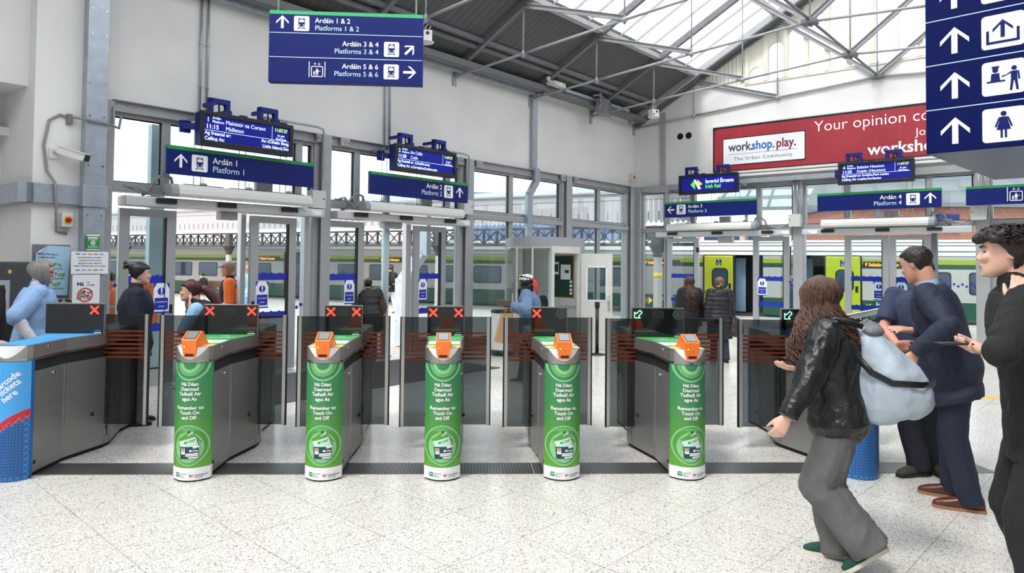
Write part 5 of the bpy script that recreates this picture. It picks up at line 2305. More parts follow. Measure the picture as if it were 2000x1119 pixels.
def coach(u0, u1, label, doors, leds, names, skip=(), purple=()):
    t = thing('train_coach', label, 'train', TF @ T((u0, 0, 0)), 'coaches of the waiting train')
    L = u1 - u0
    op = sorted([(a - u0, b - u0) for a, b, k in doors if k == 'open'])
    segs, x = [], 0
    for a, b in op:
        segs.append((x, a))
        x = b
    segs.append((x, L))
    m = MB(TWHITE)
    for a, b in segs:
        for z0, z1, mt in ((.62, 1.6, TWHITE), (.06, .62, TGRN), (1.6, 1.74, TGRN), (1.74, 1.88, TLIME), (1.88, 2.02, TWHITE)):
            m.use(mt)
            m.box(a, b, 0, .08, z0, z1)
    m.use(TDARK)
    m.box(0, L, .08, 2.6, -.6, .06)
    m.box(0, L, 1.2, 1.3, .06, 2.0)
    for a, b in op:
        m.box(a - .1, a, .05, 1.2, .06, 2.0)
        m.use(mat('train_vestibule', (120, 150, 176), .5))
        m.box(a, a + (b - a) * .35, .5, .54, .1, 1.9)
        m.use(TDARK)
    m.use(TWHITE)
    m.box(0, .06, 0, 2.6, .06, 2.0)
    m.box(L - .06, L, 0, 2.6, .06, 2.0)
    m.build('body_side', t)
    m = MB(TROOF)
    prof = [(-.02, 2.0), (.03, 2.14), (.2, 2.3), (.6, 2.46), (1.3, 2.52), (2.0, 2.46), (2.4, 2.3), (2.6, 2.0)]
    n = len(prof)
    m.add([(x_, p[0], p[1]) for x_ in (0, L) for p in prof], [(i, i + 1, i + 1 + n, i + n) for i in range(n - 1)] + [tuple(range(n)), tuple(range(n, 2 * n))[::-1]])
    m.use(mat('train_roof_rib', (120, 124, 126), .5))
    for y, z in ((.02, 2.13), (.2, 2.31), (.45, 2.41)):
        m.box(0, L, y - .02, y + .02, z - .0, z + .02)
    m.build('roof', t)
    blocked = [(a - u0 - .1, b - u0 + .1) for a, b, k in doors] + [(a - u0, b - u0) for a, b in skip]
    x = -.3 - 1.62 * 30 - u0
    k = 0
    while x < L - 1.3:
        if x > .25 and not any(x < b and x + 1.18 > a for a, b in blocked):
            w_ = MB(BLACK)
            w_.M = T((0, -.012, 0))
            w_.rrect(x, x + 1.18, .86, 1.52, .09, 0)
            w_.use(TWIN)
            w_.rrect(x + .035, x + 1.145, .895, 1.485, .07, -.004)
            w_.build('window', t, None, 'dark tinted train window')
        x += 1.62
    for a, b, kd in doors:
        if kd == 'open':
            continue
        a, b = a - u0, b - u0
        mt = {'lime': TYEL, 'purple': mat('train_purple', (76, 52, 92), .4)}[kd]
        m = MB(BLACK)
        m.M = T((0, -.03, 0))
        m.rrect(a - .05, b + .05, .05, 2.01, .1, .012)
        m.M = None
        m.use(mt)
        m.bbox(a, b, -.06, .0, .07, 1.97, .03)
        dr = m.build('door', t, None, 'lime green train door' if kd == 'lime' else 'dark purple train door')
        m = MB(BLACK)
        c = a + (b - a) * .55
        m.rrect(c - .26, c + .26, .88, 1.56, .14, -.064)
        m.use(TWIN)
        m.rrect(c - .22, c + .22, .92, 1.52, .11, -.068)
        m.use(SLOT)
        m.rrect(b - .14, b - .06, .85, 1.05, .01, -.064)
        m.build('window', dr)
        if kd == 'lime':
            m = MB(NAVY)
            m.rect(c - .12, c + .05, 1.66, 1.84, -.064)
            m.use(SIGNW)
            m.disc(c - .04, 1.81, .017, -.066, 10)
            m.ring(c - .035, 1.72, .045, .032, -.066, 20, -220, 20)
            m.bar((c - .04, -.067, 1.8), (c - .03, -.067, 1.74), .003, .02, (0, 1, 0))
            m.bar((c - .03, -.067, 1.745), (c + .01, -.067, 1.74), .003, .018, (0, 1, 0))
            m.bar((c + .01, -.067, 1.74), (c + .03, -.067, 1.69), .003, .018, (0, 1, 0))
            m.build('wheelchair_sign', dr)
    for x, s_ in leds:
        m = MB(BLACK)
        m.rect(x - u0, x - u0 + 1.25, 1.63, 1.81, -.015)
        m.use(LED)
        m.text(s_, x - u0 + .06, 1.67, .15, 'L', .012, -.02, 0, .8)
        m.build('led_display', t, None, 'amber lettered destination display')
    for x in names:
        m = MB(SIGNW)
        q = x - u0
        m.text('Iarnród Éireann', q + .35, .42, .22, 'L', .004, -.006, 0, .8)
        m.use(TLIME)
        m.text('Irish Rail', q + .35, .2, .22, 'L', .004, -.006, 0, .8)
        m.use(TLIME)
        m.poly([(q, .4), (q + .13, .52), (q + .13, .28)][::-1], -.006)
        m.use(TO)
        m.poly([(q + .17, .52), (q + .3, .4), (q + .17, .28)][::-1], -.006)
        m.build('train_name', t, None, 'white and lime operator name on the dark green skirt')
    return t


coach(-22, 6.5, 'green and white train coach seen through the leftmost door', [(-16.5, -15.5, 'lime')], [(5.0, 'F Stáisiún Heuston')], [-6])
coach(6.75, 27.05, 'green and white train coach with an open lime door seen through the third door',
      [(6.85, 7.75, 'purple'), (24.6, 25.52, 'lime'), (25.56, 26.45, 'open')], [(11.55, 'F Stáisiún Heuston'), (22.55, 'F Stáisiún Heuston')], [11.2, 22.55], skip=((23.4, 24.6),))
coach(27.3, 48, 'green and white train coach behind the closed double door', [(27.75, 28.25, 'open'), (28.3, 29.27, 'lime')], [(29.35, 'F Stáisiún Heuston')], [29.35])
m = MB(RUBBER)
for k in range(6):
    m.box(27.06 + .04 * k, 27.085 + .04 * k, .3, 2.3, .1, 2.3)
tag(m.build('gangway_bellows', None, TF), 'black ribbed bellows between the two right train coaches', 'bellows')
m = MB(mat('train_purple', (76, 52, 92), .4))

# canopy girders with pierced valance and iron columns
IRON = mat('dark_iron_paint', (56, 53, 52), .6)
VAL = mat('valance_boards', (164, 158, 162), .6)
CAPC = mat('column_grey', (150, 146, 144), .5)
Q0, Q1 = Vector((-9.7, 30.3, 0)), Vector((5.72, 20.3, 0))
CU = (Q1 - Q0).normalized()
CN = Vector((-CU.y, CU.x, 0))
CF = frame(CU, CN, Q0)
CL = (Q1 - Q0).length
t = thing('canopy_girder', 'dark ornamental iron lattice girder under a boarded platform canopy valance', 'canopy', CF)
m = MB(IRON)
a0, a1 = -14, 19.4
for z in (2.24, 2.74):
    m.box(a0, a1, -.05, .05, z - .035, z + .035)
x = a0
while x < a1 - .4:
    m.bar((x, 0, 2.26), (x + .5, 0, 2.72), .03, .045, (0, 1, 0))
    m.bar((x, .01, 2.72), (x + .5, .01, 2.26), .03, .045, (0, 1, 0))
    m.box(x - .03, x + .03, -.04, .04, 2.26, 2.72)
    m.M = T((x + .25, -.03, 2.49))
    m.ring(0, 0, .09, .06, 0, 12)
    m.ring(0, .15, .05, .03, 0, 10)
    m.ring(0, -.15, .05, .03, 0, 10)
    m.M = None
    x += .5
m.build('lattice', t)
m = MB(VAL)
x = a0
while x < a1:
    m.add([(x, -.12, 2.92), (x + .075, -.12, 2.84), (x + .15, -.12, 2.92), (x + .15, -.12, 3.7), (x, -.12, 3.7)], [(0, 1, 2, 3, 4)])
    x += .156
m.use(IRON)
x = a0
while x < a1:
    for z in (3.0, 3.07, 3.14):
        m.poly([(x - .022, z), (x, z - .03), (x + .022, z), (x, z + .03)], -.124)
    m.box(x - .006, x + .006, -.123, -.121, 2.95, 3.2)
    x += .312
m.use(VAL)
m.box(a0, a1, -.14, -.1, 3.55, 3.75)
m.build('valance', t, None, 'pale boards with pierced bottom edge')
m = MB(mat('canopy_roof', (150, 152, 154), .7))
m.add([(a0, -.2, 3.75), (a1, -.2, 3.75), (a1, 2.6, 4.2), (a0, 2.6, 4.2), (a0, -.2, 3.8), (a1, -.2, 3.8), (a1, 2.6, 4.25), (a0, 2.6, 4.25)],
      [(0, 3, 2, 1), (4, 5, 6, 7), (0, 1, 5, 4), (2, 3, 7, 6), (0, 4, 7, 3), (1, 2, 6, 5)])
m.build('canopy_roof', t)
clab = ['iron canopy column behind the man in the cap, yellow band on its shaft', 'iron canopy column seen through the second door', 'iron canopy column with two yellow bands behind the corner glazing', 'iron canopy column far left seen through the leftmost door']
for k, xx in enumerate((0, 10.7, CL, -7.2)):
    t = thing('canopy_column', clab[k], 'column', CF @ T((xx, 0, 0)), 'iron canopy columns')
    m = MB(CAPC)
    m.lathe([(.2, 0), (.2, .12), (.13, .2), (.115, 1.9)], 16)
    m.build('shaft', t)
    m = MB(IRON)
    m.lathe([(.12, 1.88), (.15, 1.92), (.13, 1.95), (.19, 2.1), (.26, 2.2), (.27, 2.24), (.16, 2.26), (.16, 2.75)], 16)
    for i in range(7):
        for sg in (-1, 1):
            a, b = R(90 * i / 7), R(90 * (i + 1) / 7)
            m.bar((sg * (.16 + .8 * (1 - cos(a))), 0, 2.25 + .45 * sin(a)), (sg * (.16 + .8 * (1 - cos(b))), 0, 2.25 + .45 * sin(b)), .05, .05, (0, 1, 0))
    m.build('capital', t)
    m = MB(YEL)
    for z0_, z1_ in (((1.28, 1.42), (.62, .76)) if k == 2 else ((1.1, 1.28),)):
        m.lathe([(.122, z0_), (.122, z1_)], 16)
    m.build('yellow_band', t)

# slim pole and kinked duct just outside the second door
t = thing('pole', 'pale blue round pole just outside the second door', 'pole', T((-1.31, 12.6, 0)))
m = MB(mat('pale_blue_pole', (176, 196, 204), .45))
m.tube([(0, 0, 0), (0, 0, 2.9)], .065, 14)
m.bbox(-.12, .12, -.12, .12, 0, .03, .004)
m.build('pole_shaft', t)
t = thing('pole', 'pale blue square post outside the leftmost door beside its left leaf', 'pole', Lp(12.3, -.7, 0))
m = MB(mat('pale_blue_pole', (176, 196, 204), .45))
m.box(-.1, .1, -.06, .06, 0, 3.6)
m.build('pole_shaft', t)
m = MB(mat('bright_galvanised', (196, 204, 212), .4, .3, var=.1, vscale=4))
m.box(-.14, .14, -.09, .09, 0, 1.34)
m.bar((0, 0, 1.3), (.42, 0, 1.86), .18, .26, (0, 1, 0))
m.box(.3, .56, -.09, .09, 1.8, 3.3)
m.use(STEELH)
for z in (.5, 1.25):
    for x in (-.1, .1):
        m.tube([(x, -.09, z), (x, -.1, z)], .012, 8)
tag(m.build('square_duct', None, T((-1.12, 14.3, 0)) @ rz(-25)), 'square galvanised duct with a kink standing outside the second door', 'duct')

# bench with yellow arms
t = thing('bench', 'platform bench with brown slats and yellow arm rest far outside', 'bench', T((-9.75, 28.1, 0)) @ rz(-27))
WD = mat('brown_wood', (92, 60, 44), .6)
for y, z in ((-.16, .36), (-.02, .36), (.12, .36)):
    m = MB(WD)
    m.box(-.8, .8, y - .05, y + .05, z, z + .035)
    m.build('seat_slat', t)
m = MB(WD)
for z in (.52, .64, .74):
    m.box(-.8, .8, .2, .24, z, z + .08)
m.build('backrest', t)
m = MB(YEL)
for x in (-.72, .72):
    m.tube([(x, .2, .56), (x, -.22, .56), (x, -.12, .3), (x, .1, .2)], .025, 8)
m.build('arm_rest', t)
m = MB(BLACK)
for x in (-.72, .72):
    m.tube([(x, -.2, 0), (x, -.05, .35)], .022, 6)
    m.tube([(x, .25, 0), (x, .2, .8)], .022, 6)
m.build('leg', t)

# buildings beyond
BRICK = mat('brick', (150, 92, 74), .8)
nt, b = nodes_of(BRICK)
br = nt.nodes.new('ShaderNodeTexBrick')
tc = nt.nodes.new('ShaderNodeTexCoord')
mp = nt.nodes.new('ShaderNodeMapping')
mp.inputs['Rotation'].default_value = (R(90), 0, 0)
nt.links.new(tc.outputs['Object'], mp.inputs[0])
nt.links.new(mp.outputs[0], br.inputs[0])
br.inputs['Scale'].default_value = 3.2
br.inputs['Color1'].default_value = rgb((166, 96, 76))
br.inputs['Color2'].default_value = rgb((138, 78, 62))
br.inputs['Mortar'].default_value = rgb((150, 130, 118))
nt.links.new(br.outputs[0], b.inputs['Base Color'])
t = thing('brick_building', 'brown brick station building behind the right train coach', 'building', T((24.5, 39, 0)) @ rz(-8))
m = MB(BRICK)
m.box(-2.8, 12, 0, 6, -.02, 5.0)
m.build('wall', t)
m = MB(mat('slate_roof', (92, 98, 108), .7))
m.add([(-3, -.3, 5.0), (12.2, -.3, 5.0), (12.2, 3, 7.2), (-3, 3, 7.2), (12.2, 6.3, 5.0), (-3, 6.3, 5.0)], [(0, 1, 2, 3), (3, 2, 4, 5), (0, 3, 5), (1, 4, 2)])
m.build('roof', t)
m = MB(NAVY)
m.box(2.2, 3.4, -.1, 0, 3.6, 4.6)
m.build('blue_sign', t)
t = thing('reflection_shed', 'long blue-grey corrugated building partly standing in for a sign reflected in the upper glazing', 'building', T((-.4, 46, 0)) @ rz(2))  # blue block added partly to stand in for the interior sign's reflection
m = MB(mat('reflection_shed_wall', (104, 126, 166), .6, var=.06, vscale=1.5))
m.box(0, 11, 0, 6, -.02, 6.0)
x = 0
while x < 11:
    m.box(x, x + .1, -.06, 0, 0, 5.2)
    x += .35
m.box(-.2, 11.2, -.25, 0, 5.2, 5.35)
m.build('wall', t)
m = MB(mat('reflection_shed_roof', (72, 92, 138), .6))
m.box(-.2, 11.2, -.3, 6.2, 5.95, 6.15)
m.build('roof', t)
t = thing('glazed_canopy', 'grey glazed platform canopy seen through the upper glazing on the right', 'canopy', T((13, 27, 0)) @ rz(-27))
m = MB(mat('canopy_steel', (112, 118, 124), .6))
for k in range(12):
    m.bar((-3 + k * 1.0, 0, 3.9), (-3 + k * 1.0, 5, 5.2), .07, .12)
for y, z in ((0, 3.9), (2.5, 4.55), (5, 5.2)):
    m.bar((-3.2, y, z), (8.4, y, z), .1, .14)
for x in (-2, 3, 8):
    m.tube([(x, 2.5, 0), (x, 2.5, 4.5)], .07, 10)
m.build('canopy_frame', t)
m = MB(glass('canopy_glass', (.45, .5, .54), .08, .15, diff=.3))
m.add([(-3.2, 0, 3.98), (8.4, 0, 3.98), (8.4, 5, 5.28), (-3.2, 5, 5.28)], [(0, 1, 2, 3)])
m.build('canopy_pane', t)
t = thing('office_building', 'distant pink and white office block above the train roof', 'building', T((14, 66, 0)))
m = MB(mat('pale_render', (226, 214, 214), .7))
m.box(0, 40, 0, 10, -.02, 5.6)
m.build('wall', t)
for k in range(18):
    m = MB(TWIN)
    m.box(.6 + 2.1 * k, 1.9 + 2.1 * k, -.05, 0, 3.9, 5.0)
    m.use(mat('pink_brick', (204, 140, 136), .7))
    m.box(2.0 + 2.1 * k, 2.4 + 2.1 * k, -.06, 0, 3.6, 5.3)
    m.build('window', t)

# ------------------------------------------------------------------ people
SKINS = {'pale': mat('skin_pale', (222, 176, 156), .5), 'warm': mat('skin_warm', (206, 152, 128), .5),
         'deep': mat('skin_deep', (98, 66, 54), .5), 'ruddy': mat('skin_ruddy', (214, 150, 130), .5)}
LIPS = mat('lip_tone', (186, 124, 112), .5)
EYEW = mat('eye_white', (196, 186, 178), .4)
EYED = mat('eye_iris', (46, 34, 28), .2)


def cloth(name, c, rough=.85, bump=.25, bs=180):
    return mat(name, c, rough, bump=bump, bscale=bs, var=.06, vscale=5)


def bake(mb, name, parent, vox, smooth=3, disp=0, dscale=9, dfun=None, label=None, extra=None):
    """join overlapping lofts into one continuous skin"""
    o = mb.build(name + '_raw')
    md = o.modifiers.new('r', 'REMESH')
    md.mode = 'VOXEL'
    md.voxel_size = vox
    md.use_smooth_shade = True
    if smooth:
        sm = o.modifiers.new('s', 'SMOOTH')
        sm.factor = .5
        sm.iterations = smooth
    dg = bpy.context.evaluated_depsgraph_get()
    me = bpy.data.meshes.new_from_object(o.evaluated_get(dg))
    old = o.data
    bpy.data.objects.remove(o)
    bpy.data.meshes.remove(old)
    me.name = name
    me.materials.clear()
    me.materials.append(mb.mats[0])
    if disp or dfun:
        nn = [v.normal.copy() for v in me.vertices]
        for v, n in zip(me.vertices, nn):
            d = 0
            if disp:
                q = v.co * dscale
                q.z *= .55
                w_ = noise.noise(q * 1.3 + Vector((7, 3, 1)))
                d = disp * .9 * noise.noise(q) + disp * 1.3 * (.35 - abs(w_)) + disp * .5 * (.3 - abs(noise.noise(q * 3.1)))
            if dfun:
                d += dfun(v.co)
            v.co += n * d
    me.polygons.foreach_set('use_smooth', [True] * len(me.polygons))
    me.polygons.foreach_set('material_index', [0] * len(me.polygons))
    if extra and extra.v:                       # fine strands kept as they are, in the same mesh
        bm = bmesh.new()
        bm.from_mesh(me)
        vs = [bm.verts.new(v) for v in extra.v]
        for f in extra.f:
            try:
                bm.faces.new([vs[i] for i in f]).smooth = True
            except ValueError:
                pass
        bm.to_mesh(me)
        bm.free()
    me.update()
    return link(name, me, parent, None, label)


def loft(mb, secs, n=18, ex=2.4):
    """secs: (centre, u-axis, ru, v-axis, rv)"""
    vs, fs = [], []
    for c, u, ru, v, rv in secs:
        for k in range(n):
            t = 2 * pi * k / n
            a, b = cos(t), sin(t)
            a = math.copysign(abs(a) ** (2 / ex), a)
            b = math.copysign(abs(b) ** (2 / ex), b)
            vs.append(c + u * (ru * a) + v * (rv * b))
    m = len(secs)
    for i in range(m - 1):
        for k in range(n):
            a, b = i * n + k, i * n + (k + 1) % n
            fs.append((a, b, b + n, a + n))
    fs.append(tuple(range(n))[::-1])
    fs.append(tuple((m - 1) * n + k for k in range(n)))
    mb.add(vs, fs, True)


def limb(mb, pts, rs, n=12, last=True):
    P, Q = [], []
    for i in range(len(pts) - 1):
        for k in range(4):
            f = k / 4
            P.append(pts[i].lerp(pts[i + 1], f))
            Q.append(rs[i] * (1 - f) + rs[i + 1] * f)
    P.append(pts[-1])
    Q.append(rs[-1])
    mb.tube(P, Q, n)
    for i, (p, r) in enumerate(zip(pts, rs)):
        if last or i < len(pts) - 1:
            mb.ell(p, r * .99, 12, 8)


def ik(a, c, l1, l2, pole):
    d = c - a
    L = min(d.length, (l1 + l2) * .998)
    d.normalize()
    x = (l1 * l1 - l2 * l2 + L * L) / (2 * L)
    h = math.sqrt(max(l1 * l1 - x * x, 0))
    p = Vector(pole)
    p = p - d * p.dot(d)
    p = p.normalized() if p.length > 1e-5 else d.orthogonal().normalized()
    return a + d * x + p * h, a + d * L


HS = [(0, .33, .16, .10), (.04, .40, .06, .155), (.12, .42, -.08, .215), (.2, .41, -.2, .25), (.33, .405, -.32, .285), (.45, .40, -.41, .315),
      (.55, .395, -.46, .335), (.64, .41, -.475, .34), (.74, .39, -.475, .338), (.84, .31, -.43, .31), (.92, .19, -.34, .245), (.97, .06, -.24, .16), (1.0, -.02, -.12, .06)]


def hsec(t):
    t = max(0, min(1, t))
    for a, b in zip(HS, HS[1:]):
        if t <= b[0]:
            f = (t - a[0]) / (b[0] - a[0])
            return [a[i] + (b[i] - a[i]) * f for i in (1, 2, 3)]
    return HS[-1][1:]


class Head:
    def __init__(s, chin, H, yaw, pitch, roll=0):
        s.o, s.H = chin, H
        s.B = (Matrix.Rotation(R(yaw), 3, 'Z') @ Matrix.Rotation(R(pitch), 3, 'X') @ Matrix.Rotation(R(roll), 3, 'Y'))

    def p(s, x, y, t):
        return s.o + s.B @ Vector((x * s.H, y * s.H, t * s.H))

    def surf(s, t, phi, off=0):
        f, b, w = hsec(t)
        c, r = (f + b) / 2, (f - b) / 2
        return s.p((w + off) * sin(phi), c + (r + off) * cos(phi), t)

    def out(s, phi):
        return s.B @ Vector((sin(phi), cos(phi), 0))


def build_head(mb, hd, female):
    X, Y = hd.B @ Vector((1, 0, 0)), hd.B @ Vector((0, 1, 0))
    secs = []
    for t in [i / 22 for i in range(23)]:
        f, b, w = hsec(t)
        secs.append((hd.p(0, (f + b) / 2, t), X, w * hd.H, Y, (f - b) / 2 * hd.H))
    loft(mb, secs, 20, 2.25)
    H = hd.H
    # nose
    mb.tube([hd.p(0, .375, .56), hd.p(0, .42, .47), hd.p(0, .455, .39)], [.035 * H, .045 * H, .055 * H], 10)
    mb.ell(hd.p(0, .462, .385), .05 * H, 10, 8)
    for q in (-1, 1):
        mb.ell(hd.p(q * .055, .44, .36), .042 * H, 8, 6)
        mb.ell(hd.p(q * .15, .355, .40), (.10 * H, .07 * H, .09 * H), 10, 8)        # cheek
        mb.ell(hd.p(q * .345, -.06, .46), (.022 * H, .075 * H, .125 * H), 10, 8, hd.B)  # ear
        mb.ell(hd.p(q * .36, -.09, .50), (.02 * H, .06 * H, .07 * H), 10, 8, hd.B)
        mb.ell(hd.p(q * .14, .365, .60), (.1 * H, .04 * H, .028 * H), 10, 6, hd.B)   # brow
    mb.ell(hd.p(0, .415, .23), (.09 * H, .035 * H, .022 * H), 10, 6, hd.B)
    mb.ell(hd.p(0, .41, .18), (.075 * H, .035 * H, .022 * H), 10, 6, hd.B)
    mb.ell(hd.p(0, .375, .06), (.09 * H, .06 * H, .06 * H), 10, 8)


def face_parts(hd, body, brow, lips=LIPS):
    H = hd.H
    for q in (-1, 1):
        m = MB(EYEW)
        m.ell(hd.p(q * .15, .352, .515), (.045 * H, .036 * H, .019 * H), 10, 8, hd.B)
        m.use(EYED)
        m.ell(hd.p(q * .158, .362, .515), (.033 * H, .034 * H, .0215 * H), 10, 8, hd.B)
        m.build('eye', body)
        m = MB(brow)
        m.tube([hd.p(q * .07, .42, .595), hd.p(q * .15, .415, .625), hd.p(q * .235, .345, .61)], [.012 * H, .02 * H, .009 * H], 6)
        m.build('eyebrow', body)
    m = MB(lips)
    m.ell(hd.p(0, .43, .226), (.085 * H, .025 * H, .017 * H), 12, 6, hd.B)
    m.ell(hd.p(0, .427, .188), (.07 * H, .026 * H, .018 * H), 12, 6, hd.B)
    m.build('lips', body)


def hand(mb, w, d, n, side, h, curl=25, spread=4, thumb=35, point=0):
    """w wrist, d pointing direction, n palm-facing direction, side +1 if thumb lies along +(d x n)"""
    d = d.normalized()
    n = (n - d * n.dot(d)).normalized()
    u = d.cross(n).normalized() * side       # towards the thumb
    k = h / 1.75
    pl = .098 * k
    loft(mb, [(w - d * .01, u, .026 * k, n, .02 * k), (w + d * .025 * k, u, .032 * k, n, .017 * k), (w + d * .06 * k, u, .04 * k, n, .015 * k), (w + d * pl, u, .041 * k, n, .0125 * k)], 14, 2.6)
    for i, (o, L) in enumerate(((.03, .074), (.0105, .082), (-.0095, .077), (-.029, .06))):
        a = w + d * (pl - .006 * k - (.006 * k if i == 3 else 0)) + u * o * k
        c = curl * (1 + .12 * i)
        if point and i == 0:
            c = 6
        dd = (d + u * math.tan(R(spread * (1.5 - i)))).normalized()
        pts, ang = [a], 0
        for s_, f in ((.45, .7), (.3, 1.0), (.25, .8)):
            ang += c * f
            v = dd * cos(R(ang)) + n * sin(R(ang))
            pts.append(pts[-1] + v * L * k * s_)
        limb(mb, pts, [.0098 * k, .0092 * k, .0086 * k, .0074 * k], 8)
    a = w + d * .022 * k + u * .026 * k + n * .006 * k
    v1 = (d * cos(R(thumb)) + u * sin(R(thumb)) + n * .35).normalized()
    v2 = (d * cos(R(thumb * .45)) + u * sin(R(thumb * .45)) + n * .4).normalized()
    p1 = a + v1 * .045 * k
    p2 = p1 + v2 * .03 * k
    limb(mb, [a, p1, p2, p2 + v2 * .024 * k], [.016 * k, .0125 * k, .0105 * k, .0088 * k], 8)


def person(label, x, y, face, h, top=None, bottom=None, shoe=None, skin='pale', hair=None, female=False, lean=3, side=0, hip=None, feet=None, hands=None, elbows=None,
           head=(0, 0), vox=.012, build=1.0, seat=None, sleeve=1.0, hem=.09, loose=.018, leg_r=(.055, .042, .04), shirt=None, brow=None, group=None, twist=0, z0=0, collar=True,
           wrinkle=.006, hand_o=None, topname='jacket', bottomname='trousers', puff=None, face_on=True, hair_m=None, sole=None, arms_skin=False, cut_top=None):
    t = thing('person', label, 'person', T((x, y, z0)) @ rz(face), group)
    sk = SKINS[skin]
    hz = .526 * h if hip is None else hip[2]
    P = Vector((0, 0, hz)) if hip is None else Vector(hip)
    d = Vector((sin(R(side)), sin(R(lean)), cos(R(lean)))).normalized()
    r = Matrix.Rotation(R(twist), 3, 'Z') @ Vector((1, 0, 0))
    r = (r - d * r.dot(d)).normalized()
    f = d.cross(r) * -1
    f = r.cross(d) * -1 if f.y < 0 else f
    f = Vector(d.cross(r))
    if f.y < 0 and abs(twist) < 90:
        f = -f
    shw = (.098 if female else .108) * h
    S = {s_: P + d * .285 * h + r * (sg * shw) for s_, sg in (('L', -1), ('R', 1))}
    NB = P + d * .315 * h - f * .005 * h
    hl = .128 * h
    B = Head(Vector((0, 0, 0)), hl, head[0] + twist, head[1])
    chin = NB + d * .02 * h + Vector((0, 0, .010 * h)) - (B.B @ Vector((0, -.06, 0))) * hl + f * .012 * h
    hd = Head(chin, hl, head[0] + twist, head[1])
    ft = feet or [(-.055 * h, .02, 0, 8), (.055 * h, -.02, 0, -8)]
    legs = {}
    for s_, sg, q in (('L', -1, ft[0]), ('R', 1, ft[1])):
        hj = P + Vector((sg * .052 * h, 0, -.01 * h))
        q = list(q) + [0] * (5 - len(q))
        yaw, pit = q[3], q[4]
        fb = Matrix.Rotation(R(yaw), 3, 'Z') @ Matrix.Rotation(R(pit), 3, 'X')
        heel = Vector(q[:3])
        an = heel + fb @ Vector((0, .0, .045 * h))
        fw = Matrix.Rotation(R(yaw * .5), 3, 'Z') @ Vector((0, 1, .1))
        kn, an2 = ik(hj, an, .245 * h, .23 * h, fw if not seat else Vector((0, .5, 1)))
        legs[s_] = (hj, kn, an2, heel + (an2 - an), fb)
    arms = {}
    for s_, sg in (('L', -1), ('R', 1)):
        tgt = (hands or {}).get(s_)
        tgt = Vector(tgt) if tgt is not None else S[s_] + Vector((sg * .05, .06, -.315 * h))
        pole = (elbows or {}).get(s_, (sg * .5, -1, -.3))
        el, wr = ik(S[s_], tgt, .172 * h, .15 * h, pole)
        arms[s_] = (S[s_], el, wr)
    bw = build

    def torso(mb, infl, t0, t1, grow=1.0):
        tab = [(-.075, .075, .062), (-.03, .1, .07), (.02, .098, .07), (.08, .084 if female else .088, .06), (.14, .09, .064), (.2, .1, .07), (.25, .1, .066), (.285, .086, .054), (.305, .05, .042), (.32, .036, .036)]
        if female:
            tab[5] = (.2, .094, .078)
            tab[1], tab[2] = (-.03, .106, .074), (.02, .102, .07)
        secs = []
        N = 16
        for i in range(N + 1):
            tt = t0 + (t1 - t0) * i / N
            q = tab[0]
            for a, b in zip(tab, tab[1:]):
                if a[0] <= tt <= b[0]:
                    g_ = (tt - a[0]) / (b[0] - a[0])
                    q = (tt, a[1] + (b[1] - a[1]) * g_, a[2] + (b[2] - a[2]) * g_)
                    break
            else:
                q = tab[0] if tt < tab[0][0] else tab[-1]
                if tt < tab[0][0]:
                    q = (tt, .1, .07)
            wv, dv = q[1] * h * bw + infl, q[2] * h * bw + infl
            if tt < -.02 and grow != 1:
                wv, dv = wv * grow, dv * grow
            secs.append((P + d * tt * h if tt > -.02 else P + Vector((0, 0, tt * h)) + d * 0, r, wv, f, dv))
        loft(mb, secs, 20, 2.5)

    # body: one continuous skin from head to ankles
    m = MB(sk)
    torso(m, -.006, -.07, .315)
    limb(m, [NB - d * .02 * h, chin + B.B @ Vector((0, -.02 * h, .03 * h))], [.034 * h, .031 * h])
    build_head(m, hd, female)
    for s_ in 'LR':
        a, e, w_ = arms[s_]
        limb(m, [NB - d * .03 * h, a, e, w_], [.03 * h, .029 * h, .0235 * h, .0155 * h])
        ho = (hand_o or {}).get(s_, {})
        dirv = Vector(ho.get('d', (w_ - e).normalized()))
        nv = Vector(ho.get('n', (r * (1 if s_ == 'L' else -1))))
        hand(m, w_, dirv, nv, ho.get('side', 0) or (1 if (dirv.cross(nv)).dot(f + Vector((0, 0, .3))) > 0 else -1), h, ho.get('curl', 26), ho.get('spread', 3), ho.get('thumb', 30), ho.get('point', 0))
        hj, kn, an, heel, fb = legs[s_]
        limb(m, [P + Vector((0, 0, -.01 * h)), hj, kn, an], [.05 * h, .05 * h, .032 * h, .022 * h])
    body = bake(m, 'body', t, vox, 2)
    if face_on:
        face_parts(hd, body, brow or MATS['hair_dark'])
    # shoes
    for s_ in 'LR':
        hj, kn, an, heel, fb = legs[s_]
        L = .152 * h
        m = MB(shoe)
        X, Y, Z = fb @ Vector((1, 0, 0)), fb @ Vector((0, 1, 0)), fb @ Vector((0, 0, 1))
        secs = []
        for u, w_, hh in ((-.28, .018, .03), (-.25, .03, .05), (-.1, .034, .062), (.08, .036, .052), (.3, .043, .04), (.5, .044, .032), (.64, .034, .024), (.7, .02, .018)):
            hh *= h / 1.75
            w_ *= h / 1.75
            secs.append((heel + Y * (u * L * 1.12) + Z * (hh * .95 + .004), X, w_, Z, hh * .9))
        loft(m, secs, 14, 2.8)
        so = bake(m, 'shoe', t, min(vox, .008), 2)
        m = MB(sole or RUBBER)
        secs = []
        for u, w_ in ((-.29, .02), (-.25, .034), (-.1, .036), (.08, .036), (.3, .045), (.5, .046), (.64, .036), (.71, .02)):
            secs.append((u, w_ * h / 1.75))
        pl = [(w_, u * L * 1.12) for u, w_ in secs] + [(-w_, u * L * 1.12) for u, w_ in reversed(secs)]
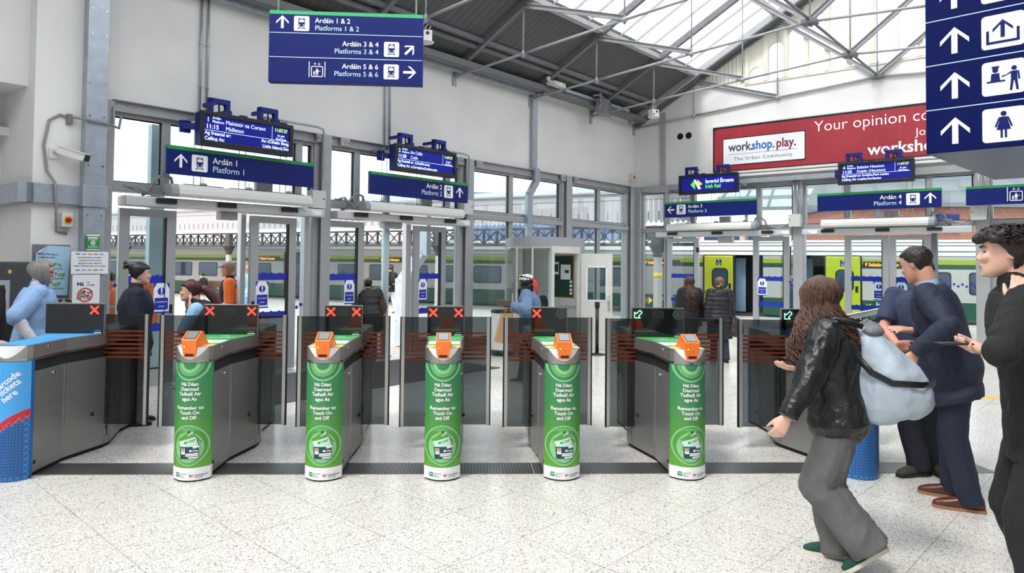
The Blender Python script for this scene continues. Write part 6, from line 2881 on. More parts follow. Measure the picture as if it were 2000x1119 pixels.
        m.add([heel + X * a + Y * b for a, b in pl] + [heel + X * a + Y * b + Z * .022 for a, b in pl],
              [tuple(range(16))[::-1], tuple(range(16, 32))] + [(i, (i + 1) % 16, (i + 1) % 16 + 16, i + 16) for i in range(16)])
        m.build('sole', so)
    # trousers
    if bottom:
        m = MB(bottom)
        torso(m, .008, -.09, .07)
        for s_ in 'LR':
            hj, kn, an, heel, fb = legs[s_]
            end = an + (an - kn).normalized() * (.018 * h)
            limb(m, [P + Vector((0, 0, -.03 * h)), hj + Vector((0, 0, -.02 * h)), kn, kn.lerp(end, .5), end], [.055 * h, leg_r[0] * h, leg_r[1] * h, (leg_r[1] + leg_r[2]) / 2 * h, leg_r[2] * h], 14, False)
        bake(m, bottomname, t, vox, 2, wrinkle * 1.3, 8)
    if top:
        m = MB(top)
        torso(m, loose, -hem, .312, 1.04)
        for s_ in 'LR':
            a, e, w_ = arms[s_]
            sl = sleeve if not isinstance(sleeve, dict) else sleeve[s_]
            if sl > .5:
                k = (sl - .5) / .5
                limb(m, [NB - d * .045 * h, a, e, e.lerp(w_, k)], [.032 * h, .034 * h + loose * .8, .026 * h + loose * .8, .019 * h + loose * .6], 14, False)
            elif sl > 0:
                limb(m, [NB - d * .045 * h, a, a.lerp(e, sl * 2)], [.032 * h, .034 * h + loose * .7, .03 * h + loose * .9], 14, False)
        if collar:
            limb(m, [NB - d * .03 * h, NB + d * .014 * h], [.05 * h, .041 * h])
        bake(m, topname, t, vox, 2, wrinkle, 10, puff)
    ctx = dict(t=t, body=body, hd=hd, P=P, d=d, r=r, f=f, arms=arms, legs=legs, S=S, NB=NB, h=h, torso=torso)
    if hair:
        hair(ctx, hair_m)
    return ctx


# ---- hair
HB = mat('hair_dark', (34, 26, 24), .5)
HBR = mat('hair_brown', (74, 48, 36), .5, var=.25, vscale=30)
HBL = mat('hair_black', (20, 18, 19), .45)
HRED = mat('hair_auburn', (72, 34, 30), .5)
HGR = mat('hair_grey', (140, 136, 130), .55, var=.2, vscale=25, stretch=(1, 1, .1))
HSB = mat('hair_sandy', (150, 128, 104), .6)


def lo_line(phi, nape=.2, sidev=.5, front=.82):
    a = abs((phi + pi) % (2 * pi) - pi)
    if a < R(60):
        return front - .03 * (a / R(60))
    if a < R(95):
        return front - .03 + (sidev - front + .03) * (a - R(60)) / R(35)
    return sidev + (nape - sidev) * min(1, (a - R(95)) / R(50))


def cap_hair(mb, hd, off=.035, nape=.18, sidev=.46, front=.8, n=36, topoff=.03):
    """closed shell over the scalp down to the hairline"""
    for j in range(n):
        phi = 2 * pi * j / n
        lo = lo_line(phi, nape, sidev, front)
        for i in range(9):
            tt = lo + (1.0 - lo) * i / 8
            o = off + topoff * max(0, tt - .6)
            mb.ell(hd.surf(tt, phi, o * .4), max(.05, o * 1.5) * hd.H, 6, 5)
    mb.ell(hd.p(0, -.06, .84), (.27 * hd.H, .33 * hd.H, (.16 + topoff) * hd.H), 14, 10, hd.B)


def short_hair(nape=.2, off=.03, front=.84, tuft=0, seed=1, sidev=.54, fade=0):
    def go(c, mt):
        hd = c['hd']
        rn = random.Random(seed)
        m = MB(mt)
        cap_hair(m, hd, off, nape, sidev, front)
        for k in range(tuft):
            phi = rn.uniform(-pi, pi)
            tt = rn.uniform(max(.72, lo_line(phi, nape, sidev, front)), 1.0)
            b = hd.surf(tt, phi, .05 + .05 * rn.random() * (1.4 if abs(phi) < 1.2 else .7))
            m.ell(b, rn.uniform(.045, .085) * hd.H, 7, 6)
        for k in range(tuft // 2):
            phi = rn.uniform(-1.25, 1.25)
            b = hd.surf(rn.uniform(.74, .97), phi, .07 + .09 * rn.random())
            m.ell(b, rn.uniform(.05, .085) * hd.H, 7, 6)
        e = MB(mt)
        if tuft:
            for k in range(tuft * 2):
                phi = rn.uniform(-pi, pi)
                tt = rn.uniform(max(.62, lo_line(phi, nape, sidev, front)), .98)
                p0 = hd.surf(tt, phi, .06)
                o = hd.out(phi)
                tang = Vector((-o.y, o.x, 0)) * rn.choice((-1, 1))
                L = rn.uniform(.1, .2) * hd.H
                pts = [p0 + o * (sin(2.6 * q) * L * .5) + tang * (q * L * .8) + Vector((0, 0, .5 * L * sin(2.8 * q))) for q in (0, .25, .5, .75, 1)]
                e.tube(pts, [.012 * hd.H, .02 * hd.H, .018 * hd.H, .012 * hd.H, .004 * hd.H], 5)
        bake(m, 'hair', c['t'], .007 if tuft else .009, 1, .004, 60, None, None, e)
    return go


def long_hair(length=.35, n=140, wave=.01, freq=30, curl=0, rad=.007, seed=2, spreadx=.06, front=.84, base=True, back_only=False, part=48, t_hi=.99):
    def go(c, mt):
        hd, t = c['hd'], c['t']
        rn = random.Random(seed)
        m = MB(mt)
        cap_hair(m, hd, .04, .12, .3, front)
        H = hd.H
        if base:
            for tt, w_, dd in ((.3, .36, .2), (.1, .4, .24), (-.15, .42, .22), (-.4, .4, .18)):
                if -(tt) * H < length * .85:
                    m.ell(hd.p(0, -.27, tt), (w_ * H, dd * H, .22 * H), 14, 10, hd.B)
        e = MB(mt)
        for k in range(n):
            phi = rn.uniform(R(part), 2 * pi - R(part))
            t0 = rn.uniform(min(.55, t_hi - .1), t_hi)
            L = length * rn.uniform(.75, 1.08)
            pts, rs = [], []
            ph0 = rn.uniform(0, 6.3)
            cv, fv = curl * rn.uniform(.45, 1.25), freq * rn.uniform(.6, 1.25)
            N = 26 if curl else 12
            a = phi if phi <= pi else phi - 2 * pi
            aa = math.copysign(max(abs(a), R(62)), a)
            for i in range(N + 1):
                q = i / N
                tt = t0 - q * (t0 + L / H)
                ang = a + (aa - a) * min(1, q * 3)
                if tt > .25:
                    p = hd.surf(tt, ang, .07 + .05 * q + .03 * rn.random())
                else:
                    p = hd.surf(.25, ang, .09 + spreadx / H * min(1, (.25 - tt)) * .6)
                    p = p + Vector((0, 0, (tt - .25) * H))
                    sh = c['S']
                    if p.z < sh['L'].z + .04:           # rest on the back and shoulders
                        p += c['f'] * -.02
                s_ = wave * (.3 + q)
                w1 = freq * q * L + ph0
                o = hd.out(ang)
                tg = Vector((-o.y, o.x, 0))
                if curl:
                    w1 = fv * q * L + ph0 + 1.2 * sin(5 * q + ph0)
                    k_ = cv * min(1, .12 + 1.3 * q)
                    p = p + o * (cos(w1) * k_ + .01 * q) + tg * (sin(w1) * k_) + Vector((0, 0, .3 * k_ * sin(w1 * .7)))
                else:
                    p = p + tg * (s_ * sin(w1)) + o * (s_ * .6 * cos(w1 * .8))
                pts.append(p)
                rs.append(rad * (1 - .6 * q) if q > .6 else rad)
            e.tube(pts, rs, 5)
        bake(m, 'hair', t, .012, 2, .006, 30, None, None, e)
    return go


def tied_hair(kind, seed=3, front=.84):
    def go(c, mt):
        hd, t, H = c['hd'], c['t'], c['hd'].H
        rn = random.Random(seed)
        m = MB(mt)
        cap_hair(m, hd, .04, .2, .46, front - .04)
        e = MB(mt)
        if kind == 'bun':
            m.ell(hd.p(0, -.62, .86), (.15 * H, .14 * H, .14 * H), 14, 10)
            m.ell(hd.p(0, -.48, .8), .1 * H, 10, 8)
            for k in range(18):
                a = rn.uniform(0, 6.3)
                o = hd.B @ Vector((cos(a) * .13 * H, -.1 * H * rn.random(), sin(a) * .13 * H))
                e.tube([hd.p(0, -.62, .86) + o, hd.p(0, -.64, .86) + o * 1.25, hd.p(0, -.68, .86) + o * 1.05 + Vector((0, 0, .02))], [.008, .007, .002], 5)
        elif kind == 'low_bun':
            m.ell(hd.p(0, -.56, .3), (.16 * H, .13 * H, .15 * H), 14, 10)
            m.ell(hd.p(0, -.42, .4), .13 * H, 10, 8)
        elif kind == 'pony':
            a = hd.p(0, -.46, .62)
            b = hd.B @ Vector((0, -1, 0))
            b = Vector((b.x, b.y, 0)).normalized()
            pts = [a, a + b * .05 + Vector((0, 0, -.01)), a + b * .1 + Vector((0, 0, -.06)), a + b * .16 + Vector((0, 0, -.14)), a + b * .22 + Vector((0, 0, -.24)), a + b * .26 + Vector((0, 0, -.33))]
            limb(m, pts, [.03, .045, .05, .045, .035, .012])
            for k in range(40):
                q = Vector((rn.uniform(-.04, .04), rn.uniform(-.04, .04), 0))
                e.tube([p + q * (.6 + .5 * i / 5) for i, p in enumerate(pts)], [.006, .007, .007, .007, .006, .002], 5)
            mb = MB(NAVYE)
            mb.ell(a + b * .03, (.032, .032, .032), 10, 8)
            mb.build('hair_tie', c['t'])
        for k in range(70):                             # combed strands over the crown
            phi = rn.uniform(-2.6, 2.6)
            p0 = hd.surf(lo_line(phi, .25, .55, front) + .03, phi, .045)
            p1 = hd.p(0, -.46, .7 if kind != 'low_bun' else .42)
            mid = hd.surf(.9 if abs(phi) < 1 else .72, phi * 1.0 + (pi - abs(phi)) * .45 * (1 if phi > 0 else -1), .05)
            e.tube([p0, (p0 + mid) / 2 + hd.out(phi) * .006, mid, p1], [.005, .007, .007, .004], 5)
        bake(m, 'hair', t, .008, 2, .003, 50, None, None, e)
    return go


def bob_hair(seed=5):
    def go(c, mt):
        hd, t, H = c['hd'], c['t'], c['hd'].H
        rn = random.Random(seed)
        m = MB(mt)
        cap_hair(m, hd, .06, .0, .06, .86)
        e = MB(mt)
        for k in range(170):
            phi = rn.uniform(R(62), 2 * pi - R(62))
            pts, rs = [], []
            end = rn.uniform(-.04, .08)
            for i in range(9):
                q = i / 8
                tt = .97 - q * (.97 - end)
                p = hd.surf(max(tt, .15), phi, .1 + .05 * sin(q * 2.4) - (.04 if q > .85 else 0))
                if tt < .15:
                    p += Vector((0, 0, (tt - .15) * H))
                pts.append(p)
                rs.append(.008 if q < .8 else .005)
            e.tube(pts, rs, 5)
        bake(m, 'hair', t, .009, 2, .003, 40, None, None, e)
    return go


def strap(name, parent, pts, w_, mt, th=.006, label=None):
    m = MB(mt)
    for a, b in zip(pts, pts[1:]):
        m.tube([a, b], w_ / 2, 8)
    return m.build(name, parent, None, label)


def at(px, py, Y):
    """the point of the vertical plane y = Y seen at a photo pixel"""
    d = ROWS.transposed() @ Vector(((px - PPX) / F_PX, (py - PPY) / F_PX, 1))
    return Vector((0, 0, EYE)) + d * (Y / d.y)


def loc(x, y, face, p):
    return Matrix.Rotation(R(-face), 3, 'Z') @ (Vector(p) - Vector((x, y, 0)))


def wdir(face, v):
    return Matrix.Rotation(R(-face), 3, 'Z') @ Vector(v)


NAVYC = cloth('navy_wool', (24, 30, 48))
NAVYS = cloth('navy_suit', (24, 32, 54), .7)
NAVYP = cloth('navy_polo', (52, 58, 86))
BLKC = cloth('black_cotton', (24, 24, 26))
BLKN = mat('black_nylon', (22, 22, 24), .35, bump=.3, bscale=60)
BLKT = cloth('black_trousers', (30, 30, 33))
GREYJ = cloth('grey_denim', (104, 104, 104), .9, .4, 220)
BLUES = cloth('pale_blue_wool', (150, 184, 228))
SHIRT = cloth('pale_blue_shirt', (148, 188, 226))
WSH = cloth('white_shirt', (222, 220, 224))
DENIM = cloth('light_denim', (100, 124, 152), .9, .4, 200)
JEANS = cloth('dark_jeans', (38, 48, 70))
HIVIS = cloth('orange_hi_vis', (255, 118, 40), .7)
REFL = mat('reflective_tape', (172, 174, 172), .4, .3)
OLIVE = mat('olive_knit', (58, 60, 48), .85, bump=.5, bscale=150)
BROWNL = mat('brown_leather', (86, 46, 36), .3)
TAN = mat('tan_sole', (150, 112, 84), .7)
WHS = mat('white_rubber', (220, 214, 200), .6)
SHOEB = mat('black_leather', (20, 20, 22), .4)
GREENS = mat('green_suede', (30, 74, 60), .8)
PALET = cloth('pale_trousers', (206, 204, 206))
CURLYB = mat('hair_curly_brown', (84, 58, 44), .5, var=.35, vscale=18)

# --- walking woman with the backpack
FA = 60
p0 = at(1640, 850, 4.0)
bx, by = p0.x, 4.0
foot_l = loc(bx, by, FA, at(1712, 1098, 3.86))
foot_r = loc(bx, by, FA, (at(1640, 1100, 4.1).x, 4.1, 0))
wr = person('walking woman with long curly brown hair, black jacket and wide grey jeans', bx, by, FA, 1.64, top=BLKN, bottom=GREYJ, shoe=GREENS, skin='pale', female=True, vox=.009,
            hair=long_hair(.31, 660, .0, 78, .028, .0046, 11, .18, .86, True, False, 28), hair_m=CURLYB, lean=7, hip=(0, 0, .855),
            feet=[(foot_l.x, foot_l.y, .10, 4, -38), (foot_r.x, foot_r.y, 0, 6, 0)],
            hands={'L': loc(bx, by, FA, at(1528, 838, 3.78)), 'R': loc(bx, by, FA, at(1568, 722, 4.0))}, elbows={'L': (-.6, -.8, 0), 'R': (.8, -.6, -.5)},
            hand_o={'R': dict(d=wdir(FA, (-.8, .1, .1)), n=wdir(FA, (.1, .3, 1)), curl=14), 'L': dict(d=wdir(FA, (-.5, 0, -.8)), n=wdir(FA, (.2, 1, 0)), curl=30)},
            leg_r=(.066, .062, .066), loose=.042, hem=.075, wrinkle=.012, head=(-22, -8), sole=WHS)
m = MB(BLACK)
q = at(1556, 708, 4.03)
m.M = T(q) @ rz(-20) @ Matrix.Rotation(R(18), 4, 'Y')
m.bbox(-.075, .075, -.036, .036, -.004, .005, .004)
m.M = None
tag(m.build('phone'), 'black phone held by the walking woman with the backpack', 'phone')
BP = mat('silver_blue_nylon', (176, 190, 204), .5, bump=.25, bscale=14, var=.05, vscale=6)
BPG = mat('grey_nylon', (112, 116, 122), .6)
t = thing('backpack', 'large pale silver-blue backpack with black strap on the walking woman', 'backpack', T((bx, by, 0)) @ rz(FA))
m = MB(BP)
secs = []
X, Y, Z = Vector((1, 0, 0)), Vector((0, 1, 0)), Vector((0, 0, 1))
for k in range(13):
    q = k / 12
    z = .83 + .52 * q
    w_ = .16 * (sin(pi * min(1, .12 + q * .84)) ** .45)
    tab = ((0, .1), (.12, .165), (.35, .19), (.6, .15), (.82, .095), (1.0, .04))
    for (qa, da), (qb, db) in zip(tab, tab[1:]):
        if qa <= q <= qb + 1e-6:
            dp = da + (db - da) * (q - qa) / (qb - qa)
    secs.append((Vector((0, -.085 - dp, z)), X, w_, Y, dp))
loft(m, secs, 20, 2.5)
m.ell((0, -.36, .96), (.13, .1, .1), 14, 10)
bag = bake(m, 'bag_body', t, .012, 3, .014, 7)
m = MB(BPG)
m.ell((0, -.16, 1.33), (.11, .07, .035), 14, 8)
m.tube([(0, -.2, 1.36), (.0, -.14, 1.39), (0, -.09, 1.36)], .012, 8)
bake(m, 'lid', t, .01, 2, .004, 12)
m = MB(BLACK)
m.tube([(-.165, -.1, 1.19), (-.175, -.16, 1.12), (-.175, -.26, 1.07), (-.15, -.4, 1.07), (-.06, -.46, 1.07)], [(.006, .018)] * 5, 8)
m.tube([(-.11, -.12, 1.36), (-.13, .02, 1.4), (-.14, .12, 1.28), (-.15, .08, 1.06), (-.15, -.1, .92)], .016, 8)
m.tube([(.11, -.12, 1.36), (.13, .02, 1.4), (.14, .12, 1.28), (.15, .08, 1.06), (.15, -.1, .92)], .016, 8)
m.build('strap', t, None, 'black strap')

# --- man in the navy suit
FB = 50
hx, hy = at(1856, 735, 4.95).x, 4.95
fl_ = loc(hx, hy, FB, (at(1895, 1000, 4.84).x, 4.84, 0))
fr_ = loc(hx, hy, FB, (at(1862, 968, 5.12).x, 5.12, 0))
sm = person('man in a navy suit and brown shoes bending to talk', hx, hy, FB, 1.88, top=NAVYS, bottom=NAVYS, shoe=BROWNL, vox=.009, hair=short_hair(.18, .03, .86, 0, 4), hair_m=HB,
            lean=17, feet=[(fl_.x, fl_.y, 0, 10), (fr_.x, fr_.y, 0, 2)], hip=(0, -.04, .985),
            hands={'L': loc(hx, hy, FB, at(1786, 690, 4.72)), 'R': loc(hx, hy, FB, at(1782, 645, 5.25))}, elbows={'L': (-.5, -.9, 0), 'R': (.7, -.6, -.4)},
            hand_o={'L': dict(d=wdir(FB, (-.35, .05, -.9)), n=wdir(FB, (.2, 1, 0)), curl=34), 'R': dict(d=wdir(FB, (-1, -.05, .12)), n=wdir(FB, (0, .4, -1)), curl=12, spread=6)},
            loose=.03, hem=.125, leg_r=(.058, .045, .042), head=(-22, -20), skin='warm', sole=TAN, wrinkle=.007, collar=False)
c = sm
m = MB(SHIRT)
limb(m, [c['NB'] - c['d'] * .03, c['NB'] + c['d'] * .022], [.072, .066])
bake(m, 'shirt_collar', c['t'], .008, 2)
m = MB(BLACK)
w_ = c['arms']['L'][2]
e_ = c['arms']['L'][1]
for k in range(4):
    p = w_.lerp(e_, .06 + .07 * k) + Vector((-.05, -.012, .0))
    m.ell(p, (.006, .008, .008), 8, 6)
m.build('cuff_buttons', c['t'])

# --- man in the navy polo shirt behind him
FC = 138
hx, hy = at(1782, 735, 5.68).x, 5.68
ra = loc(hx, hy, FC, (at(1782, 926, 5.62).x + .08, 5.66, 0))
la = loc(hx, hy, FC, (at(1842, 945, 5.62).x, 5.72, 0))
pm = person('man in a navy polo shirt and dark cap behind the suited man', hx, hy, FC, 1.76, top=NAVYP, bottom=cloth('navy_trousers', (22, 26, 40)), shoe=OLIVE, vox=.01, hair=short_hair(.25, .02), hair_m=HB,
            lean=4, side=-8, feet=[(la.x, la.y, 0, 35), (ra.x, ra.y, 0, -35)], sleeve=.42, loose=.03, build=1.12, skin='ruddy', sole=BLACK,
            hands={'R': loc(hx, hy, FC, at(1752, 672, 5.4)), 'L': loc(hx, hy, FC, at(1800, 690, 5.35))}, elbows={'R': (.9, -.4, -.4), 'L': (-.8, -.4, -.4)},
            hand_o={'R': dict(d=wdir(FC, (.8, -.3, -.35)), n=wdir(FC, (.2, .8, .3)), curl=30)}, leg_r=(.06, .05, .048), head=(10, -5), topname='polo_shirt')
hd = pm['hd']
m = MB(NAVYC)
for k in range(24):
    for tt in (.68, .78, .88, .96):
        m.ell(hd.surf(tt, 2 * pi * k / 24, .03), .05 * hd.H, 6, 5)
m.ell(hd.p(0, -.02, .84), (.31 * hd.H, .38 * hd.H, .2 * hd.H), 14, 10, hd.B)
m.ell(hd.p(0, .52, .69), (.24 * hd.H, .26 * hd.H, .03 * hd.H), 14, 8, hd.B)
bake(m, 'cap', pm['t'], .008, 2)
m = MB(BLACK)
for q in (-1, 1):
    m.tube([hd.p(q * .07, .44, .5), hd.p(q * .22, .42, .5), hd.p(q * .33, .3, .52), hd.p(q * .35, -.02, .55)], .004, 6)
m.build('glasses', pm['t'])

# --- young man in black with the phone
FD = 60
hx, hy = at(2038, 790, 3.3).x, 3.3
lf_ = (-.1, -.2, 0)
ym = person('young man in black with dark wavy hair holding a phone, one hand at his neck', hx, hy, FD, 1.91, top=BLKC, bottom=BLKT, shoe=mat('grey_suede', (74, 76, 74), .8), vox=.0075,
            hair=short_hair(.14, .045, .84, 230, 8, .5), hair_m=HB, lean=10, hip=(0, 0, 1.0), feet=[(-.1, .02, 0, 4), (.1, -.1, .05, 0, -22)],
            hands={'L': loc(hx, hy, FD, at(1988, 596, 3.16)), 'R': loc(hx, hy, FD, at(1932, 683, 3.42))}, elbows={'L': (-.75, .6, -.6), 'R': (.6, -.9, -.6)},
            hand_o={'L': dict(d=wdir(FD, (.35, .25, .8)), n=wdir(FD, (.5, .6, .1)), curl=22), 'R': dict(d=wdir(FD, (-1, 0, .02)), n=wdir(FD, (0, -.25, 1)), curl=30, thumb=50, spread=4)},
            loose=.03, hem=.1, build=.95, leg_r=(.058, .05, .048), head=(-2, 0), wrinkle=.009, brow=HB, topname='sweatshirt', sleeve={'L': 1.0, 'R': .96})
t = thing('phone', 'dark phone held flat by the young man in black', 'phone', T(at(1862, 671, 3.42)))
m = MB(mat('phone_grey', (70, 66, 68), .25, .5))
m.bbox(-.078, .082, -.037, .037, -.004, .005, .004)
m.build('phone_body', t)
m = MB(SLOT)
m.rrect(-.074, .078, -.033, .033, .008, 0)
m.v = [Vector((v.x, v.z, .0056)) for v in m.v]
m.build('screen', t)

# --- older woman at the left gate
FE = -62
hx, hy = at(62, 700, 7.1).x, 7.1
ow = person('older woman with a grey bob and sunglasses in a pale blue sweater', hx, hy, FE, 1.66, top=BLUES, bottom=BLKT, shoe=SHOEB, female=True, vox=.0095, hair=bob_hair(), hair_m=HGR, lean=4, side=0,
            hands={'R': loc(hx, hy, FE, at(62, 662, 6.85)), 'L': loc(hx, hy, FE, at(92, 690, 7.3))}, elbows={'R': (.4, -1, -.2), 'L': (-.4, -1, -.2)}, sleeve=.52, loose=.05, hem=.06, build=1.12, head=(0, -4), topname='sweater', brow=HGR)
c = ow
m = MB(WSH)
for s_ in 'LR':
    a, e_, w_ = c['arms'][s_]
    limb(m, [a.lerp(e_, .8), e_, w_], [.055, .058, .045])
limb(m, [c['NB'] - c['d'] * .03, c['NB'] + c['d'] * .03], [.07, .068])
bake(m, 'blouse', c['t'], .009, 2, .006, 14)
hd = c['hd']
m = MB(BLACK)
for q in (-1, 1):
    m.ell(hd.p(q * .17, .38, .5), (.1 * hd.H, .03 * hd.H, .085 * hd.H), 12, 8, hd.B)
    m.tube([hd.p(q * .26, .33, .53), hd.p(q * .36, .0, .55)], .004, 6)
m.build('sunglasses', c['t'])
m = MB(BLACK)
pts = [c['NB'] + c['r'] * .085 - c['f'] * .06 + Vector((0, 0, -.02)), c['NB'] + c['r'] * .09 + c['f'] * .03 + Vector((0, 0, -.025)), c['NB'] + c['r'] * .13 + c['f'] * .14 - c['d'] * .13,
       c['NB'] + c['r'] * .17 + c['f'] * .165 - c['d'] * .28, c['NB'] + c['r'] * .18 + c['f'] * .13 - c['d'] * .45]
m.tube(pts, [(.016, .006)] * 5, 8)
m.build('bag_strap', c['t'])
t = thing('handbag', 'black shoulder bag behind the back of the older woman in pale blue', 'bag', T(at(30, 660, 7.05)) @ rz(10))
m = MB(BLKC)
m.bbox(-.12, .12, -.05, .05, -.26, .18, .03)
m.build('bag_body', t)
m = MB(BLKC)
m.tube([(-.1, 0, .16), (-.06, 0, .24), (.06, 0, .24), (.1, 0, .16)], .012, 6)
m.build('strap', t)

# --- person at the very left edge, only a hand in view
FH = -95
hx, hy = at(-48, 700, 6.3).x, 6.3
person('person mostly out of the left edge, one bare hand reaching over the gate', hx, hy, FH, 1.7, top=BLKC, bottom=BLKT, shoe=SHOEB, vox=.012, hair=short_hair(), hair_m=HB,
       hands={'R': loc(hx, hy, FH, at(-12, 666, 6.3))}, elbows={'R': (.6, -1, -.3)}, hand_o={'R': dict(d=wdir(FH, (1, 0, -.15)), n=wdir(FH, (0, 0, -1)), curl=16)})

# --- woman with a bun in navy
FF = -66
hx, hy = at(262, 700, 7.45).x, 7.45
bw = person('woman with a dark bun and hoop earring in a navy zip jacket', hx, hy, FF, 1.64, top=NAVYC, bottom=BLKT, shoe=SHOEB, female=True, vox=.0095, hair=tied_hair('bun'), hair_m=HBL, lean=1,
            loose=.03, hem=.1, build=1.16, head=(2, -3), brow=HBL)
hd = bw['hd']
m = MB(STEELH)
for q in (-1, 1):
    pts = [hd.p(q * .38, -.04, .36) + hd.B @ Vector((0, sin(a) * .022, -.022 + cos(a) * .022)) for a in [2 * pi * k / 12 for k in range(13)]]
    m.tube(pts, .003, 6)
m.build('earring', bw['t'], None, 'silver hoop earrings')

# --- woman laughing behind her hands
FG = 108
hx, hy = at(425, 700, 7.55).x, 7.55
hp = at(368, 572, 7.5)
rw_ = person('woman with an auburn ponytail bending forward with both hands over her mouth', hx, hy, FG, 1.62, top=cloth('navy_quilt', (26, 28, 44), .6), bottom=BLKT, shoe=SHOEB, female=True, vox=.0085, hair=tied_hair('pony'), hair_m=HRED, lean=34,
             hip=(0, -.05, .8), hands={'L': loc(hx, hy, FG, at(371, 606, 7.36)), 'R': loc(hx, hy, FG, at(368, 604, 7.62))}, elbows={'L': (-.5, -.1, -1), 'R': (.5, -.1, -1)},
             hand_o={'L': dict(d=wdir(FG, (-.12, .1, 1)), n=wdir(FG, (.8, .45, 0)), curl=10, thumb=20), 'R': dict(d=wdir(FG, (-.12, -.1, 1)), n=wdir(FG, (.8, -.45, 0)), curl=10, thumb=20)},
             sleeve=0, loose=.035, hem=.07, build=1.12, head=(0, -2), topname='gilet', brow=HRED)
c = rw_
m = MB(SHIRT)
for s_ in 'LR':
    a, e_, w_ = c['arms'][s_]
    limb(m, [a, a.lerp(e_, .5), a.lerp(e_, .86)], [.072, .068, .062])
bake(m, 'shirt_sleeves', c['t'], .009, 2, .007, 14)
m = MB(BLACK)
a, e_, w_ = c['arms']['L']
q = e_.lerp(w_, .9)
dv = (w_ - e_).normalized()
m.tube([q - dv * .012, q + dv * .012], .033, 14)
m.ell(q + Vector((-.033, 0, 0)), (.009, .02, .02), 12, 8)
m.build('wristwatch', c['t'])
m = MB(GREYW)
m.M = Matrix.Translation(c['P'] + c['d'] * .3 + c['r'] * -.13) @ Matrix.Rotation(R(0), 4, 'Z')
m.M = None
b0 = c['P'] + c['d'] * .40 - c['f'] * .148 + c['r'] * -.10
ax, az = (c['r'] * -1 * -1), c['d']
vs, fs, w__ = text_mesh('irish', .06, .01)
m.add([b0 + c['r'] * v[0] + c['d'] * v[1] - c['f'] * .004 for v in vs], fs)
m.build('back_lettering', c['t'], None, 'white word on the back')

# --- man in the cap and orange jacket in the doorway
FI = 108
hx, hy = at(446, 640, 11.0).x, 11.0
cm = person('man in a blue cap and open orange high visibility jacket standing in the left doorway', hx, hy, FI, 1.64, top=NAVYC, bottom=BLKT, shoe=SHOEB, vox=.012, hair=short_hair(.05, .05, .8, 0, 3, .3), hair_m=HSB, lean=0, build=1.2, skin='ruddy',
            loose=.02, hem=.09, head=(0, -3), topname='sweater', brow=HSB)
c = cm
m = MB(HIVIS)
secs = []
for tt in [i / 12 for i in range(13)]:
    z = -.09 + .37 * tt
    secs.append((c['P'] + c['d'] * z * c['h'] - c['f'] * .075, c['r'], .205 - .05 * max(0, tt - .8) * 5, c['f'], .125 - .03 * max(0, tt - .8) * 5))
loft(m, secs, 18, 2.6)
for s_ in 'LR':
    a, e_, w_ = c['arms'][s_]
    limb(m, [c['NB'] - c['d'] * .08, a, e_, w_], [.06, .085, .075, .055])
bake(m, 'hi_vis_jacket', c['t'], .012, 2, .008, 9)
m = MB(REFL)
for s_ in 'LR':
    a, e_, w_ = c['arms'][s_]
    for q in (.25, .62):
        p = e_.lerp(w_, q)
        dv = (w_ - e_).normalized()
        m.tube([p - dv * .03, p + dv * .03], [.094 - .024 * q] * 2, 14)
sg = -1
m.tube([c['NB'] - c['d'] * .06 + c['r'] * sg * .13 - c['f'] * .1, c['NB'] - c['d'] * .05 + c['r'] * sg * .14, c['NB'] - c['d'] * .2 + c['r'] * sg * .17 + c['f'] * .04, c['NB'] - c['d'] * .42 + c['r'] * sg * .185 + c['f'] * .03], [(.03, .02)] * 4, 8)
m.build('reflective_tape', c['t'], None, 'silver reflective tape')
hd = c['hd']


def peaked_cap(hd, t, mt):
    m = MB(mt)
    for k in range(22):
        for tt in (.7, .8, .9, .97):
            m.ell(hd.surf(tt, 2 * pi * k / 22, .04), .05 * hd.H, 6, 5)
    m.ell(hd.p(0, -.02, .85), (.33 * hd.H, .4 * hd.H, .22 * hd.H), 14, 10, hd.B)
    m.ell(hd.p(0, .56, .69), (.26 * hd.H, .3 * hd.H, .035 * hd.H), 14, 8, hd.B)
    return bake(m, 'cap', t, .009, 2)


peaked_cap(hd, c['t'], cloth('faded_blue', (66, 96, 132)))


# --- hi-vis workers outside the glass
def hivis_man(px, Y, face, h, label, hairm, seed):
    x = at(px, 600, Y).x
    c = person(label, x, Y, face, h, top=HIVIS, bottom=BLKT, shoe=SHOEB, vox=.014, hair=short_hair(.2, .03, .84, 0, seed), hair_m=hairm, loose=.045, hem=.12, sleeve=.0, build=1.15, topname='hi_vis_vest', brow=HGR, lean=1)
    m = MB(BLUES)
    for s_ in 'LR':
        a, e_, w_ = c['arms'][s_]
        limb(m, [a, e_, w_], [.062, .052, .042])
    bake(m, 'shirt_sleeves', c['t'], .014, 2)
    m = MB(REFL)
    for z in (.0, .14):
        q = c['P'] + c['d'] * z * h
        loft(m, [(q - Vector((0, 0, .03)), c['r'], .17 * 1.17 + .01, c['f'], .125 * 1.2 + .012), (q + Vector((0, 0, .03)), c['r'], .17 * 1.17 + .01, c['f'], .125 * 1.2 + .012)], 20, 2.5)
    m.build('reflective_tape', c['t'], None, 'silver reflective tape')
    return c


hivis_man(287, 10.4, -120, 1.66, 'grey haired man in an orange vest seen behind the woman with the bun', HGR, 21)
hivis_man(214, 10.2, 30, 1.5, 'worker in an orange vest at the left edge of the leftmost door glass', HB, 22)

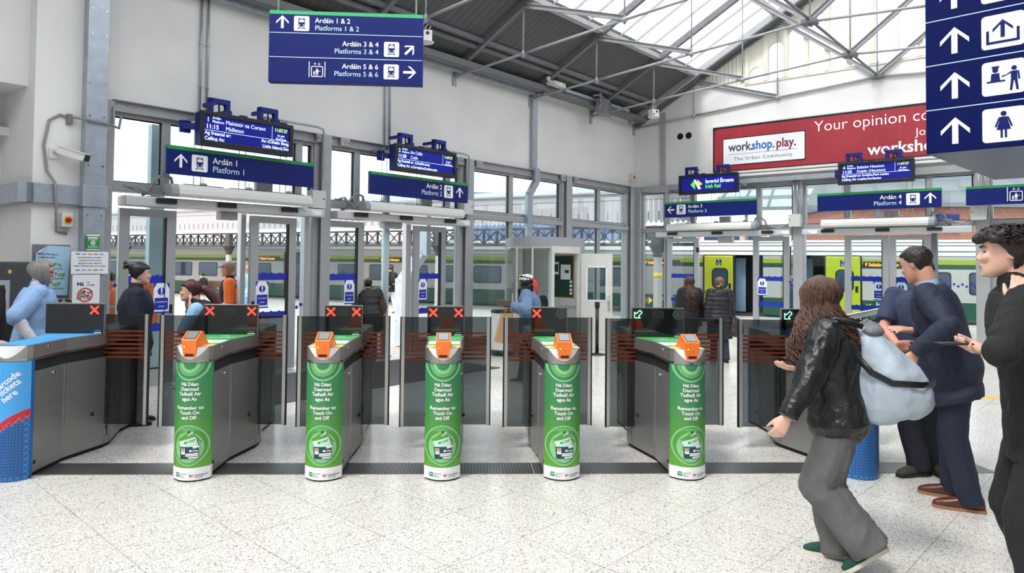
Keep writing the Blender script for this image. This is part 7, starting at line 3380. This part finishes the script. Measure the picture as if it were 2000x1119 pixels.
# --- travellers outside
hx, hy = -9.85, 28.05
st = person('man in black seated on the platform bench looking down at his phone', hx, hy, 75, 1.45, top=BLKC, bottom=BLKT, shoe=SHOEB, vox=.016, hair=short_hair(.15, .05, .8), hair_m=HB, hip=(0, 0, .46), seat=True, lean=12,
            feet=[(-.1, .42, 0, 0), (.1, .4, 0, 0)], hands={'L': (-.06, .33, .66), 'R': (.08, .33, .66)}, head=(0, -22), topname='coat')
hx, hy = at(487, 560, 20).x, 20
person('fair haired person in a pale blue top behind the capped man', hx, hy, 60, 1.5, top=cloth('pale_teal', (140, 186, 196)), bottom=cloth('light_jeans', (128, 156, 204)), shoe=WHS, vox=.015, hair=long_hair(.2, 50, .01, 20), hair_m=HSB, female=True)
hx, hy = at(762, 570, 23.3).x, 23.3
bp_ = person('man in black with a rucksack and pale trousers walking away on the platform', hx, hy, 45, 1.52, top=BLKC, bottom=PALET, shoe=WHS, vox=.015, hair=short_hair(.2, .03), hair_m=HBR, lean=3, feet=[(-.07, .16, 0, 4), (.08, -.22, .03, 0, -15)])
t = thing('rucksack', 'black rucksack on the back of the man walking away', 'backpack', T((hx, hy, 0)) @ rz(45))
m = MB(BLKC)
m.ell((0, -.22, 1.08), (.15, .1, .24), 14, 10)
bake(m, 'bag_body', t, .015, 2)
m = MB(REFL)
m.tube([(-.13, -.29, .93), (.13, -.29, .93)], .012, 6)
m.build('reflective_strip', t)
hx, hy = at(722, 640, 12.15).x, 12.15
bc = person('person in a padded black coat leaning forward beyond the second door', hx, hy, 20, 1.42, top=cloth('black_padding', (18, 18, 20), .5), bottom=BLKT, shoe=SHOEB, vox=.014, hair=short_hair(.1, .05, .8), hair_m=HB, lean=24, loose=.07, hem=.16, topname='padded_coat',
            puff=lambda p: .012 * abs(sin(p.z * 30)))
t = thing('fur_bag', 'brown furry bag at the side of the person in the padded black coat', 'bag', T((hx + .2, hy + .05, .92)))
m = MB(mat('brown_fur', (96, 70, 56), .95))
rn = random.Random(5)
m.ell((0, 0, 0), (.07, .06, .14), 12, 8)
for k in range(160):
    a, b_ = rn.uniform(0, 6.3), rn.uniform(-1, 1)
    q = Vector((.07 * cos(a) * math.sqrt(1 - b_ * b_), .06 * sin(a) * math.sqrt(1 - b_ * b_), .14 * b_))
    m.tube([q, q * 1.25 + Vector((0, 0, -.015))], [.006, .001], 4)
m.build('bag_body', t)

# --- woman with the headscarf by the kiosk
FJ = 72
hx, hy = at(1036, 660, 10.0).x, 10.0
lw_ = loc(hx, hy, FJ, at(998, 597, 9.75))
dn = person('woman in a denim jacket with long black hair and patterned headscarf beside the kiosk', hx, hy, FJ, 1.52, top=DENIM, bottom=JEANS, shoe=SHOEB, skin='deep', female=True, vox=.01, hair=long_hair(.42, 190, .016, 34, .012, .007, 9, .07, .84, True, False, 48, .55), hair_m=HBL,
            lean=4, hands={'L': lw_, 'R': loc(hx, hy, FJ, at(1000, 600, 10.1))}, elbows={'L': (-.4, -1, -.5), 'R': (.4, -1, -.5)}, loose=.045, hem=.07, wrinkle=.01, head=(4, -8), sole=WHS,
            feet=[(-.06, .1, 0, 5), (.07, -.12, 0, -5)], hand_o={'L': dict(d=wdir(FJ, (-1, 0, .25)), n=wdir(FJ, (.1, 1, .1)), curl=30)})
hd = dn['hd']
m = MB(mat('scarf_white', (206, 206, 206), .8, var=.6, vscale=45))
for k in range(26):
    for tt in (.62, .7, .8, .9, .97):
        m.ell(hd.surf(tt if abs(k - 13) < 9 else max(tt, .72), 2 * pi * k / 26, .07), .05 * hd.H, 6, 5)
m.ell(hd.p(0, -.03, .86), (.36 * hd.H, .43 * hd.H, .2 * hd.H), 14, 10, hd.B)
bake(m, 'headscarf', dn['t'], .009, 2, .004, 30)
m = MB(mat('scarf_red', (214, 46, 52), .8))
a = hd.p(-.05, -.52, .62)
m.tube([a, a + Vector((-.02, -.05, -.05)), a + Vector((-.03, -.07, -.14)), a + Vector((-.02, -.075, -.22))], [(.02, .012), (.045, .012), (.035, .01), (.03, .008)], 8)
m.ell(a, (.035, .03, .03), 8, 6)
m.build('scarf_tail', dn['t'], None, 'red and black scarf tail')
m = MB(BLACK)
m.tube([hd.p(-.3, .3, .95), hd.p(-.38, -.1, .8), hd.p(-.3, -.45, .66)], .012, 6)
m.use(YEL)
m.ell(hd.p(-.25, .32, .98), .018, 8, 6)
m.build('scarf_trim', dn['t'])
t = thing('wallet', 'brown wallet held in front by the woman in the denim jacket', 'wallet', T(at(983, 592, 9.7)) @ rz(8))
m = MB(mat('brown_wallet', (88, 70, 62), .6))
m.bbox(-.085, .085, -.02, .02, -.045, .045, .008)
m.build('wallet_body', t)
t = thing('paper_bag', 'brown paper bag hanging from the arm of the woman in the denim jacket', 'bag', T(at(985, 640, 9.7)) @ rz(12))
PAP = mat('brown_paper', (166, 132, 98), .8, bump=.3, bscale=20)
m = MB(PAP)
m.add([(-.13, -.06, -.19), (.13, -.06, -.24), (.13, .06, -.24), (-.13, .06, -.19), (-.04, -.05, .2), (.12, -.05, .2), (.12, .05, .2), (-.04, .05, .2)],
      [(0, 3, 2, 1), (0, 1, 5, 4), (1, 2, 6, 5), (2, 3, 7, 6), (3, 0, 4, 7)])
m.build('bag_body', t)
m = MB(PAP)
m.tube([(-.02, -.05, .19), (.02, -.04, .27), (.07, -.04, .27), (.1, -.05, .19)], .006, 6)
m.build('handle', t)

# --- man seated in the kiosk
q = Lp(5.72, 1.12, 0).translation
km = person('balding man in navy seated inside the kiosk', q.x, q.y, 150, 1.7, top=NAVYC, bottom=BLKT, shoe=SHOEB, vox=.014, hair=short_hair(.2, .012, .98, 0, 6, .5), hair_m=HGR, hip=(0, 0, .5), seat=True, lean=4, feet=[(-.1, .22, 0, 0), (.1, .22, 0, 0)],
            hands={'L': (-.15, .22, .8), 'R': (.15, .22, .8)}, skin='ruddy')
t = thing('stool', 'stool under the man seated in the kiosk', 'stool', T((q.x, q.y, 0)))
m = MB(BLACK)
m.lathe([(.14, .36), (.16, .38), (.15, .42)], 16)
m.build('seat', t)
m = MB(STEELH)
m.tube([(0, 0, .02), (0, 0, .37)], .03, 8)
m.lathe([(.16, 0), (.14, .03)], 14)
m.build('leg', t)

# --- two women walking to the train
hx, hy = at(1348, 640, 12.5).x, 12.5
person('woman with long dark curly hair in black walking towards the train', hx, hy, 4, 1.46, top=BLKC, bottom=BLKT, shoe=SHOEB, female=True, vox=.012, hair=long_hair(.4, 260, .014, 60, .02, .006, 14, .16, .84, True, False, 30), hair_m=HBR, lean=2, loose=.05, hem=.12)
t = thing('handbag', 'black leather handbag hanging at the side of the curly haired woman in black', 'bag', T((hx + .22, hy - .08, .86)) @ rz(8))
m = MB(BLKN)
m.add([(-.06, -.04, .12), (.06, -.04, .12), (.06, .04, .12), (-.06, .04, .12), (-.13, -.07, -.18), (.13, -.07, -.18), (.13, .07, -.18), (-.13, .07, -.18)],
      [(0, 1, 2, 3), (7, 6, 5, 4), (0, 4, 5, 1), (1, 5, 6, 2), (2, 6, 7, 3), (3, 7, 4, 0)])
m.build('bag_body', t)
m = MB(BLKN)
m.tube([(-.05, 0, .11), (-.03, -.02, .3), (0, -.02, .36), (.03, -.02, .3), (.05, 0, .11)], .01, 6)
m.build('strap', t)
hx, hy = at(1406, 640, 12.2).x, 12.2
pf = person('woman with a low blonde-brown bun in a long black quilted coat walking towards the train', hx, hy, -2, 1.46, top=cloth('black_quilt', (28, 30, 36), .55), bottom=JEANS, shoe=SHOEB, female=True, vox=.01, hair=tied_hair('low_bun'), hair_m=mat('hair_light_brown', (122, 86, 58), .5, var=.25, vscale=30),
            lean=1, loose=.05, hem=.24, wrinkle=.002, puff=lambda p: .014 * abs(sin(p.z * 42)), topname='quilted_coat', feet=[(-.07, .12, 0, 4), (.08, -.1, 0, -4)])
m = MB(cloth('black_quilt', (28, 30, 36), .55))
m.ell(pf['NB'] - pf['f'] * .07 - Vector((0, 0, .05)), (.14, .08, .09), 14, 10)
m.ell(pf['NB'] - Vector((0, 0, .0)), (.11, .1, .055), 14, 10)
bake(m, 'hood', pf['t'], .011, 2, .005, 20)
t = thing('shoulder_bag', 'brown slouchy shoulder bag of the woman in the black quilted coat', 'bag', T((hx + .25, hy - .1, .62)) @ rz(6))
BRB = mat('dark_brown_leather', (58, 44, 40), .5, bump=.3, bscale=15)
m = MB(BRB)
m.ell((0, 0, 0), (.12, .07, .16), 14, 10)
m.ell((0, .0, -.08), (.13, .075, .1), 14, 10)
bake(m, 'bag_body', t, .012, 2, .012, 8)
m = MB(BRB)
m.tube([(-.02, -.03, .1), (-.08, -.04, .3), (-.16, -.06, .5), (-.15, .0, .62), (-.1, .08, .45)], [(.018, .006)] * 5, 8)
m.build('strap', t)
hx, hy = at(1551, 600, 16.5).x, 16.5
person('white haired person in a blue jacket outside the right doors', hx, hy, 20, 1.42, top=cloth('mid_blue', (70, 96, 140)), bottom=JEANS, shoe=SHOEB, vox=.016, hair=short_hair(.1, .05, .8, 60), hair_m=mat('hair_white', (206, 204, 198), .6), lean=8)
